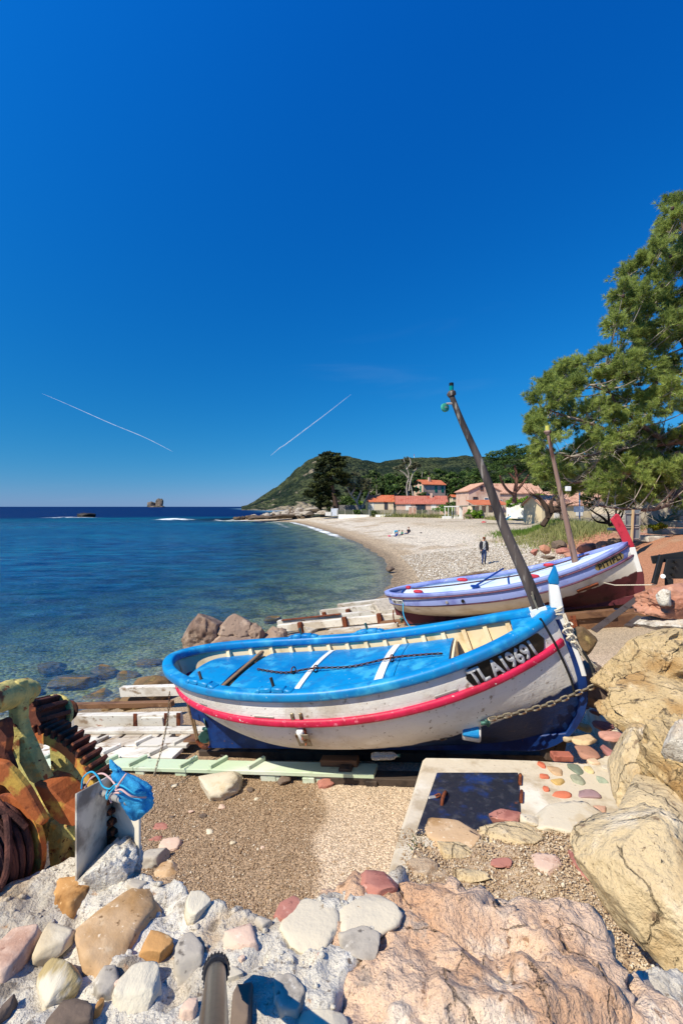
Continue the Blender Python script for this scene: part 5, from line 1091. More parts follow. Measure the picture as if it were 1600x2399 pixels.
rocks_r = [(1238, 1278, 1262, 1302), (1262, 1268, 1290, 1300), (1285, 1256, 1330, 1285), (1300, 1278, 1340, 1298), (1315, 1288, 1370, 1310), (1262, 1295, 1300, 1312), (1340, 1262, 1400, 1300), (1385, 1255, 1440, 1300), (1420, 1250, 1470, 1290)]
for i, r_ in enumerate(rocks_r):
    d = 26 - i * .9; m0, m1 = (r_[0] + r_[2]) / 2, r_[3]; r_ = (m0 - (m0 - r_[0]) * .8, m1 - (m1 - r_[1]) * .7, m0 + (r_[2] - m0) * .8, m1); rock_px(*r_, d, (r_[2] - r_[0]) * d / F, (m_rstone, m_brb, m_dstone)[i % 3], 940 + i, '%s reddish rock from the left on the bank behind the lavender boat' % ORD[i], cat='rock', name='rock', sub=4, group='reddish rocks on the bank')

# ------------------------------------------------------------------ the old hand winch
m_wpaint = mat('flaking_green_paint_on_rust', hexc(204, 188, 112), .7, [(hexc(172, 164, 100), 40, .42, .58), (hexc(206, 166, 84), 36, .57, .66), (hexc(150, 88, 48), 26, .60, .66), (hexc(86, 44, 32), 44, .61, .66), (hexc(120, 70, 42), 9, .62, .68)], [(30, .6, .012), (90, .4, .004)])
m_wrust = mat('dark_flaky_rust', hexc(94, 50, 36), .85, [(hexc(58, 32, 26), 12, .46, .6), (hexc(146, 80, 46), 20, .58, .68)], [(40, .6, .01), (120, .4, .003)])
m_worange = mat('orange_rust', hexc(168, 92, 48), .8, [(hexc(196, 156, 70), 9, .52, .62), (hexc(112, 54, 32), 13, .55, .66)], [(40, .5, .008)])
m_cable = mat('rusty_wire_rope', hexc(96, 58, 50), .85, [(hexc(66, 38, 34), 20, .45, .6)], [(150, .8, .005)])
ax = Vector((.35, .937, 0)).normalized(); G = P(122, 1908, 1.36); D = G - ax * .19
e1 = Vector((0, 0, 1)).cross(ax).normalized(); e2 = ax.cross(e1)
def circ(c, r, a, off=0.): return c + ax * off + (e1 * math.cos(a) + e2 * math.sin(a)) * r
winch = thing('hand_winch', 'old rusty hand winch with flaking green paint and a drum of wire rope', 'winch', (G.x, G.y, 3.1))
def ring(c, r0, r1, w_, m, name, n=64, parent=winch, bevel=.003):
    v = []; f_ = []
    for i in range(n):
        a = 2 * math.pi * i / n
        for (r, o_) in ((r0, -w_ / 2), (r1, -w_ / 2), (r1, w_ / 2), (r0, w_ / 2)): v.append(circ(c, r, a, o_))
    for i in range(n):
        j = (i + 1) % n
        for k in range(4): f_.append((i * 4 + k, j * 4 + k, j * 4 + (k + 1) % 4, i * 4 + (k + 1) % 4))
    b_ = MB(); b_.add(v, f_); return b_.build(name, m, parent, True)
gear = ring(G, .225, .252, .058, m_worange, 'gear_ring')
me = None
for i in range(62):
    a = 2 * math.pi * i / 62; pos = circ(G, .262, a); er = (e1 * math.cos(a) + e2 * math.sin(a)); et = ax.cross(er); rot = Matrix((et, er, ax)).transposed()
    if me is None:
        mb = MB(); pr_ = [(-.0075, -.014), (.0075, -.014), (.0055, .012), (-.0055, .012)]; mb.prism([Vector((x, y, -.030)) for x, y in pr_], (0, 0, .060)); me = mb.build('tooth', m_wrust, None, False, .002); o = me
    else: o = me.copy(); link(o)
    o.matrix_basis = Matrix.Translation(pos) @ rot.to_4x4(); setparent(o, gear)
for ang_ in (45, 225, 300):
    a = R(ang_); mb = MB(); mb.beam(circ(G, .03, a), circ(G, .23, a), .05, .022, up=ax); mb.build('spoke', m_wpaint, gear, False, .006)
mb = MB(); mb.tube([G + ax * -.42, G + ax * .12], .024, 12); mb.build('shaft', m_wrust, winch, True)
mb = MB(); mb.tube([G + ax * -.05, G + ax * .05], .05, 16); mb.build('hub', m_wpaint, winch, True, .005)
ring(D + ax * .075, .03, .125, .014, m_worange, 'drum_flange'); ring(D - ax * .13, .03, .125, .014, m_worange, 'drum_flange')
mb = MB(); mb.tube([D - ax * .125, D + ax * .068], .078, 24); mb.build('drum', m_wrust, winch, True)
mb = MB(); pts = []
for lay, r_ in ((0, .09), (1, .1085)):
    nn = 10
    for i in range(nn * 20):
        f_ = i / (nn * 20); off = (-.115 + .175 * f_) if lay == 0 else (.055 - .165 * f_); pts.append(circ(D, r_ + .003 * math.sin(i * .37), i / 20 * 2 * math.pi, off + .004 * math.sin(i * .11)))
mb.tube(pts, .0088, 8); mb.build('wire_rope', m_cable, winch, True)
mb = MB(); mb.tube(smooth_path([circ(D, .118, R(60), -.02), circ(D, .135, R(85), 0), circ(D, .13, R(115), .03), circ(D, .118, R(140), .05)], 14), .0088, 8); mb.tube(smooth_path([circ(D, .12, R(200), -.06), circ(D, .124, R(170), -.02), circ(D, .126, R(120), .02), circ(D, .12, R(80), .05)], 18), .0088, 8); mb.build('loose_turn', m_cable, winch, True)
def slabpx(pts, d, thick, m, name, bev=.004, parent=winch):
    b_ = MB(); b_.prism([P(u, v, d) for u, v in pts], ax * thick); return b_.build(name, m, parent, False, bev, 1)
slabpx([(10, 1608), (26, 1598), (38, 1597), (46, 1603), (48, 1640), (47, 1690), (55, 1720), (66, 1742), (80, 1775), (94, 1805), (112, 1840), (104, 1850), (86, 1842), (68, 1832), (46, 1792), (28, 1752), (20, 1712), (17, 1650)], 1.27, .03, m_wpaint, 'side_frame')
slabpx([(76, 1836), (112, 1845), (130, 1862), (150, 1885), (175, 1898), (200, 1900), (200, 1928), (172, 1938), (140, 1933), (118, 1915), (98, 1880)], 1.25, .075, m_worange, 'frame_foot')
slabpx([(140, 1938), (185, 1938), (205, 1945), (205, 1972), (170, 1972), (146, 1960)], 1.27, .06, m_wpaint, 'foot_flange')
slabpx([(116, 1925), (148, 1955), (147, 1985), (140, 2010), (150, 2035), (165, 2060), (120, 2070), (112, 2000), (110, 1950)], 1.29, .05, m_wpaint, 'front_leg')
slabpx([(112, 1722), (150, 1735), (160, 1800), (172, 1890), (176, 1960), (138, 1990), (128, 1900), (118, 1800)], 1.52, .05, m_wpaint, 'rear_leg')
slabpx([(-30, 1700), (8, 1684), (16, 1690), (20, 1730), (15, 1765), (30, 1805), (26, 1850), (5, 1842), (-30, 1800)], 1.22, .02, m_wrust, 'second_frame')
slabpx([(-30, 1780), (8, 1788), (32, 1812), (62, 1850), (82, 1886), (104, 1926), (96, 1938), (84, 1932), (48, 1888), (10, 1845), (-30, 1830)], 1.20, .02, m_worange, 'link_arm')
mb = MB(); mb.tube([P(-40, 1650, 1.18), P(20, 1628, 1.27), P(58, 1622, 1.33)], [.036, .040, .040], 18); mb.build('bearing', m_wpaint, winch, True)
mb = MB(); mb.tube([P(56, 1623, 1.33), P(76, 1616, 1.37)], .027, 16); mb.build('bearing_end', m_wpaint, winch, True)
pa, pb = P(62, 1694, 1.36), P(124, 1676, 1.47); pd = (pb - pa).normalized()
mb = MB(); mb.tube([pa, pb], .048, 20); pin = mb.build('pinion', m_wrust, winch, True)
pe1 = pd.orthogonal().normalized(); pe2 = pd.cross(pe1)
for k in range(11):
    a = 2 * math.pi * k / 11; dv = pe1 * math.cos(a) + pe2 * math.sin(a); mb = MB(); mb.beam(pa + dv * .054, pb + dv * .054, .014, .020, up=dv); mb.build('pinion_tooth', m_wrust, pin, False, .002)
mb = MB(); mb.tube([pb, pb + pd * .014], .064, 24); mb.build('pinion_flange', m_wpaint, winch, True, .003)
mb = MB(); mb.tube([pb + pd * .01, pb + pd * .075], .021, 6); sq = mb.build('crank_shaft', m_wrust, winch, False, .002)
mb = MB(); mb.tube([pb + pd * .075, pb + pd * .082], .034, 14); mb.tube([pb + pd * .082, pb + pd * .10], .02, 6); mb.tube([pb + pd * .10, pb + pd * .112], .011, 8); mb.build('shaft_nut', m_wrust, sq, False, .002)
# steel angle set in mortar, bolt, cloth
m_angle = mat('dull_galvanised_steel', hexc(218, 210, 194), .75, [(hexc(140, 130, 118), 7, .5, .66), (hexc(118, 92, 70), 18, .68, .76)], [(30, .15, .003)])
ang = thing('steel_angle', 'grey steel angle standing in the mortar beside the winch', 'steel angle', P(255, 2040, 1.2))
pl_, pc_, pr_ = P(182, 1860, 1.13), P(264, 1815, 1.27), P(326, 1850, 1.20)
def plate3(a, b_, zb, th, m, name, parent, ta=None, tb=None):
    n_ = Vector((0, 0, 1)).cross((b_ - a)).normalized() * th; b = MB(); b.prism([Vector((a.x, a.y, zb)), Vector((b_.x, b_.y, zb)), Vector((b_.x, b_.y, b_.z)), Vector((a.x, a.y, a.z))], n_); return b.build(name, m, parent, False, .0015)
plate3(pl_, pc_, 3.27, .007, m_angle, 'flange', ang); plate3(pc_ + Vector((.001, -.003, 0)), pr_, 3.27, .007, m_angle, 'flange', ang)
b0, b1 = P(240, 1858, 1.21), P(302, 1880, 1.11); mb = MB(); nb_ = 26
mb.tube([b0.lerp(b1, k / nb_) for k in range(nb_ + 1)], [.0085 if k % 2 else .0072 for k in range(nb_ + 1)], 10); mb.build('bolt', m_steelgrey, ang, True)
p, f_ = rockmesh(P(262, 2052, 1.17), (.13, .12, .13), 55, 5, .4, cuts=2, fine=.10); tag(mesh('mortar_heap', p, f_, m_mortar), 'lumpy grey mortar heaped inside the steel angle', 'mortar')
m_cloth = mat('blue_fleece_cloth', hexc(56, 158, 208), .97, [(hexc(20, 112, 170), 14, .46, .62)], [(60, .5, .006), (240, .5, .002)])
cl = [(260, 1780, .002), (266, 1792, .008), (272, 1800, .013), (278, 1808, .010), (290, 1820, .026), (306, 1836, .036), (314, 1856, .039), (318, 1874, .036), (322, 1892, .030), (320, 1908, .018), (314, 1922, .004)]
path = smooth_path([P(u, v, 1.12) for u, v, r_ in cl], 48); rr = np.interp(np.linspace(0, 1, 48), np.linspace(0, 1, len(cl)), [r_ for *_, r_ in cl]); V = []; sg = 40
for i, p in enumerate(path):
    for k in range(sg):
        a = 2 * math.pi * k / sg; wv = 1 + .45 * float(fbm(np.array([[math.cos(a) * 1.6, i * .12, math.sin(a) * 1.6]]), 4, 5, .6, ridged=True)[0]) - .12 + .10 * math.sin(6 * a + .9 * math.sin(i * .25)) * (i > 12); V.append(p + Vector((math.cos(a) * rr[i] * wv, math.sin(a) * rr[i] * .55 * wv, .25 * rr[i] * math.cos(a) * -.6)))
fl = [tuple(map(int, q)) for q in grid_faces(48, sg, wrap_v=True)] + [tuple(range(sg)), tuple(range(47 * sg, 48 * sg))[::-1]]
bag = mesh('cloth_bundle', V, fl, m_cloth); tag(bag, 'blue fleece cloth tied over the end of the steel angle', 'cloth')
mb = MB(); mb.tube(smooth_path([P(192, 1848, 1.15), P(196, 1822, 1.15), P(215, 1808, 1.14), P(230, 1820, 1.13), P(242, 1842, 1.12), P(258, 1848, 1.11), P(272, 1838, 1.09), P(290, 1842, 1.075), P(318, 1860, 1.07), P(343, 1862, 1.10)], 60), .0021, 6)
mb.tube(smooth_path([P(254, 1850, 1.13), P(250, 1862, 1.12), P(252, 1872, 1.11), P(258, 1858, 1.10), P(275, 1840, 1.09)], 24), .0021, 6); o = mb.build('tie_cord', m_rope_b, None, True); tag(o, 'turquoise cord wound around the blue cloth', 'cord')
mb = MB(); mb.tube(smooth_path([P(200, 1845, 1.16), P(215, 1822, 1.15), P(240, 1812, 1.14), P(260, 1825, 1.12), P(275, 1842, 1.085), P(285, 1830, 1.08), P(297, 1812, 1.08), P(280, 1835, 1.08), P(272, 1852, 1.085), P(285, 1850, 1.075), P(310, 1866, 1.07), P(343, 1868, 1.10)], 70), .0021, 6)
mb.tube(smooth_path([P(262, 1880, 1.115), P(258, 1868, 1.11), P(268, 1858, 1.10), P(283, 1858, 1.09)], 20), .0021, 6); o = mb.build('tie_cord', mat('pink_cord', hexc(206, 168, 164), .8), None, True); tag(o, 'pale pink cord wound around the blue cloth', 'cord')
# chain hanging in front of the stern
cp = smooth_path([P(398, 1620, 5.85), P(394, 1680, 5.8), P(380, 1750, 5.6), P(366, 1800, 5.45), P(362, 1822, 5.4)], 40); chain_along(cp, .05, .03, .005, m_galv, 'stern_chain', None, single=True); o = bpy.data.objects['stern_chain']; tag(o, 'thin chain hanging from the stern down to the dirt', 'chain')
# plastic bottle under the hull
c0, c1 = P(872, 1772, 5.0), P(932, 1770, 4.86); bd = (c1 - c0); mb = MB(); mb.tube([c0.lerp(c1, k) for k in (0, .02, .12, .3, .32, .5, .52, .7, .85, .93, 1)], [.02, .038, .042, .042, .039, .042, .039, .042, .036, .016, .014], 16)
m_pet = bpy.data.materials.new('clear_plastic'); m_pet.use_nodes = True; b_ = m_pet.node_tree.nodes['Principled BSDF']; b_.inputs['Base Color'].default_value = (.85, .88, .88, 1); b_.inputs['Roughness'].default_value = .15; b_.inputs['Transmission Weight'].default_value = .75
bt = thing('plastic_bottle', 'clear plastic bottle lying under the blue boat', 'bottle', c0); mb.build('body', m_pet, bt, True)
mb = MB(); mb.tube([c1, c1 + bd.normalized() * .025], .016, 12); mb.build('cap', m_prop, bt, True)
# tripod leg standing on the wall
m_trip = mat('black_anodised_tube', hexc(70, 66, 64), .3, [(hexc(50, 48, 48), 3, .5, .6)], [], metal=.7, stretch=(30, 30, 1)); m_rub = mat('black_rubber', hexc(26, 28, 36), .5, [], [(80, .3, .003)])
ft = P(507, 2268, .835); hd_ = Vector((.0, -.03, 4.17)); td = (hd_ - ft).normalized(); trip = thing('tripod_leg', 'black tripod leg with a ribbed twist lock standing on the wall', 'tripod', ft)
mb = MB(); mb.tube([ft + td * .03, ft + td * .75], .0165, 20); mb.build('tube', m_trip, trip, True)
mb = MB(); mb.tube([ft - td * .035, ft + td * .0, ft + td * .05, ft + td * .065], [.012, .0205, .0225, .0205], 24); tl = mb.build('twist_lock', m_rub, trip, True)
t1 = td.orthogonal().normalized(); t2 = td.cross(t1)
for k in range(22):
    a = 2 * math.pi * k / 22; dv = t1 * math.cos(a) + t2 * math.sin(a); mb = MB(); mb.beam(ft + td * .004 + dv * .0215, ft + td * .046 + dv * .0228, .003, .003, up=dv); mb.build('lock_rib', m_rub, tl)
# grass tuft by the hatch
def tuft(c, n, h, spread, m, name, label, cat, seed, wdt=.006):
    r2 = random.Random(seed); V = []; fl = []
    for k in range(n):
        b0 = Vector(c) + Vector((r2.gauss(0, spread * .4), r2.gauss(0, spread * .4), -.01)); l = Vector((r2.gauss(0, .35), r2.gauss(0, .35), 1)).normalized() * h * r2.uniform(.5, 1.1); sd = l.orthogonal().normalized() * wdt
        i = len(V); V += [b0 - sd, b0 + sd, b0 + l * .6 + sd * .7 + Vector((0, 0, 0)), b0 + l * .6 - sd * .7, b0 + l + Vector((l.x, l.y, -.2 * h)) * .3]; fl += [(i, i + 1, i + 2, i + 3), (i + 3, i + 2, i + 4)]
    o = mesh(name, V, fl, m); return tag(o, label, cat)
m_grass = mat('fresh_grass', hexc(98, 128, 52), .8, [(hexc(70, 100, 36), 9, .5, .66)])
tuft(on_z(985, 1992, 2.12), 40, .09, .06, m_grass, 'grass_tuft', 'small green grass tuft by the corner of the hatch', 'grass', 4)
# ------------------------------------------------------------------ trees and plants
def leaf_mat(name, dark, light, transl=.25, rough=.75):
    m = bpy.data.materials.new(name); m.use_nodes = True; N = Nd(m); b_ = N.n['Principled BSDF']; b_.inputs['Roughness'].default_value = rough; b_.inputs['Specular IOR Level'].default_value = .25
    c_ = N.mix(N.attr('tint', True), hexc(*dark), hexc(*light)); N.l.new(c_, b_.inputs['Base Color'])
    if transl:
        t_ = N.new('ShaderNodeBsdfTranslucent'); N.l.new(c_, t_.inputs['Color']); ms = N.new('ShaderNodeMixShader'); ms.inputs[0].default_value = transl
        N.l.new(b_.outputs[0], ms.inputs[1]); N.l.new(t_.outputs[0], ms.inputs[2]); N.l.new(ms.outputs[0], N.n['Material Output'].inputs['Surface'])
    return m
m_bark = mat('grey_pine_bark', hexc(126, 106, 94), .9, [(hexc(90, 72, 64), 6, .46, .62), (hexc(160, 144, 132), 9, .6, .72)], [(14, .6, .02)])
m_barkg = mat('pale_grey_bark', hexc(170, 160, 150), .9, [(hexc(120, 108, 98), 2, .5, .66)], [(6, .5, .03)])
m_barkd = mat('dark_bark', hexc(74, 58, 48), .9, [(hexc(50, 40, 34), 2, .5, .66)], [(6, .5, .03)])
def leafmass(clumps, per, size, m, name, parent, seed, aspect=.45, shell=.6, up=.35, tint_up=.55):
    """many small leaf faces through ellipsoid clumps (x,y,z,rx,ry,rz)"""
    r2 = np.random.default_rng(seed); cl = np.array(clumps, float); n = len(cl) * per; ci = np.repeat(np.arange(len(cl)), per)
    d = r2.normal(size=(n, 3)); d /= np.linalg.norm(d, axis=1)[:, None]; rr = shell + (1 - shell) * r2.uniform(0, 1, n) ** .5
    rr *= 1 + .18 * r2.normal(size=n)
    pos = cl[ci, :3] + d * cl[ci, 3:] * rr[:, None]
    nrm = d * .8 + r2.normal(size=(n, 3)) * .6 + np.array([0, 0, up]); nrm /= np.linalg.norm(nrm, axis=1)[:, None]
    t = np.cross(nrm, r2.normal(size=(n, 3))); t /= np.maximum(np.linalg.norm(t, axis=1), 1e-6)[:, None]; b_ = np.cross(nrm, t)
    s_ = size * r2.lognormal(0, .3, n)[:, None]
    v = np.stack([pos - t * s_, pos + b_ * s_ * aspect + t * s_ * .1, pos + t * s_, pos - b_ * s_ * aspect + t * s_ * .1], 1)
    tint = np.clip(.35 + .25 * r2.normal(size=n) + .2 * r2.normal(size=len(cl))[ci], 0, 1)
    return mesh(name, v.reshape(-1, 3), np.arange(n * 4).reshape(-1, 4), m, parent, smooth=False, attrs={'tint': np.repeat(tint, 4)})
m_pine = leaf_mat('pine_foliage', (48, 66, 36), (120, 138, 74))
m_cyp = leaf_mat('cypress_foliage', (26, 36, 18), (82, 88, 36))
m_stone_pine = leaf_mat('stone_pine_foliage', (36, 60, 28), (96, 122, 56))
m_shrub = leaf_mat('shrub_foliage', (40, 62, 26), (104, 128, 54))
m_bright = leaf_mat('bright_leaves', (64, 104, 26), (138, 172, 56))
m_greyp = leaf_mat('dry_pine_foliage', (74, 78, 58), (124, 122, 90))
def pxclump(lst, d, dep=1.0, jit=.0):
    out = []
    for (u, v, ru, rv) in lst:
        c = P(u, v, d + random.uniform(-jit, jit)); k = d / F; out.append((c.x, c.y, c.z, ru * k, ru * k * dep, rv * k))
    return out
def subclump(cl, n, f=.45, seed=1):
    r2 = np.random.default_rng(seed); out = []
    for (x, y, z, a, b_, c) in cl:
        for k in range(n):
            dv = r2.normal(size=3); dv /= np.linalg.norm(dv); q = r2.uniform(.5, .95); out.append((x + dv[0] * a * q, y + dv[1] * b_ * q, z + dv[2] * c * q, a * f * r2.uniform(.7, 1.2), b_ * f, c * f * r2.uniform(.7, 1.2)))
    return out
# tall old cypress by the white box
T = thing('cypress_tree', 'tall dark windswept cypress standing by the point', 'tree', P(788, 1203, 126))
cl = pxclump([(772, 1064, 22, 6), (793, 1074, 20, 6), (762, 1078, 20, 9), (786, 1088, 24, 8), (752, 1096, 20, 10), (776, 1104, 26, 11), (800, 1114, 20, 9), (748, 1116, 18, 10), (764, 1126, 26, 12), (802, 1130, 16, 7), (740, 1142, 22, 10), (764, 1148, 26, 12), (732, 1156, 20, 8), (752, 1166, 22, 10), (778, 1160, 20, 12), (758, 1180, 16, 10)], 126, .8, 1.5)
leafmass(subclump(cl, 9, .42, 3), 60, .36, m_cyp, 'crown', T, 1)
mb = MB(); mb.tube(smooth_path([P(790, 1206, 126), P(786, 1180, 126), P(780, 1150, 126), P(776, 1120, 126), P(774, 1085, 126)], 16), [.9 - .045 * k for k in range(16)], 10); mb.build('trunk', m_barkd, T, True)
# grey straggly pine next to it
T = thing('pine_tree', 'straggly grey pine leaning over the small orange-roofed house', 'tree', P(845, 1196, 132))
mb = MB()
for pts in ([(845, 1200), (835, 1175), (822, 1160), (812, 1140), (800, 1125)], [(835, 1175), (846, 1150), (852, 1128)], [(822, 1160), (832, 1140), (830, 1118)], [(848, 1190), (862, 1160), (868, 1140)]): mb.tube(smooth_path([P(u, v, 132) for u, v in pts], 10), [.35 - .028 * k for k in range(10)], 6)
mb.build('trunk', m_barkg, T, True)
leafmass(subclump(pxclump([(806, 1118, 16, 8), (832, 1116, 22, 9), (850, 1126, 20, 10), (815, 1132, 16, 8), (842, 1140, 22, 9), (866, 1138, 18, 10), (822, 1150, 14, 7)], 132, .8, 2), 7, .4, 5), 34, .34, m_greyp, 'crown', T, 2)
# bare-trunked pine in the middle
T = thing('pine_tree', 'tall pine with bare pale trunks above the long red roof', 'tree', P(955, 1168, 140))
mb = MB()
for pts in ([(955, 1168), (952, 1140), (958, 1115), (950, 1090), (945, 1075)], [(958, 1150), (962, 1125), (970, 1100), (972, 1082)], [(968, 1165), (964, 1145), (958, 1125)], [(956, 1120), (946, 1108), (936, 1102)], [(952, 1100), (962, 1085), (958, 1072)], [(970, 1105), (980, 1092)]): mb.tube(smooth_path([P(u, v, 140) for u, v in pts], 10), [.3 - .025 * k for k in range(10)], 6)
mb.build('trunk', m_barkg, T, True)
leafmass(subclump(pxclump([(945, 1082, 14, 7), (958, 1076, 16, 6), (976, 1088, 12, 8), (935, 1098, 12, 7), (965, 1094, 10, 6)], 140, .8, 2), 7, .4, 6), 26, .34, m_greyp, 'crown', T, 3)
# the wood behind the houses: each tree its own
protos = []
def wood_tree(seed, m):
    r2 = random.Random(seed); h = 12.; T = thing('pine_tree', 'x', 'tree', (0, 0, 0), 'pines of the wood behind the houses'); cl = []
    for k in range(12):
        a = r2.uniform(0, 6.28); q = r2.uniform(.2, 1) ** .6 * 3.2; cl.append((q * math.cos(a), q * math.sin(a), h * (r2.uniform(.42, .95) - .03 * q), r2.uniform(1.1, 1.9), r2.uniform(1.1, 1.9), r2.uniform(.7, 1.2)))
    leafmass(subclump(cl, 5, .5, seed), 40, .42, m, 'crown', T, seed)
    b_ = MB(); b_.tube(smooth_path([(0, 0, -2), (.3, 0, h * .3), (-.2, .2, h * .6), (.1, 0, h * .9)], 8), [.38, .34, .3, .26, .22, .18, .12, .06], 6)
    for k in range(5):
        a = r2.uniform(0, 6.28); z0 = h * r2.uniform(.35, .6); b_.tube([(0, 0, z0), (1.6 * math.cos(a), 1.6 * math.sin(a), z0 + 1.2), (2.6 * math.cos(a), 2.6 * math.sin(a), z0 + 2.6)], [.16, .1, .04], 5)
    b_.build('trunk', m_barkg if seed % 2 else m_barkd, T, True); return T
protos = [wood_tree(11, m_pine), wood_tree(12, m_pine), wood_tree(13, m_stone_pine)]
used_p = [False] * 3; r2 = random.Random(5); spots = []
for row, (d0, v0) in enumerate(((142, 1122), (160, 1108), (182, 1098))):
    for u in range(862 if row else 880, 1150, 25 - row * 2): spots.append((u + r2.uniform(-7, 7), d0 + r2.uniform(-6, 6) + (26 if row == 0 and 960 < u < 1062 else (12 if row == 1 and 960 < u < 1062 else 0)), v0 + r2.uniform(-6, 9)))
for u in (1180, 1215, 1250, 1290, 1330): spots.append((u, 150, 1108 + r2.uniform(-4, 6)))
spots += [(815, 160, 1140), (842, 165, 1128), (868, 158, 1120), (795, 170, 1158), (830, 150, 1150)]
order = {id(q_): k_ for k_, q_ in enumerate(sorted(spots, key=lambda q_: q_[0]))}; TENS = ['', 'twenty-', 'thirty-', 'forty-', 'fifty-']
def nth(k_):
    base_ = ORD + ['seventeenth', 'eighteenth', 'nineteenth', 'twentieth']
    if k_ < 20: return base_[k_]
    t_, o_ = divmod(k_ + 1, 10); return TENS[t_ - 1] + ORD[o_ - 1] if o_ else {3: 'thirtieth', 4: 'fortieth', 5: 'fiftieth'}[t_]
for i, (u, d, v) in enumerate(spots):
    x = (u - 800) / F * d; zg_ = gz(x, d); top = H - (v - 1187) / F * d; h = max(top - zg_, 6); k = i % 3
    lab = '%s pine from the left in the wood behind the houses' % nth(order[id(spots[i])])
    T = protos[k] if not used_p[k] else None
    sc_ = (h / 12 * r2.uniform(.9, 1.15), h / 12 * r2.uniform(.9, 1.15), h / 12)
    if T is not None:
        used_p[k] = True; T.location = (x, d, zg_); T.scale = sc_; T.rotation_euler = (0, 0, r2.uniform(0, 6)); T['label'] = lab
    else: copy_tree(protos[k], (x, d, zg_), lab, r2.uniform(0, 6), sc_)
# umbrella pine in front of the pink house
T = thing('umbrella_pine', 'broad umbrella pine with reddish forked trunk before the pink house', 'tree', P(1205, 1175, 62))
mb = MB()
for pts, r0 in (([(1204, 1178), (1206, 1150), (1210, 1120), (1205, 1090)], .34), ([(1207, 1152), (1222, 1135), (1238, 1112)], .24), ([(1205, 1160), (1188, 1148), (1175, 1128), (1170, 1112)], .22), ([(1208, 1125), (1190, 1105), (1180, 1090)], .16), ([(1208, 1120), (1232, 1098)], .14)):
    mb.tube(smooth_path([P(u, v, 62) for u, v in pts], 9), [r0 * (1 - .07 * k) for k in range(9)], 8)
mb.build('trunk', mat('reddish_pine_bark', hexc(112, 78, 66), .9, [(hexc(80, 54, 48), 2, .5, .66)], [(6, .5, .03)]), T, True)
cl = pxclump([(1210, 1052, 40, 12), (1175, 1066, 34, 13), (1240, 1060, 34, 14), (1150, 1086, 30, 12), (1200, 1078, 40, 14), (1248, 1084, 36, 14), (1125, 1106, 22, 12), (1165, 1104, 28, 12), (1215, 1100, 32, 10), (1262, 1102, 30, 12), (1112, 1114, 14, 10), (1145, 1118, 18, 8)], 62, 1.1, 1.6)
leafmass(subclump(cl, 16, .34, 9), 60, .13, m_stone_pine, 'crown', T, 21, up=.5)
# light pine sprays hanging beside it
T = thing('pine_tree', 'light green feathery pine between the umbrella pine and the near pine', 'tree', P(1300, 1215, 42))
leafmass(subclump(pxclump([(1265, 1070, 26, 20), (1280, 1100, 24, 22), (1262, 1128, 18, 14), (1300, 1128, 22, 16), (1255, 1098, 14, 14), (1320, 1100, 26, 24)], 42, 1, 1.5), 12, .36, 10), 40, .11, leaf_mat('light_pine_foliage', (74, 92, 40), (140, 150, 78)), 'crown', T, 22)
mb = MB()
for pts, r0 in (([(1318, 1218), (1312, 1190), (1300, 1160), (1285, 1120), (1272, 1085)], .2), ([(1306, 1175), (1330, 1140), (1325, 1105)], .12)): mb.tube(smooth_path([P(u, v, 42) for u, v in pts], 10), [r0 * (1 - .08 * k) for k in range(10)], 6)
mb.build('trunk', m_bark, T, True)
# the near pine at the right edge: limbs, twigs and needle tufts
def at_poly(poly, r2):
    us = [p[0] for p in poly]; vs = [p[1] for p in poly]
    while True:
        u, v = r2.uniform(min(us), max(us)), r2.uniform(min(vs), max(vs)); c = False; j = len(poly) - 1
        for i in range(len(poly)):
            if (poly[i][1] > v) != (poly[j][1] > v) and u < (poly[j][0] - poly[i][0]) * (v - poly[i][1]) / (poly[j][1] - poly[i][1]) + poly[i][0]: c = not c
            j = i
        if c: return u, v
def PK(u, v, d): return P(u, v, d * 1.4)
PT = thing('pine_tree', 'large near pine with long grey limbs reaching in from the right edge', 'tree', (19.0, 19.0, gz(19.0, 19.0)))
limbs = []
def limb(pts, r0, r1, d0=12.5, d1=12.5, n=20):
    k = len(pts); path = smooth_path([PK(u, v, d0 + (d1 - d0) * i / (k - 1)) for i, (u, v) in enumerate(pts)], n); limbs.append(path); b_ = MB(); b_.tube(path, [1.4 * (r0 + (r1 - r0) * i / (n - 1)) for i in range(n)], 9); b_.build('limb', m_bark, PT, True)
limb([(1870, 1130), (1700, 1085), (1600, 1062), (1540, 1088), (1480, 1104), (1430, 1112), (1380, 1128), (1340, 1130)], .15, .03, 13.6, 12.0)
limb([(1870, 1080), (1720, 1040), (1600, 1034), (1540, 1040), (1480, 1046), (1440, 1062), (1400, 1080)], .14, .03, 13.6, 12.6)
limb([(1860, 1200), (1700, 1120), (1610, 1130), (1578, 1160), (1562, 1182), (1520, 1194), (1460, 1192), (1400, 1184)], .11, .025, 13.6, 11.4)
limb([(1560, 1036), (1510, 1002), (1470, 968), (1440, 940), (1420, 905)], .08, .02, 12.9, 12.4)
limb([(1520, 1042), (1470, 1020), (1420, 1006), (1360, 985), (1310, 970), (1275, 955)], .07, .015, 12.8, 12.2)
limb([(1700, 1050), (1640, 900), (1590, 780), (1540, 720), (1490, 690)], .12, .02, 13.4, 12.8)
limb([(1680, 1000), (1640, 820), (1620, 650), (1600, 540), (1590, 480)], .12, .02, 13.4, 13.2)
limb([(1640, 900), (1560, 860), (1480, 840), (1420, 850)], .07, .015, 13.3, 12.4)
limb([(1480, 1046), (1420, 1060), (1350, 1070), (1290, 1062)], .05, .012, 12.5, 12.0)
limb([(1560, 860), (1520, 910), (1460, 930), (1390, 905), (1340, 890)], .05, .012, 13.0, 12.2)
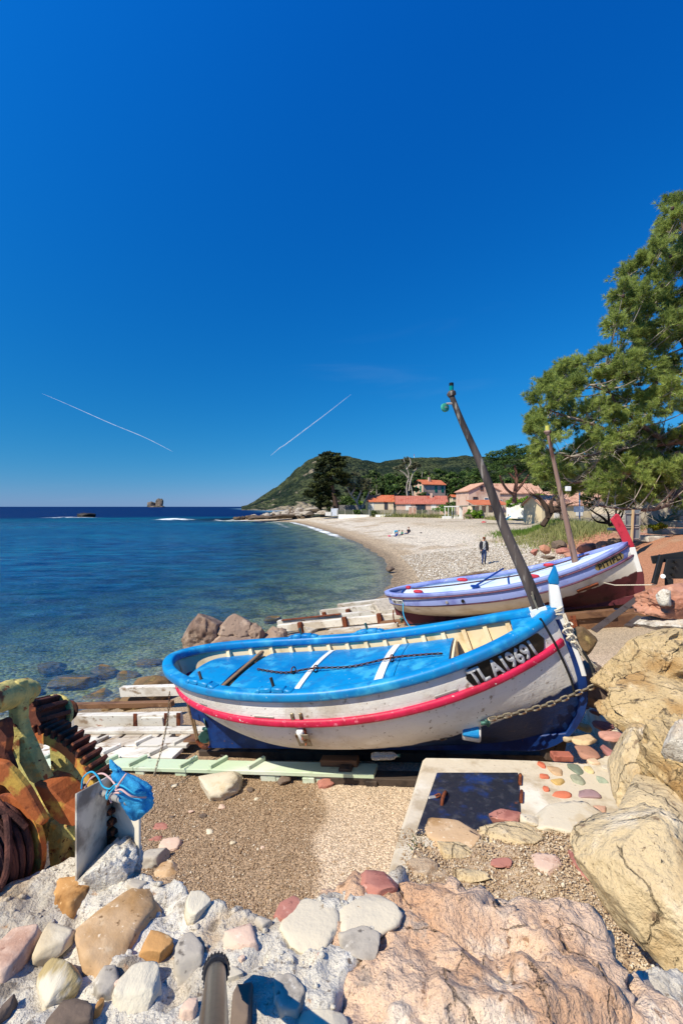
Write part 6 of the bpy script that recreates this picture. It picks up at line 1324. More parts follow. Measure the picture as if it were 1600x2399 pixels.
mb = MB(); tb = Vector((19.0, 19.0, gz(19.0, 19.0) - .3)); mb.tube(smooth_path([tb, tb + Vector((.2, 0, 2.2)), PK(1860, 1080, 13.6), PK(1800, 900, 13.6), PK(1740, 650, 13.6), PK(1700, 480, 13.6)], 20), [.46 - .018 * k for k in range(20)], 12); mb.build('trunk', m_bark, PT, True)
POLY = [(1590, 450), (1552, 494), (1549, 530), (1577, 580), (1527, 586), (1476, 617), (1452, 644), (1437, 692), (1428, 760), (1473, 800), (1415, 818), (1371, 845), (1326, 848), (1305, 882), (1265, 900), (1241, 947), (1232, 1005), (1262, 1028), (1248, 1066), (1272, 1105), (1320, 1135), (1400, 1165), (1500, 1180), (1600, 1195), (1740, 1200), (1740, 450)]
r2 = random.Random(9); nr2 = np.random.default_rng(9); LP = [p for L_ in limbs for p in L_]; LPa = np.array([p[:] for p in LP]); NV = []; NT = []; TW = MB(); cones = []
top_edge = lambda u: np.interp(u, [1232, 1241, 1265, 1305, 1371, 1428, 1437, 1476, 1527, 1552, 1590], [985, 947, 900, 882, 845, 790, 700, 617, 586, 500, 450])
OUTL = [(1588, 470), (1570, 505), (1572, 545), (1598, 590), (1540, 606), (1500, 625), (1470, 650), (1456, 690), (1448, 740), (1450, 775), (1490, 700), (1500, 760), (1430, 832), (1390, 858), (1345, 862), (1322, 885), (1285, 912), (1262, 945), (1252, 990), (1270, 1010), (1300, 940), (1350, 905), (1400, 890), (1460, 850), (1270, 1060), (1290, 1095), (1540, 660), (1580, 640), (1560, 720), (1600, 700), (1520, 810), (1570, 800), (1610, 780)]
clumps_n = [(u, v, r2.uniform(11.8, 13.4), r2.uniform(.42, .58)) for u, v in OUTL]
while len(clumps_n) < 235:
    u, v = at_poly(POLY, r2); d = r2.uniform(11.2, 14.6)
    if u > 1650 and r2.random() < .7: continue
    if v > 1010 and v - top_edge(u) > 110 and r2.random() < .35: continue
    clumps_n.append((u, v, d, r2.uniform(.36, .64)))
for k in range(62): clumps_n.append((r2.uniform(1285, 1620), r2.uniform(1010, 1165), r2.uniform(12.6, 15.2), r2.uniform(.40, .62)))
for (cu_, cv_, cd_, cr_) in clumps_n:
    c0 = PK(cu_, cv_, cd_); depth_in = cv_ - top_edge(cu_); j = int(np.argmin(((LPa - np.array(c0[:])) ** 2).sum(1))); base0 = Vector(LPa[j])
    if (base0 - c0).length < 3.5: TW.tube(smooth_path([base0, base0.lerp(c0, .5) + Vector((0, 0, -.1)), c0], 6), [.030, .026, .022, .018, .014, .010], 5, cap=False)
    axis = ((c0 - base0).normalized() * .7 + Vector((-.25, -.1, .7))).normalized(); ctint = r2.gauss(0, .12)
    for k in range(11):
        dr = Vector((r2.gauss(0, 1), r2.gauss(0, 1), r2.gauss(0, 1))).normalized() + axis * .75; dr.normalize(); tipd = cr_ * r2.uniform(.75, 1.25); TW.tube([c0, c0 + dr * tipd * .6 + Vector((0, 0, -.03)), c0 + dr * tipd], [.010, .007, .004], 3, cap=False)
        for t in range(13):
            q_ = .35 + .65 * t / 12; sub = (dr * 1.3 + Vector((r2.gauss(0, .35), r2.gauss(0, .35), r2.gauss(0, .35)))).normalized(); o_ = c0 + dr * tipd * q_ + Vector((r2.gauss(0, .05), r2.gauss(0, .05), r2.gauss(0, .05)))
            nn = 17; dn = nr2.normal(size=(nn, 3)) * .62 + np.array(sub[:]); dn /= np.linalg.norm(dn, axis=1)[:, None]; ln = nr2.uniform(.11, .20, nn)[:, None]
            sd = np.cross(dn, nr2.normal(size=(nn, 3))); sd /= np.linalg.norm(sd, axis=1)[:, None]; sd *= .0078; oo = np.array(o_[:]) + nr2.normal(size=(nn, 3)) * .012
            NV.append(np.stack([oo - sd, oo + sd, oo + dn * ln], 1).reshape(-1, 3)); NT.append(np.full(nn * 3, np.clip(.35 + .35 * q_ + .15 * r2.gauss(0, 1) + ctint, 0, 1)))
    if r2.random() < .2: cones.append(c0 + Vector((r2.gauss(0, .3), -.3, r2.gauss(0, .3))))
NVa = np.concatenate(NV); NTa = np.concatenate(NT)
mesh('crown', NVa, np.arange(len(NVa)).reshape(-1, 3), leaf_mat('pine_needles', (72, 96, 40), (178, 192, 104), .35), PT, False, attrs={'tint': NTa})
# bare twig tangle underneath
for k in range(420):
    p = Vector(LPa[r2.randrange(len(LPa))]); 
    if p.z > 7.2 or p.x > 13.3: continue
    for s_ in range(2):
        dr = Vector((r2.uniform(-1, .5), r2.uniform(-.8, .6), r2.uniform(-.5, .5))).normalized(); L_ = r2.uniform(.35, 1.1); q = p + dr * L_ * .5 + Vector((0, 0, .05)); TW.tube([p, q, q + (dr + Vector((r2.gauss(0, .4), r2.gauss(0, .4), r2.gauss(0, .4)))).normalized() * L_ * .5], [.014, .010, .004], 4, cap=False)
o = TW.build('twigs', m_barkg, PT); o['kind'] = 'stuff'
cone_me = None
for c in cones:
    if cone_me is None: p, f_ = rockmesh((0, 0, 0), (.10, .10, .14), 3, 2, .3, cuts=0); cone_me = mesh('pine_cone', p, f_, m_barkd, None); o = cone_me
    else: o = cone_me.copy(); link(o)
    o.location = c; o.parent = PT; o.matrix_parent_inverse = Matrix.Translation(-PT.location)
# twisted bare shrubs on the bank
def twisted(label, base_px, d, lst, r0, cl=None, leafm=None, per=14):
    T = thing('tamarisk_shrub', label, 'shrub', P(*base_px, d)); b_ = MB(); rr = random.Random(int(base_px[0])); tips = []
    for pts in lst:
        path = smooth_path([P(u, v, d + rr.uniform(-.3, .3)) for u, v in pts], 12); b_.tube(path, [r0 * (1 - .075 * k) for k in range(12)], 6); tips += path[5:]
    for k in range(60):
        p = tips[rr.randrange(len(tips))]; dr = Vector((rr.gauss(0, 1), rr.gauss(0, 1), rr.gauss(.4, .8))).normalized(); L_ = d * .025 * rr.uniform(.4, 1); b_.tube([p, p + dr * L_, p + dr * L_ * 1.6 + Vector((rr.gauss(0, .1), 0, rr.gauss(0, .1))) * L_], [r0 * .14, r0 * .09, r0 * .04], 4, cap=False)
    b_.build('branches', m_barkd, T, True)
    if cl: leafmass(subclump(pxclump(cl, d, 1, .3), 6, .45, 5), per, d * .0035, leafm, 'leaves', T, 8)
twisted('dark twisted bare shrub on the grassy bank', (1285, 1222), 40, [[(1270, 1232), (1288, 1205), (1300, 1190), (1318, 1178)], [(1284, 1212), (1278, 1185), (1268, 1168)], [(1292, 1200), (1290, 1180), (1300, 1160)], [(1296, 1196), (1318, 1192), (1330, 1180)], [(1280, 1190), (1260, 1165), (1240, 1158)]], .26)
twisted('gnarled bushy shrub behind the grey sign back', (1425, 1228), 21, [[(1430, 1232), (1410, 1212), (1390, 1200), (1372, 1185)], [(1425, 1228), (1424, 1205), (1412, 1185)], [(1432, 1230), (1442, 1205), (1440, 1180)], [(1440, 1230), (1456, 1208), (1462, 1180)], [(1420, 1225), (1398, 1222), (1385, 1210)], [(1436, 1230), (1452, 1200), (1480, 1185)]], .07,
        [(1395, 1180, 26, 10), (1430, 1178, 26, 12), (1462, 1182, 20, 10), (1370, 1165, 20, 12)], m_shrub, 22)
# grass on the bank
def grass_patch(poly_fn, n, h, m, label, seed, name='grass', wdt=.012):
    r3 = np.random.default_rng(seed); x, y = poly_fn(r3, n); z = ground(x, y) - .02; a = r3.uniform(0, 6.28, len(x)); hh_ = h * r3.lognormal(0, .35, len(x)); ln = r3.normal(0, .3, (len(x), 2)) * hh_[:, None]
    b0 = np.stack([x, y, z], 1); sd = np.stack([np.cos(a), np.sin(a), 0 * a], 1) * wdt * (1 + y[:, None] / 20); tip = b0 + np.stack([ln[:, 0], ln[:, 1], hh_], 1)
    o = mesh(name, np.stack([b0 - sd, b0 + sd, tip], 1).reshape(-1, 3), np.arange(len(x) * 3).reshape(-1, 3), m, smooth=False, attrs={'tint': np.repeat(np.clip(r3.normal(.5, .25, len(x)), 0, 1), 3)}); return tag(o, label, 'grass', kind='stuff')
m_blade = leaf_mat('bank_grass', (92, 106, 52), (176, 172, 116), .3)
def blob(cx, cy, sx, sy):
    def f(r3, n): return cx + r3.normal(0, sx, n), cy + r3.normal(0, sy, n)
    return f
c = P(1310, 1232, 38); grass_patch(blob(c.x, c.y, 1.9, 2.6), 5200, .26, m_blade, 'long pale grass around the twisted shrub on the bank', 31)
c = P(1240, 1232, 46); grass_patch(blob(c.x, c.y, 1.5, 1.5), 3500, .28, leaf_mat('green_bank_grass', (70, 104, 34), (120, 144, 60), .3), 'green grass at the end of the bank by the beach', 32)
c = P(1375, 1232, 33); grass_patch(blob(c.x, c.y, 1.6, 1.6), 5000, .28, m_blade, 'dry grass near the white stone slab', 33)
c = P(1160, 1214, 84); grass_patch(lambda r3, n: (c.x + r3.uniform(-1, 12, n), c.y + r3.normal(0, 1.5, n)), 5000, .5, m_blade, 'weedy grass verge before the stone veranda', 34, wdt=.02)
grass_patch(lambda r3, n: (lambda t: (8 + 17 * t, 117.5 - 21 * t + r3.normal(0, .5, n)))(r3.uniform(0, 1, n)), 4000, .55, m_blade, 'dry grass strip along the foot of the garden fence', 35, wdt=.025)
# hedges, bushes, vine, agave, flowers
def bush(name, label, cat, lst, d, m, per=60, size=.12, n=8, seed=3, dep=1.): T = thing(name, label, cat, P(lst[0][0], lst[0][1] + lst[0][3], d)); leafmass(subclump(pxclump(lst, d, dep), n, .45, seed), per, size, m, 'leaves', T, seed); b_ = MB(); b_.tube([P(lst[0][0], lst[0][1] + lst[0][3] + 2, d), P(lst[0][0], lst[0][1], d)], d * .001, 6); b_.build('stem', m_barkd, T); return T
bush('hedge', 'bright clipped hedge beside the white pergola', 'hedge', [(1100, 1206, 10, 10), (1112, 1205, 12, 10), (1124, 1205, 9, 9)], 92, m_bright, 60, .2)
bush('climbing_vine', 'bright green vine spilling over the white wall', 'vine', [(1210, 1172, 20, 10), (1240, 1170, 20, 8), (1195, 1178, 12, 8), (1262, 1165, 14, 7), (1225, 1182, 12, 7)], 76, m_bright, 60, .17)
for i, (u, v, ru, rv, d, lab) in enumerate([(838, 1201, 9, 6, 118, 'low green bush behind the fence by the low wall'), (878, 1203, 10, 6, 117, 'grey green bush behind the fence under the small house'), (1040, 1192, 24, 9, 112, 'wide green shrub between the red roof and the pergola'), (1062, 1182, 18, 7, 118, 'dark shrub above the pergola'), (985, 1200, 14, 5, 114, 'clipped green hedge before the long red-roofed house'), (852, 1200, 5, 7, 119, 'small pale tree by the corner of the grey wall'),
        (1070, 1160, 18, 14, 140, 'leafy tree on the slope right of the two-storey house'), (990, 1158, 12, 7, 136, 'green bush under the two-storey house'), (835, 1180, 14, 10, 140, 'round bush behind the grey garden wall'), (815, 1175, 16, 12, 150, 'dark bush behind the cypress trunk'), (770, 1186, 12, 10, 140, 'low windswept bush left of the cypress trunk'), (888, 1214, 6, 4, 116, 'small tuft bush at the foot of the low white wall')]):
    bush('garden_bush', lab, 'bush', [(u, v, ru, rv)], d, (m_shrub, m_pine, m_bright)[i % 3], 60, .26, 9, 60 + i)
AG = thing('agave_plant', 'blue green agave on the terrace behind the red stem', 'plant', P(1550, 1228, 19)); rr = random.Random(3); mags = mat('agave_leaf', hexc(122, 148, 136), .6, [(hexc(96, 122, 112), 4, .5, .66)])
for k in range(13):
    a = k * 2.4; c0 = P(1550, 1228, 19); dr = Vector((math.cos(a), math.sin(a) * .8, 0)); sd = Vector((-dr.y, dr.x, 0)); L_ = rr.uniform(.5, .8); rise = rr.uniform(.5, 1.1); V = []; 
    for t, w_ in ((0, .05), (.3, .07), (.65, .055), (1, .004)): c_ = c0 + dr * L_ * t + Vector((0, 0, L_ * rise * (t - .35 * t * t))); V += [c_ - sd * w_ + Vector((0, 0, .02)), c_ + Vector((0, 0, -.02)), c_ + sd * w_ + Vector((0, 0, .02))]
    mesh('leaf', V, [(i * 3 + j, i * 3 + j + 1, i * 3 + j + 4, i * 3 + j + 3) for i in range(3) for j in range(2)], mags, AG)
bush('flowering_bush', 'low bush with yellow flowers behind the red stem', 'bush', [(1530, 1236, 14, 9), (1548, 1232, 12, 7)], 17, leaf_mat('yellow_flowers', (96, 110, 30), (196, 180, 40)), 70, .035, 8, 90)

# ------------------------------------------------------------------ houses and garden walls
m_pinkw = mat('pink_render', hexc(204, 176, 160), .9, [(hexc(184, 148, 132), .5, .5, .7)], [(3, .2, .02)])
m_creamw = mat('cream_render', hexc(220, 206, 182), .9, [(hexc(196, 178, 150), .6, .5, .7)], [(3, .2, .02)])
m_beigew = mat('beige_render', hexc(206, 190, 158), .9, [(hexc(184, 166, 132), .5, .5, .7)], [(3, .2, .02)])
m_whitew = mat('white_render', hexc(226, 224, 218), .9, [(hexc(204, 198, 188), .6, .5, .7)], [(3, .2, .02)])
m_roof_o = mat('orange_roof_tile', hexc(184, 106, 74), .85, [(hexc(176, 80, 46), .8, .5, .68), (hexc(220, 130, 84), 2, .56, .7)], [])
m_roof_r = mat('red_roof_tile', hexc(172, 104, 88), .85, [(hexc(160, 76, 60), .8, .5, .68), (hexc(206, 124, 100), 2, .56, .7)], [])
m_roof_p = mat('old_pink_roof_tile', hexc(190, 148, 126), .9, [(hexc(160, 116, 96), .9, .5, .68), (hexc(212, 180, 158), 2, .56, .7)], [])
m_shut = mat('green_shutter', hexc(26, 120, 100), .6); m_glass = mat('dark_window_glass', hexc(50, 62, 74), .15, spec=.6); m_brownw = mat('brown_window_wood', hexc(110, 76, 58), .6); m_blueg = mat('blue_window_glass', hexc(76, 116, 150), .15, spec=.6)
m_stonew = mat('rubble_stone_wall', hexc(176, 166, 150), .9, [(hexc(140, 128, 112), .9, .46, .62), (hexc(204, 196, 182), 2.5, .56, .7)], [(2.5, .5, .05)])
def house(name, label, cx, cy, z0, w_, dp, hw, rise, rz, wallm, roofm, along=True, over=.35, openings=(), chimney=None):
    """gabled house; openings: (face, along, height above base, width, height, kind) on face 'f' (towards the camera), 'l' or 'r'"""
    T = thing(name, label, 'house', (cx, cy, z0)); rot = Matrix.Rotation(rz, 3, 'Z'); Wp = lambda x, y, z: Vector((cx, cy, z0)) + rot @ Vector((x, y, z)); hw2, hd = w_ / 2, dp / 2
    b_ = MB(); V = [Wp(x, y, z) for z in (-1.5, hw) for x, y in ((-hw2, -hd), (hw2, -hd), (hw2, hd), (-hw2, hd))]
    if along: V += [Wp(-hw2, 0, hw + rise), Wp(hw2, 0, hw + rise)]; Fc = [(0, 1, 5, 4), (2, 3, 7, 6), (1, 2, 6, 9, 5), (3, 0, 4, 8, 7), (0, 3, 2, 1)]
    else: V += [Wp(0, -hd, hw + rise), Wp(0, hd, hw + rise)]; Fc = [(0, 1, 5, 8, 4), (2, 3, 7, 9, 6), (1, 2, 6, 5), (3, 0, 4, 7), (0, 3, 2, 1)]
    b_.add(V, Fc); b_.build('wall', wallm, T)
    # roof of tile rows: each slope has real corrugation
    rows = []; b_ = MB(); sl = rise / (hd if along else hw2)
    for sgn in (-1, 1):
        Lr = (w_ if along else dp) + 2 * over; run = (hd if along else hw2) + over; nc = max(8, int(Lr / .45)) * 2; V = []
        for i in range(nc + 1):
            a = -Lr / 2 + Lr * i / nc; bz = .07 * (i % 2)
            for r_ in (0, .5, 1.0):
                q = run * r_; zz = hw + rise + .06 - sl * q + bz; V.append(Wp(a, sgn * q, zz) if along else Wp(sgn * q, a, zz))
        fl = [(i * 3 + j, i * 3 + j + 1, i * 3 + j + 4, i * 3 + j + 3) for i in range(nc) for j in range(2)]; n = len(V); V2 = [v - Vector((0, 0, .14)) for v in V]; fl2 = [tuple(n + k for k in q[::-1]) for q in fl]
        ed = [i * 3 + 2 for i in range(nc + 1)]; fl3 = [(ed[i], ed[i + 1], n + ed[i + 1], n + ed[i]) for i in range(nc)] + [(k, k + 1, n + k + 1, n + k) for e in (0, nc * 3) for k in (e, e + 1)]
        b_.add(V + V2, fl + fl2 + fl3)
    roof = b_.build('roof', roofm, T)
    for (fc, a, h0, ww, hh_, kind) in openings:
        if fc == 'f': ctr = (a, -hd, h0 + hh_ / 2); sx_, sy_ = (1, 0), (0, -1)
        elif fc == 'l': ctr = (-hw2, a, h0 + hh_ / 2); sx_, sy_ = (0, 1), (-1, 0)
        else: ctr = (hw2, a, h0 + hh_ / 2); sx_, sy_ = (0, 1), (1, 0)
        size = lambda t, d_: (t if sx_[0] else d_, t if sx_[1] else d_)
        o_ = Wp(*ctr); nrm = rot @ Vector((sy_[0], sy_[1], 0))
        if kind == 's': b_ = MB(); b_.box(o_ + nrm * .03, (*size(ww, .08), hh_), rot); b_.build('shutter', m_shut, T)
        elif kind == 'd': b_ = MB(); b_.box(o_ + nrm * .02, (*size(ww, .06), hh_), rot); b_.build('door', m_whitew, T)
        else:
            b_ = MB(); tt = rot @ Vector((sx_[0], sx_[1], 0))
            for s2 in (-1, 1): b_.box(o_ + tt * s2 * (ww / 2) + nrm * .03, (*size(.1, .14), hh_ + .1), rot)
            for s2 in (-1, 1): b_.box(o_ + Vector((0, 0, s2 * hh_ / 2)) + nrm * .03, (*size(ww - .1, .14), .1), rot)
            b_.box(o_ + nrm * .03, (*size(.06, .06), hh_ - .1), rot); wn_ = b_.build('window', m_brownw if kind == 'b' else m_whitew, T)
            b_ = MB(); b_.box(o_ + nrm * .012, (*size(ww - .1, .02), hh_ - .1), rot); b_.build('pane', m_blueg if kind == 'w' else m_glass, wn_)
    if chimney:
        x, y = chimney; b_ = MB(); b_.box(Wp(x, y, hw + rise * .8 + .4), (.6, .6, 1.6), rot); b_.build('chimney', wallm, roof)
    return T
def at(u, v, d): return P(u, v, d)
c = at(893, 1198, 130); house('beach_house', 'small cream house with bright orange roof nearest the cypress', c.x, c.y + 2.5, c.z, 7.2, 5.5, 2.9, 1.7, R(-4), m_creamw, m_roof_o, openings=[('f', 1.5, .6, .9, 2.0, 'b'), ('f', -2.2, .4, .5, 2.2, 'd'), ('l', .4, .3, .9, 2.2, 'b')])
c = at(990, 1197, 124); house('beach_house', 'long low house with faded red roof behind the fence', c.x, c.y + 3, c.z, 13.6, 6.4, 2.1, 2.0, R(-6), m_pinkw, m_roof_r, openings=[('f', 3.2, 0, 1.3, 1.9, 'd'), ('f', -3.6, 0, 1.4, 1.9, 'd'), ('f', -.3, .2, 2.6, 1.6, 'b'), ('f', 5.4, .6, 1.0, 1.1, 'w')], chimney=(2.8, -.6))
c = at(1010, 1165, 150); house('villa', 'two-storey pink villa with orange roof and green shutters on the slope', c.x, c.y + 3, c.z - 1.5, 8.8, 5.6, 5.8, 1.5, R(24), m_pinkw, m_roof_o, openings=[('l', -1.3, 3.2, .9, 2.1, 's'), ('l', 1.3, 3.2, .9, 2.1, 's'), ('f', .6, 3.2, .9, 2.1, 's'), ('f', 3.2, 3.2, .9, 2.1, 's'), ('f', -2.0, .6, .9, 2.0, 's')], chimney=(-.8, -.9))
c = at(1130, 1207, 100); house('beach_house', 'large pink gabled house with old pink tiles behind the veranda', c.x, c.y + 4, c.z, 7.0, 9.0, 5.4, 1.7, R(3), m_pinkw, m_roof_p, along=False, openings=[('f', -2.0, 2.5, 1.0, 1.5, 'b'), ('f', .9, 2.4, 1.8, 1.4, 'w'), ('f', -.6, 5.4, .6, .9, 'b')])
c = at(1215, 1207, 104); house('house_wing', 'long pink wing with pale tiled roof behind the umbrella pine', c.x - .5, c.y + 5, c.z, 13.0, 7.0, 5.2, 2.2, R(3), m_pinkw, m_roof_p, openings=[('f', -4.2, 2.2, 2.4, 1.4, 'w'), ('f', 1.0, 2.2, 1.2, 1.4, 'b'), ('f', 4.5, 2.2, 1.2, 1.4, 'b')])
c = at(1327, 1224, 62); house('boat_shed', 'beige flat-fronted shed with blue door behind the twisted shrub', c.x, c.y + 3, c.z, 7.2, 5.0, 2.5, 1.2, R(6), m_beigew, m_roof_p, openings=[('f', -1.5, 0, .75, 2.2, 'd'), ('f', 1.8, .9, 1.0, 1.0, 'd')])
c = at(1330, 1200, 95); house('shed', 'low shed with pinkish roof right of the umbrella pine', c.x + 3, c.y, c.z, 16, 5, 2.6, 1.6, R(4), m_creamw, m_roof_p)
c = at(1072, 1176, 140); house('garden_shed', 'tiny tiled shed on the slope right of the villa', c.x, c.y, c.z, 4.2, 3, 1.6, .6, R(5), m_creamw, m_roof_o)
# veranda of the pink house
VR = thing('veranda', 'stone veranda with orange lean-to roof in front of the pink house', 'veranda', at(1150, 1210, 92)); c0, c1 = at(1110, 1210, 93), at(1192, 1210, 90); zt = c0.z + 2.35
b_ = MB(); b_.prism([Vector((c0.x, c0.y, zt)), Vector((c1.x, c1.y, zt)), Vector((c1.x, c1.y + 6, zt + 1.0)), Vector((c0.x, c0.y + 6, zt + 1.0))], (0, 0, .12)); b_.build('roof', m_roof_o, VR)
for k in range(6): p = c0.lerp(c1, k / 5); b_ = MB(); b_.box((p.x, p.y + .3, c0.z + 1.15), (.42, .4, 2.36)); b_.build('post', m_stonew, VR)
b_ = MB(); b_.beam(Vector((c0.x, c0.y + .25, c0.z + .35)), Vector((c1.x, c1.y + .25, c0.z + .35)), .25, .9); b_.build('parapet', m_stonew, VR)
b_ = MB(); b_.beam(Vector((c0.x, c0.y + 5, c0.z + 1.1)), Vector((c1.x, c1.y + 5, c0.z + 1.1)), .2, 2.3); b_.build('back_wall', m_creamw, VR)
# white wall with the vine
c0, c1 = at(1186, 1212, 80), at(1275, 1214, 76); b_ = MB(); b_.beam(c0 + Vector((0, 0, 1.1)), c1 + Vector((0, 0, 1.1)), .3, 2.6); o = b_.build('garden_wall', m_whitew, None, False, .03); tag(o, 'tall white garden wall under the bright vine', 'wall')
# fence along the beach, low wall, gate pillars, grey wall
fpts = [(790, 1208, 121), (865, 1209, 118), (958, 1210, 109)]; fp = [at(*p) for p in fpts]
FN = thing('garden_fence', 'grey post and wire fence along the top of the beach', 'fence', fp[0]); m_post = mat('concrete_post', hexc(186, 178, 164), .9)
m_mesh = bpy.data.materials.new('wire_netting'); m_mesh.use_nodes = True; N = Nd(m_mesh); b2 = N.n['Principled BSDF']; b2.inputs['Base Color'].default_value = rgb(hexc(96, 98, 84)); b2.inputs['Roughness'].default_value = .8; tr = N.new('ShaderNodeBsdfTransparent'); ms = N.new('ShaderNodeMixShader'); ms.inputs[0].default_value = .42; N.l.new(tr.outputs[0], ms.inputs[1]); N.l.new(b2.outputs[0], ms.inputs[2]); N.l.new(ms.outputs[0], N.n['Material Output'].inputs['Surface'])
pme = None
for a_, b3 in zip(fp[:-1], fp[1:]):
    nseg = int((b3 - a_).length / 2.2)
    for k in range(nseg):
        p = a_.lerp(b3, k / nseg); q = a_.lerp(b3, (k + 1) / nseg)
        if pme is None: b_ = MB(); b_.box((0, 0, .8), (.11, .11, 1.9)); pme = b_.build('post', m_post, None); o = pme
        else: o = pme.copy(); link(o)
        o.location = p; o.parent = FN; o.matrix_parent_inverse = Matrix.Translation(-FN.location)
        b_ = MB(); b_.prism([p + Vector((.06, 0, .15)), q + Vector((-.06, 0, .15)), q + Vector((-.06, 0, 1.6)), p + Vector((.06, 0, 1.6))], (0, .02, 0)); b_.build('netting', m_mesh, FN)
fp2 = [at(975, 1210, 108), at(1030, 1211, 103)]; FN2 = thing('garden_fence', 'wire fence between the gate pillars and the white pergola', 'fence', fp2[0])
for k in range(5):
    p = fp2[0].lerp(fp2[1], k / 4); o = pme.copy(); link(o); o.location = p; o.parent = FN2; o.matrix_parent_inverse = Matrix.Translation(-FN2.location)
    if k < 4: q = fp2[0].lerp(fp2[1], (k + 1) / 4); b_ = MB(); b_.prism([p + Vector((.06, 0, .15)), q + Vector((-.06, 0, .15)), q + Vector((-.06, 0, 1.6)), p + Vector((.06, 0, 1.6))], (0, .02, 0)); b_.build('netting', m_mesh, FN2)
a_, b3 = at(793, 1211, 118.5), at(866, 1212, 116); b_ = MB(); b_.beam(a_, b3, .35, 1.3); o = b_.build('low_wall', m_whitew, None, False, .03); tag(o, 'low white wall at the top of the beach below the fence', 'wall')
a_, b3 = at(880, 1211, 115), at(920, 1211, 112); b_ = MB(); b_.beam(a_, b3, .3, 1.1); o = b_.build('low_wall', m_whitew, None, False, .03); tag(o, 'short piece of low white wall right of the dark gap', 'wall')
a_, b3 = at(795, 1190, 136), at(856, 1190, 134); b_ = MB(); b_.beam(a_, b3, .4, 1.7); o = b_.build('stone_wall', mat('dark_grey_wall', hexc(120, 116, 116), .9, [(hexc(92, 90, 90), 1.2, .5, .66)], [(3, .4, .05)]), None, False, .03); tag(o, 'dark grey garden wall left of the small house', 'wall')
m_pil = mat('pinkish_pillar', hexc(198, 156, 136), .9, [(hexc(170, 126, 108), 1.5, .5, .66)])
for u, lab in ((961, 'left of the two pinkish gate pillars in the fence'), (972, 'right of the two pinkish gate pillars in the fence')):
    c = at(u, 1209, 108.5); T = thing('gate_pillar', lab, 'pillar', c, 'gate pillars in the fence'); b_ = MB(); b_.box(c + Vector((0, 0, .9)), (.62, .6, 2.4)); b_.build('shaft', m_pil, T, False, .02); b_ = MB(); b_.box(c + Vector((0, 0, 2.16)), (.74, .72, .14)); b_.build('cap', m_whitew, T, False, .01)
# pergola
PG = thing('pergola', 'white concrete pergola frame on blocks at the top of the beach', 'pergola', at(1060, 1218, 94)); zc = at(1060, 1187, 94).z
for u, v0, w_ in ((1042, 1216, .14), (1050, 1216, .14), (1061, 1216, .12), (1067, 1216, .12), (1072, 1216, .12), (1079, 1218, .55)):
    c = at(u, v0, 94); b_ = MB(); b_.box((c.x, c.y + (.8 if w_ < .13 else 0), (c.z + zc) / 2), (w_, w_, zc - c.z)); b_.build('post', m_whitew, PG, False, .01)
a_, b3 = at(1040, 1187, 94), at(1095, 1186, 94); b_ = MB(); b_.beam(a_, b3, .3, .22); b_.build('beam', m_whitew, PG, False, .02)
a_, b3 = at(1076, 1185, 93.4), at(1114, 1184, 93.4); b_ = MB(); b_.beam(a_, b3, 2.0, .2); b_.build('canopy', m_stonew, PG, False, .02)
for u0, u1, v0 in ((1036, 1056, 1220), (1063, 1085, 1221)):
    a_, b3 = at(u0, v0 - 5, 93), at(u1, v0 - 5, 93); b_ = MB(); b_.beam(a_, b3, .8, .95); b_.build('block', m_whitew, PG, False, .03)
c = at(1095, 1216, 88); BN = thing('bench', 'grey wooden bench in front of the bright hedge', 'bench', c); m_bw = mat('grey_bench_wood', hexc(140, 122, 104), .85)
for k in range(3): b_ = MB(); b_.box(c + Vector((0, -.18 + .18 * k, .42)), (1.7, .14, .05)); b_.build('seat_slat', m_bw, BN)
for k in range(2): b_ = MB(); b_.box(c + Vector((0, .32, .62 + .18 * k)), (1.7, .05, .13)); b_.build('back_slat', m_bw, BN)
for sgn in (-1, 1): b_ = MB(); b_.box(c + Vector((.72 * sgn, .05, .14)), (.1, .55, .7)); b_.build('leg', m_bw, BN)
BX = thing('white_block', 'white concrete block and low white wall by the cypress', 'block', at(775, 1208, 122)); b_ = MB(); b_.box(at(784, 1200, 122), (1.9, 1.5, 2.0)); b_.build('block', mat('bluish_white_paint', hexc(206, 212, 222), .8, [(hexc(170, 178, 192), 1.2, .5, .66)]), BX, False, .03); b_ = MB(); b_.box(at(770, 1204, 121.5), (1.8, .5, 1.0)); b_.build('low_wall', m_whitew, BX, False, .03)
# breakwater rocks on the point
bw_i = 0
for i in range(130):
    t = random.random(); u = 548 + 185 * t ** .9; v = 1213 - 24 * t * random.random() - 2 * t + random.uniform(-2, 1); d = 146 - 14 * t + (1213 - v) * .9; s_ = random.uniform(.7, 2.2) * (.7 + .6 * t); c = P(u, v, d)
    if i == 0: BW = []
    p, f_ = rockmesh((c.x, c.y, max(c.z, .0) - s_ * .25), (s_ * 1.3, s_, s_ * .9), 2000 + i, 2, .35, cuts=4, rotz=random.uniform(0, 3)); BW.append((p, f_, v, i))
m_bwp = mat('pale_grey_boulders', hexc(168, 158, 146), .95, [(hexc(128, 116, 104), .8, .5, .66)], [(2, .5, .1)]); m_bwd = mat('brown_wet_boulders', hexc(98, 82, 66), .9, [(hexc(66, 56, 48), .8, .5, .66)], [(2, .5, .1)])
for p, f_, v, i in BW: tag(mesh('breakwater_rock', p, f_, m_bwd if v > 1208 or i % 5 == 0 else m_bwp), 'dark wet rock along the waterline of the point' if v > 1208 or i % 5 == 0 else 'pale boulder heaped on the rocky point', 'rock', 'dark rocks of the point' if v > 1208 or i % 5 == 0 else 'pale boulders of the point')
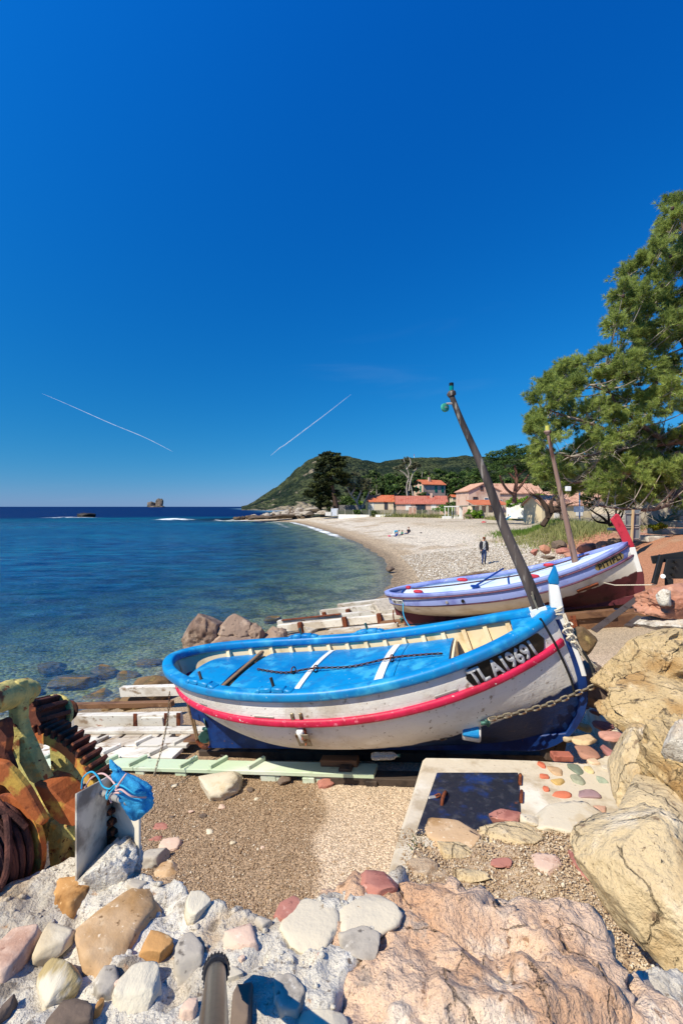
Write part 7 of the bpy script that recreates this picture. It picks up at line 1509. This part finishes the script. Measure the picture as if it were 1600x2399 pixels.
for i, (u0, v0, u1, v1) in enumerate([(712, 1188, 760, 1202), (700, 1196, 740, 1208), (742, 1196, 772, 1208), (640, 1204, 690, 1214), (580, 1208, 640, 1216)]):
    rock_px(u0, v0, u1, v1, 138 - i, 6, m_bwp if i < 3 else m_bwd, 2200 + i, ['biggest pale rock under the cypress on the point', 'second pale rock shelf on the point', 'pale rock beside the white block', 'dark wet ledge below the pale boulders', 'low dark ledge at the tip of the point'][i], cat='rock', name='breakwater_rock', sub=4, rough=.35)
# masts on the ridge, small things on the bank
for u, v0, v1, lab in ((970, 1084, 1064, 'red and white radio mast on the ridge'), (1087, 1078, 1068, 'second smaller radio mast on the ridge')):
    a_, b3 = P(u, v0, 1180), P(u, v1, 1180); T = thing('radio_mast', lab, 'mast', a_)
    for k in range(5): b_ = MB(); b_.tube([a_.lerp(b3, k / 5), a_.lerp(b3, (k + 1) / 5)], .55, 6); b_.build('section', m_plain_white if k % 2 else m_crimson, T)
SG = thing('sign_back', 'back of a grey metal sign with a wooden batten behind the lavender boat', 'sign', P(1480, 1262, 15.5)); d = 15.5
b_ = MB(); b_.prism([P(1464, 1196, d), P(1500, 1194, d), P(1498, 1266, d), P(1462, 1266, d)], (0, .03, 0)); b_.build('panel', mat('grey_sign_metal', hexc(120, 126, 132), .6, [(hexc(96, 100, 106), 5, .5, .66)]), SG)
for v in (1203, 1231, 1236, 1262): b_ = MB(); b_.beam(P(1463, v, d - .02), P(1499, v, d - .02), .03, .035); b_.build('rib', m_steelgrey, SG)
for u in (1464, 1498): b_ = MB(); b_.beam(P(u, 1197, d - .02), P(u - 1, 1265, d - .02), .03, .03); b_.build('rib', m_steelgrey, SG)
b_ = MB(); b_.beam(P(1482, 1194, d - .05), P(1478, 1278, d - .05), .04, .09, up=(0, 1, 0)); b_.build('batten', mat('pale_batten_wood', hexc(196, 166, 128), .8), SG)
NB_ = thing('notice_board', 'pale notice board on a blue post before the shed', 'sign', P(1357, 1222, 44)); b_ = MB(); b_.tube([P(1357, 1222, 44), P(1357, 1135, 44)], .06, 8); b_.build('post', m_blue, NB_, True); b_ = MB(); b_.box(P(1355, 1193, 43.9), (.95, .05, .55)); b_.build('board', mat('pale_board', hexc(214, 220, 226), .6), NB_, False, .01)
ST = thing('garden_steps', 'pale stone steps climbing at the right edge', 'steps', P(1580, 1260, 17)); 
for k, (u0, u1, v) in enumerate([(1500, 1560, 1262), (1530, 1640, 1245), (1560, 1660, 1228), (1575, 1680, 1212)]): a_, b3 = P(u0, v, 17 + k * .7), P(u1, v, 17 + k * .7); b_ = MB(); b_.beam(a_, b3, .8, .22); b_.build('step', m_stonew, ST, False, .03)
a_, b3 = P(1470, 1205, 24), P(1720, 1195, 22); b_ = MB(); b_.beam(a_, b3, .4, 1.2); o = b_.build('terrace_wall', m_stonew, None, False, .03); tag(o, 'long pale stone terrace wall behind the agave', 'wall')
b_ = MB(); b_.beam(P(1427, 1240, 22), P(1456, 1241, 22), .5, .14); o = b_.build('stone_slab', m_wstone, None, False, .04); tag(o, 'white stone slab lying on the bank left of the sign', 'slab')

# ------------------------------------------------------------------ people
def skin_person(name, label, joints, edges, root, mats, pick, loc_d=None, parent=None):
    me = bpy.data.meshes.new(name); ks = list(joints); me.from_pydata([joints[k][0] for k in ks], [(ks.index(a), ks.index(b_)) for a, b_ in edges] and [(ks.index(a), ks.index(b_)) for a, b_ in edges], [])
    o = bpy.data.objects.new(name, me); link(o); md_ = o.modifiers.new('skin', 'SKIN'); o.modifiers.new('sub', 'SUBSURF').levels = 2
    for i, k in enumerate(ks): r_ = joints[k][1]; me.skin_vertices[0].data[i].radius = (r_, r_) if not hasattr(r_, '__len__') else r_; me.skin_vertices[0].data[i].use_root = (k == root)
    dg = bpy.context.evaluated_depsgraph_get(); m2 = bpy.data.meshes.new_from_object(o.evaluated_get(dg)); bpy.data.objects.remove(o); bpy.data.meshes.remove(me)
    m2.materials.clear()
    for m in mats: m2.materials.append(m)
    for p in m2.polygons: p.use_smooth = True; p.material_index = pick(p.center)
    o = bpy.data.objects.new('body', m2); link(o); return o
m_skin = mat('skin', hexc(206, 158, 132), .6); m_jean = mat('blue_jeans', hexc(34, 56, 104), .85, [(hexc(58, 84, 136), 9, .5, .66)]); m_gshirt = mat('light_grey_shirt', hexc(196, 200, 204), .85); m_navy = mat('dark_navy_jacket', hexc(30, 32, 44), .8); m_hair = mat('brown_hair', hexc(112, 66, 40), .7); m_shoe = mat('dark_shoes', hexc(44, 36, 40), .7); m_teal = mat('teal_shirt', hexc(20, 140, 180), .85); m_strap = mat('grey_strap', hexc(90, 90, 94), .8); m_wht = mat('white_cloth', hexc(224, 222, 218), .85)
d = 28.7; base = P(1133, 1324, d); base.z = gz(base.x, base.y) + .02
W_ = thing('person', 'person in dark jacket, grey shirt and jeans walking on the pebbles looking down', 'person', base)
J = {'pel': ((0, 0, .93), (.15, .11)), 'wst': ((0, .01, 1.08), (.145, .10)), 'chs': ((0, .02, 1.30), (.18, .12)), 'nk0': ((0, 0, 1.46), (.09, .075)), 'nk': ((0, -.03, 1.53), .055), 'hd': ((0, -.075, 1.62), (.085, .095)), 'hdt': ((0, -.07, 1.70), (.075, .085)),
     'shl': ((-.19, .01, 1.43), .075), 'ell': ((-.255, .03, 1.15), .055), 'wrl': ((-.20, -.10, .95), .036), 'hl': ((-.19, -.14, .88), (.035, .045)), 'shr': ((.19, .01, 1.43), .075), 'elr': ((.265, .04, 1.14), .055), 'wrr': ((.27, -.01, .90), .036), 'hr': ((.275, -.02, .82), (.03, .045)),
     'hpl': ((-.09, 0, .88), .10), 'knl': ((-.10, -.10, .49), .068), 'anl': ((-.11, -.06, .09), .045), 'ftl': ((-.12, -.20, .04), (.045, .035)), 'hpr': ((.09, 0, .88), .10), 'knr': ((.09, -.02, .48), .068), 'anr': ((.11, .12, .10), .045), 'ftr': ((.12, .0, .04), (.045, .035))}
E = [('pel', 'wst'), ('wst', 'chs'), ('chs', 'nk0'), ('nk0', 'nk'), ('nk', 'hd'), ('hd', 'hdt'), ('nk0', 'shl'), ('shl', 'ell'), ('ell', 'wrl'), ('wrl', 'hl'), ('nk0', 'shr'), ('shr', 'elr'), ('elr', 'wrr'), ('wrr', 'hr'), ('pel', 'hpl'), ('hpl', 'knl'), ('knl', 'anl'), ('anl', 'ftl'), ('pel', 'hpr'), ('hpr', 'knr'), ('knr', 'anr'), ('anr', 'ftr')]
def pickw(c):
    if c.z > 1.50: return 0
    if abs(c.x) > .17 and c.z < .955: return 0
    if c.z < .12: return 3
    if c.z < .98 and abs(c.x) < .21: return 1
    return 4 if (abs(c.x) > .115 and c.z > .92) or (c.y > .05 and c.z > 1.0) else 2
bo = skin_person('person', '', J, E, 'pel', [m_skin, m_jean, m_gshirt, m_shoe, m_navy], pickw); bo.location = base; setparent(bo, W_); bo.location = (0, 0, 0); bo.matrix_parent_inverse = Matrix()
def pchild(name, p, f_, m, T): o = mesh(name, p, f_, m); o.parent = T; return o
p, f_ = rockmesh((0, -.05, 1.70), (.19, .22, .16), 5, 3, .08, cuts=0, fine=.03); pchild('hair', p, f_, m_hair, W_)
b_ = MB(); b_.box((0, -.165, 1.635), (.14, .03, .04)); o = b_.build('sunglasses', m_black, None, False, .005); o.parent = W_
b_ = MB(); b_.tube(smooth_path([(.10, -.06, 1.46), (.02, -.145, 1.30), (-.10, -.14, 1.10), (-.2, -.10, .93)], 10), .016, 6); o = b_.build('bag_strap', m_strap, None, True); o.parent = W_
b_ = MB(); b_.box((-.23, -.14, .80), (.13, .09, .14)); o = b_.build('camera_bag', m_strap, None, False, .015); o.parent = W_
# jacket as a shell over the torso
for sgn in (-1, 1):
    b_ = MB(); b_.tube(smooth_path([(.12 * sgn, -.02, 1.47), (.17 * sgn, -.035, 1.30), (.17 * sgn, -.03, 1.10), (.165 * sgn, -.02, .90)], 10), [.07, .085, .085, .085, .08, .08, .08, .08, .078, .075], 12); o = b_.build('jacket_front', m_navy, None, True); o.parent = W_
def small_person(label, base, J, E, mats, pick, hairc=None, hd_=None, group=None):
    T = thing('person', label, 'person', base, group); o = skin_person('p', '', J, E, 'pel', mats, pick); o.parent = T
    if hd_: p, f_ = rockmesh(hd_, (.2, .22, .18), 6, 2, .08, cuts=0); pchild('hair', p, f_, hairc, T)
    return T
def gp(u, v, d): c = P(u, v, d); c.z = gz(c.x, c.y) + .03; return c
# adult kneeling forward in a teal shirt
J = {'pel': ((-.25, 0, .42), .15), 'chs': ((.12, 0, .60), .17), 'nk': ((.36, 0, .62), .07), 'hd': ((.48, 0, .60), .10), 'shl': ((.22, -.18, .56), .07), 'hl': ((.36, -.20, .10), .045), 'shr': ((.22, .18, .56), .07), 'hr': ((.40, .2, .10), .045), 'knl': ((-.12, -.12, .10), .09), 'ftl': ((-.62, -.12, .07), .06), 'knr': ((-.12, .12, .10), .09), 'ftr': ((-.6, .12, .07), .06)}
E = [('pel', 'chs'), ('chs', 'nk'), ('nk', 'hd'), ('chs', 'shl'), ('shl', 'hl'), ('chs', 'shr'), ('shr', 'hr'), ('pel', 'knl'), ('knl', 'ftl'), ('pel', 'knr'), ('knr', 'ftr')]
small_person('person in a teal shirt kneeling forward on the beach', gp(926, 1252, 58), J, E, [m_skin, m_wht, m_teal], lambda c: 2 if c.x > -.16 and c.z > .25 and c.x < .33 else (0 if c.x > .3 or (c.z < .25 and c.x > .2) else 1), m_hair, (.5, 0, .68))
Js = {'pel': ((0, 0, .12), .15), 'chs': ((.0, 0, .48), .16), 'nk': ((0, -.02, .66), .06), 'hd': ((0, -.04, .78), .10), 'shl': ((-.17, 0, .56), .065), 'hl': ((-.26, -.22, .28), .045), 'shr': ((.17, 0, .56), .065), 'hr': ((.2, -.2, .26), .045), 'knl': ((-.30, -.25, .16), .08), 'ftl': ((-.66, -.30, .06), .055), 'knr': ((-.2, -.35, .30), .08), 'ftr': ((-.45, -.5, .06), .055)}
small_person('person in a striped dark top sitting upright on the beach', gp(957, 1250, 58), Js, E, [m_skin, m_jean, m_navy], lambda c: 0 if c.z > .64 or (c.y < -.16 and c.z > .22 and abs(c.x) > .2 and c.x > -.3) else (2 if c.z > .2 and c.y > -.2 else 1), m_hair, (0, -.02, .86))
Jc = {k: (tuple(.62 * q for q in v[0]), .62 * v[1]) for k, v in Js.items()}
small_person('small child in green sitting between the two adults', gp(942, 1251, 58), Jc, E, [m_skin, m_jean, mat('green_top', hexc(60, 130, 110), .85)], lambda c: 0 if c.z > .40 else (2 if c.z > .14 else 1), m_hair, (0, -.01, .52))
small_person('small child in blue bending beside the kneeling adult', gp(929, 1255, 56.5), Jc, E, [m_skin, m_blue2, m_blue2], lambda c: 0 if c.z > .40 else (2 if c.z > .14 else 1), mat('fair_hair', hexc(190, 130, 80), .7), (0, -.01, .52))
for i, (u, v, s_, m, lab) in enumerate([(943, 1253, .3, m_crimson, 'small red toy beside the child'), (912, 1249, .4, mat('pink_towel', hexc(214, 90, 130), .9), 'pink towel left of the kneeling person'), (948, 1254, .3, m_wht, 'white bag in front of the sitting person'), (986, 1248, .3, m_black, 'dark little bag lying alone on the beach'), (1133, 1227, .8, m_crimson, 'red towel lying on the beach left of the lounger')]):
    c = gp(u, v, 58 if i < 4 else 72); p, f_ = rockmesh((c.x, c.y, c.z + .05), (s_, s_ * .7, s_ * .4), 50 + i, 2, .3, cuts=3); tag(mesh(['beach_toy', 'towel', 'bag', 'bag', 'towel'][i], p, f_, m), lab, ['toy', 'towel', 'bag', 'bag', 'towel'][i])
c = gp(1182, 1223, 74); CH = thing('beach_chair', 'bright blue reclining beach chair by the grass', 'chair', c)
b_ = MB(); b_.beam(c + Vector((-.5, 0, .35)), c + Vector((.2, 0, .3)), .6, .05); b_.build('seat', m_teal, CH, False, .01); b_ = MB(); b_.beam(c + Vector((.2, 0, .32)), c + Vector((.95, 0, .95)), .6, .06); b_.build('backrest', m_teal, CH, False, .01)
for x, y in ((-.4, -.25), (-.4, .25), (.5, -.25), (.5, .25)): b_ = MB(); b_.tube([c + Vector((x, y, .33)), c + Vector((x + .05, y, 0))], .025, 6); b_.build('leg', m_steelgrey, CH)
Jl = {'pel': ((0, 0, .50), .14), 'chs': ((.35, 0, .72), .16), 'nk': ((.52, 0, .90), .06), 'hd': ((.55, 0, 1.02), .10), 'shl': ((.40, -.18, .80), .065), 'hl': ((.05, -.25, .62), .045), 'shr': ((.40, .18, .80), .065), 'hr': ((.05, .25, .62), .045), 'knl': ((-.50, -.1, .50), .08), 'ftl': ((-1.0, -.12, .12), .055), 'knr': ((-.52, .1, .48), .08), 'ftr': ((-1.05, .1, .1), .055)}
small_person('person with dark trousers lying back in the blue beach chair', c, Jl, E, [m_skin, m_navy, m_wht], lambda c: 0 if c.z > .88 else (2 if c.x > .08 else 1), m_hair, (.58, 0, 1.10))
# a far white motor boat
c = P(608, 1191.5, 700); c.z = 0; T = thing('motor_boat', 'tiny white boat far out off the headland', 'boat', c); b_ = MB(); b_.prism([c + Vector((-3.5, 0, 0)), c + Vector((3, 0, 0)), c + Vector((4.2, 0, 1.4)), c + Vector((-3.6, 0, 1.1))], (0, 2.2, 0)); b_.build('hull', m_plain_white, T); b_ = MB(); b_.box(c + Vector((-.5, 1.1, 1.8)), (2.4, 1.6, 1.2)); b_.build('cabin', m_plain_white, T)
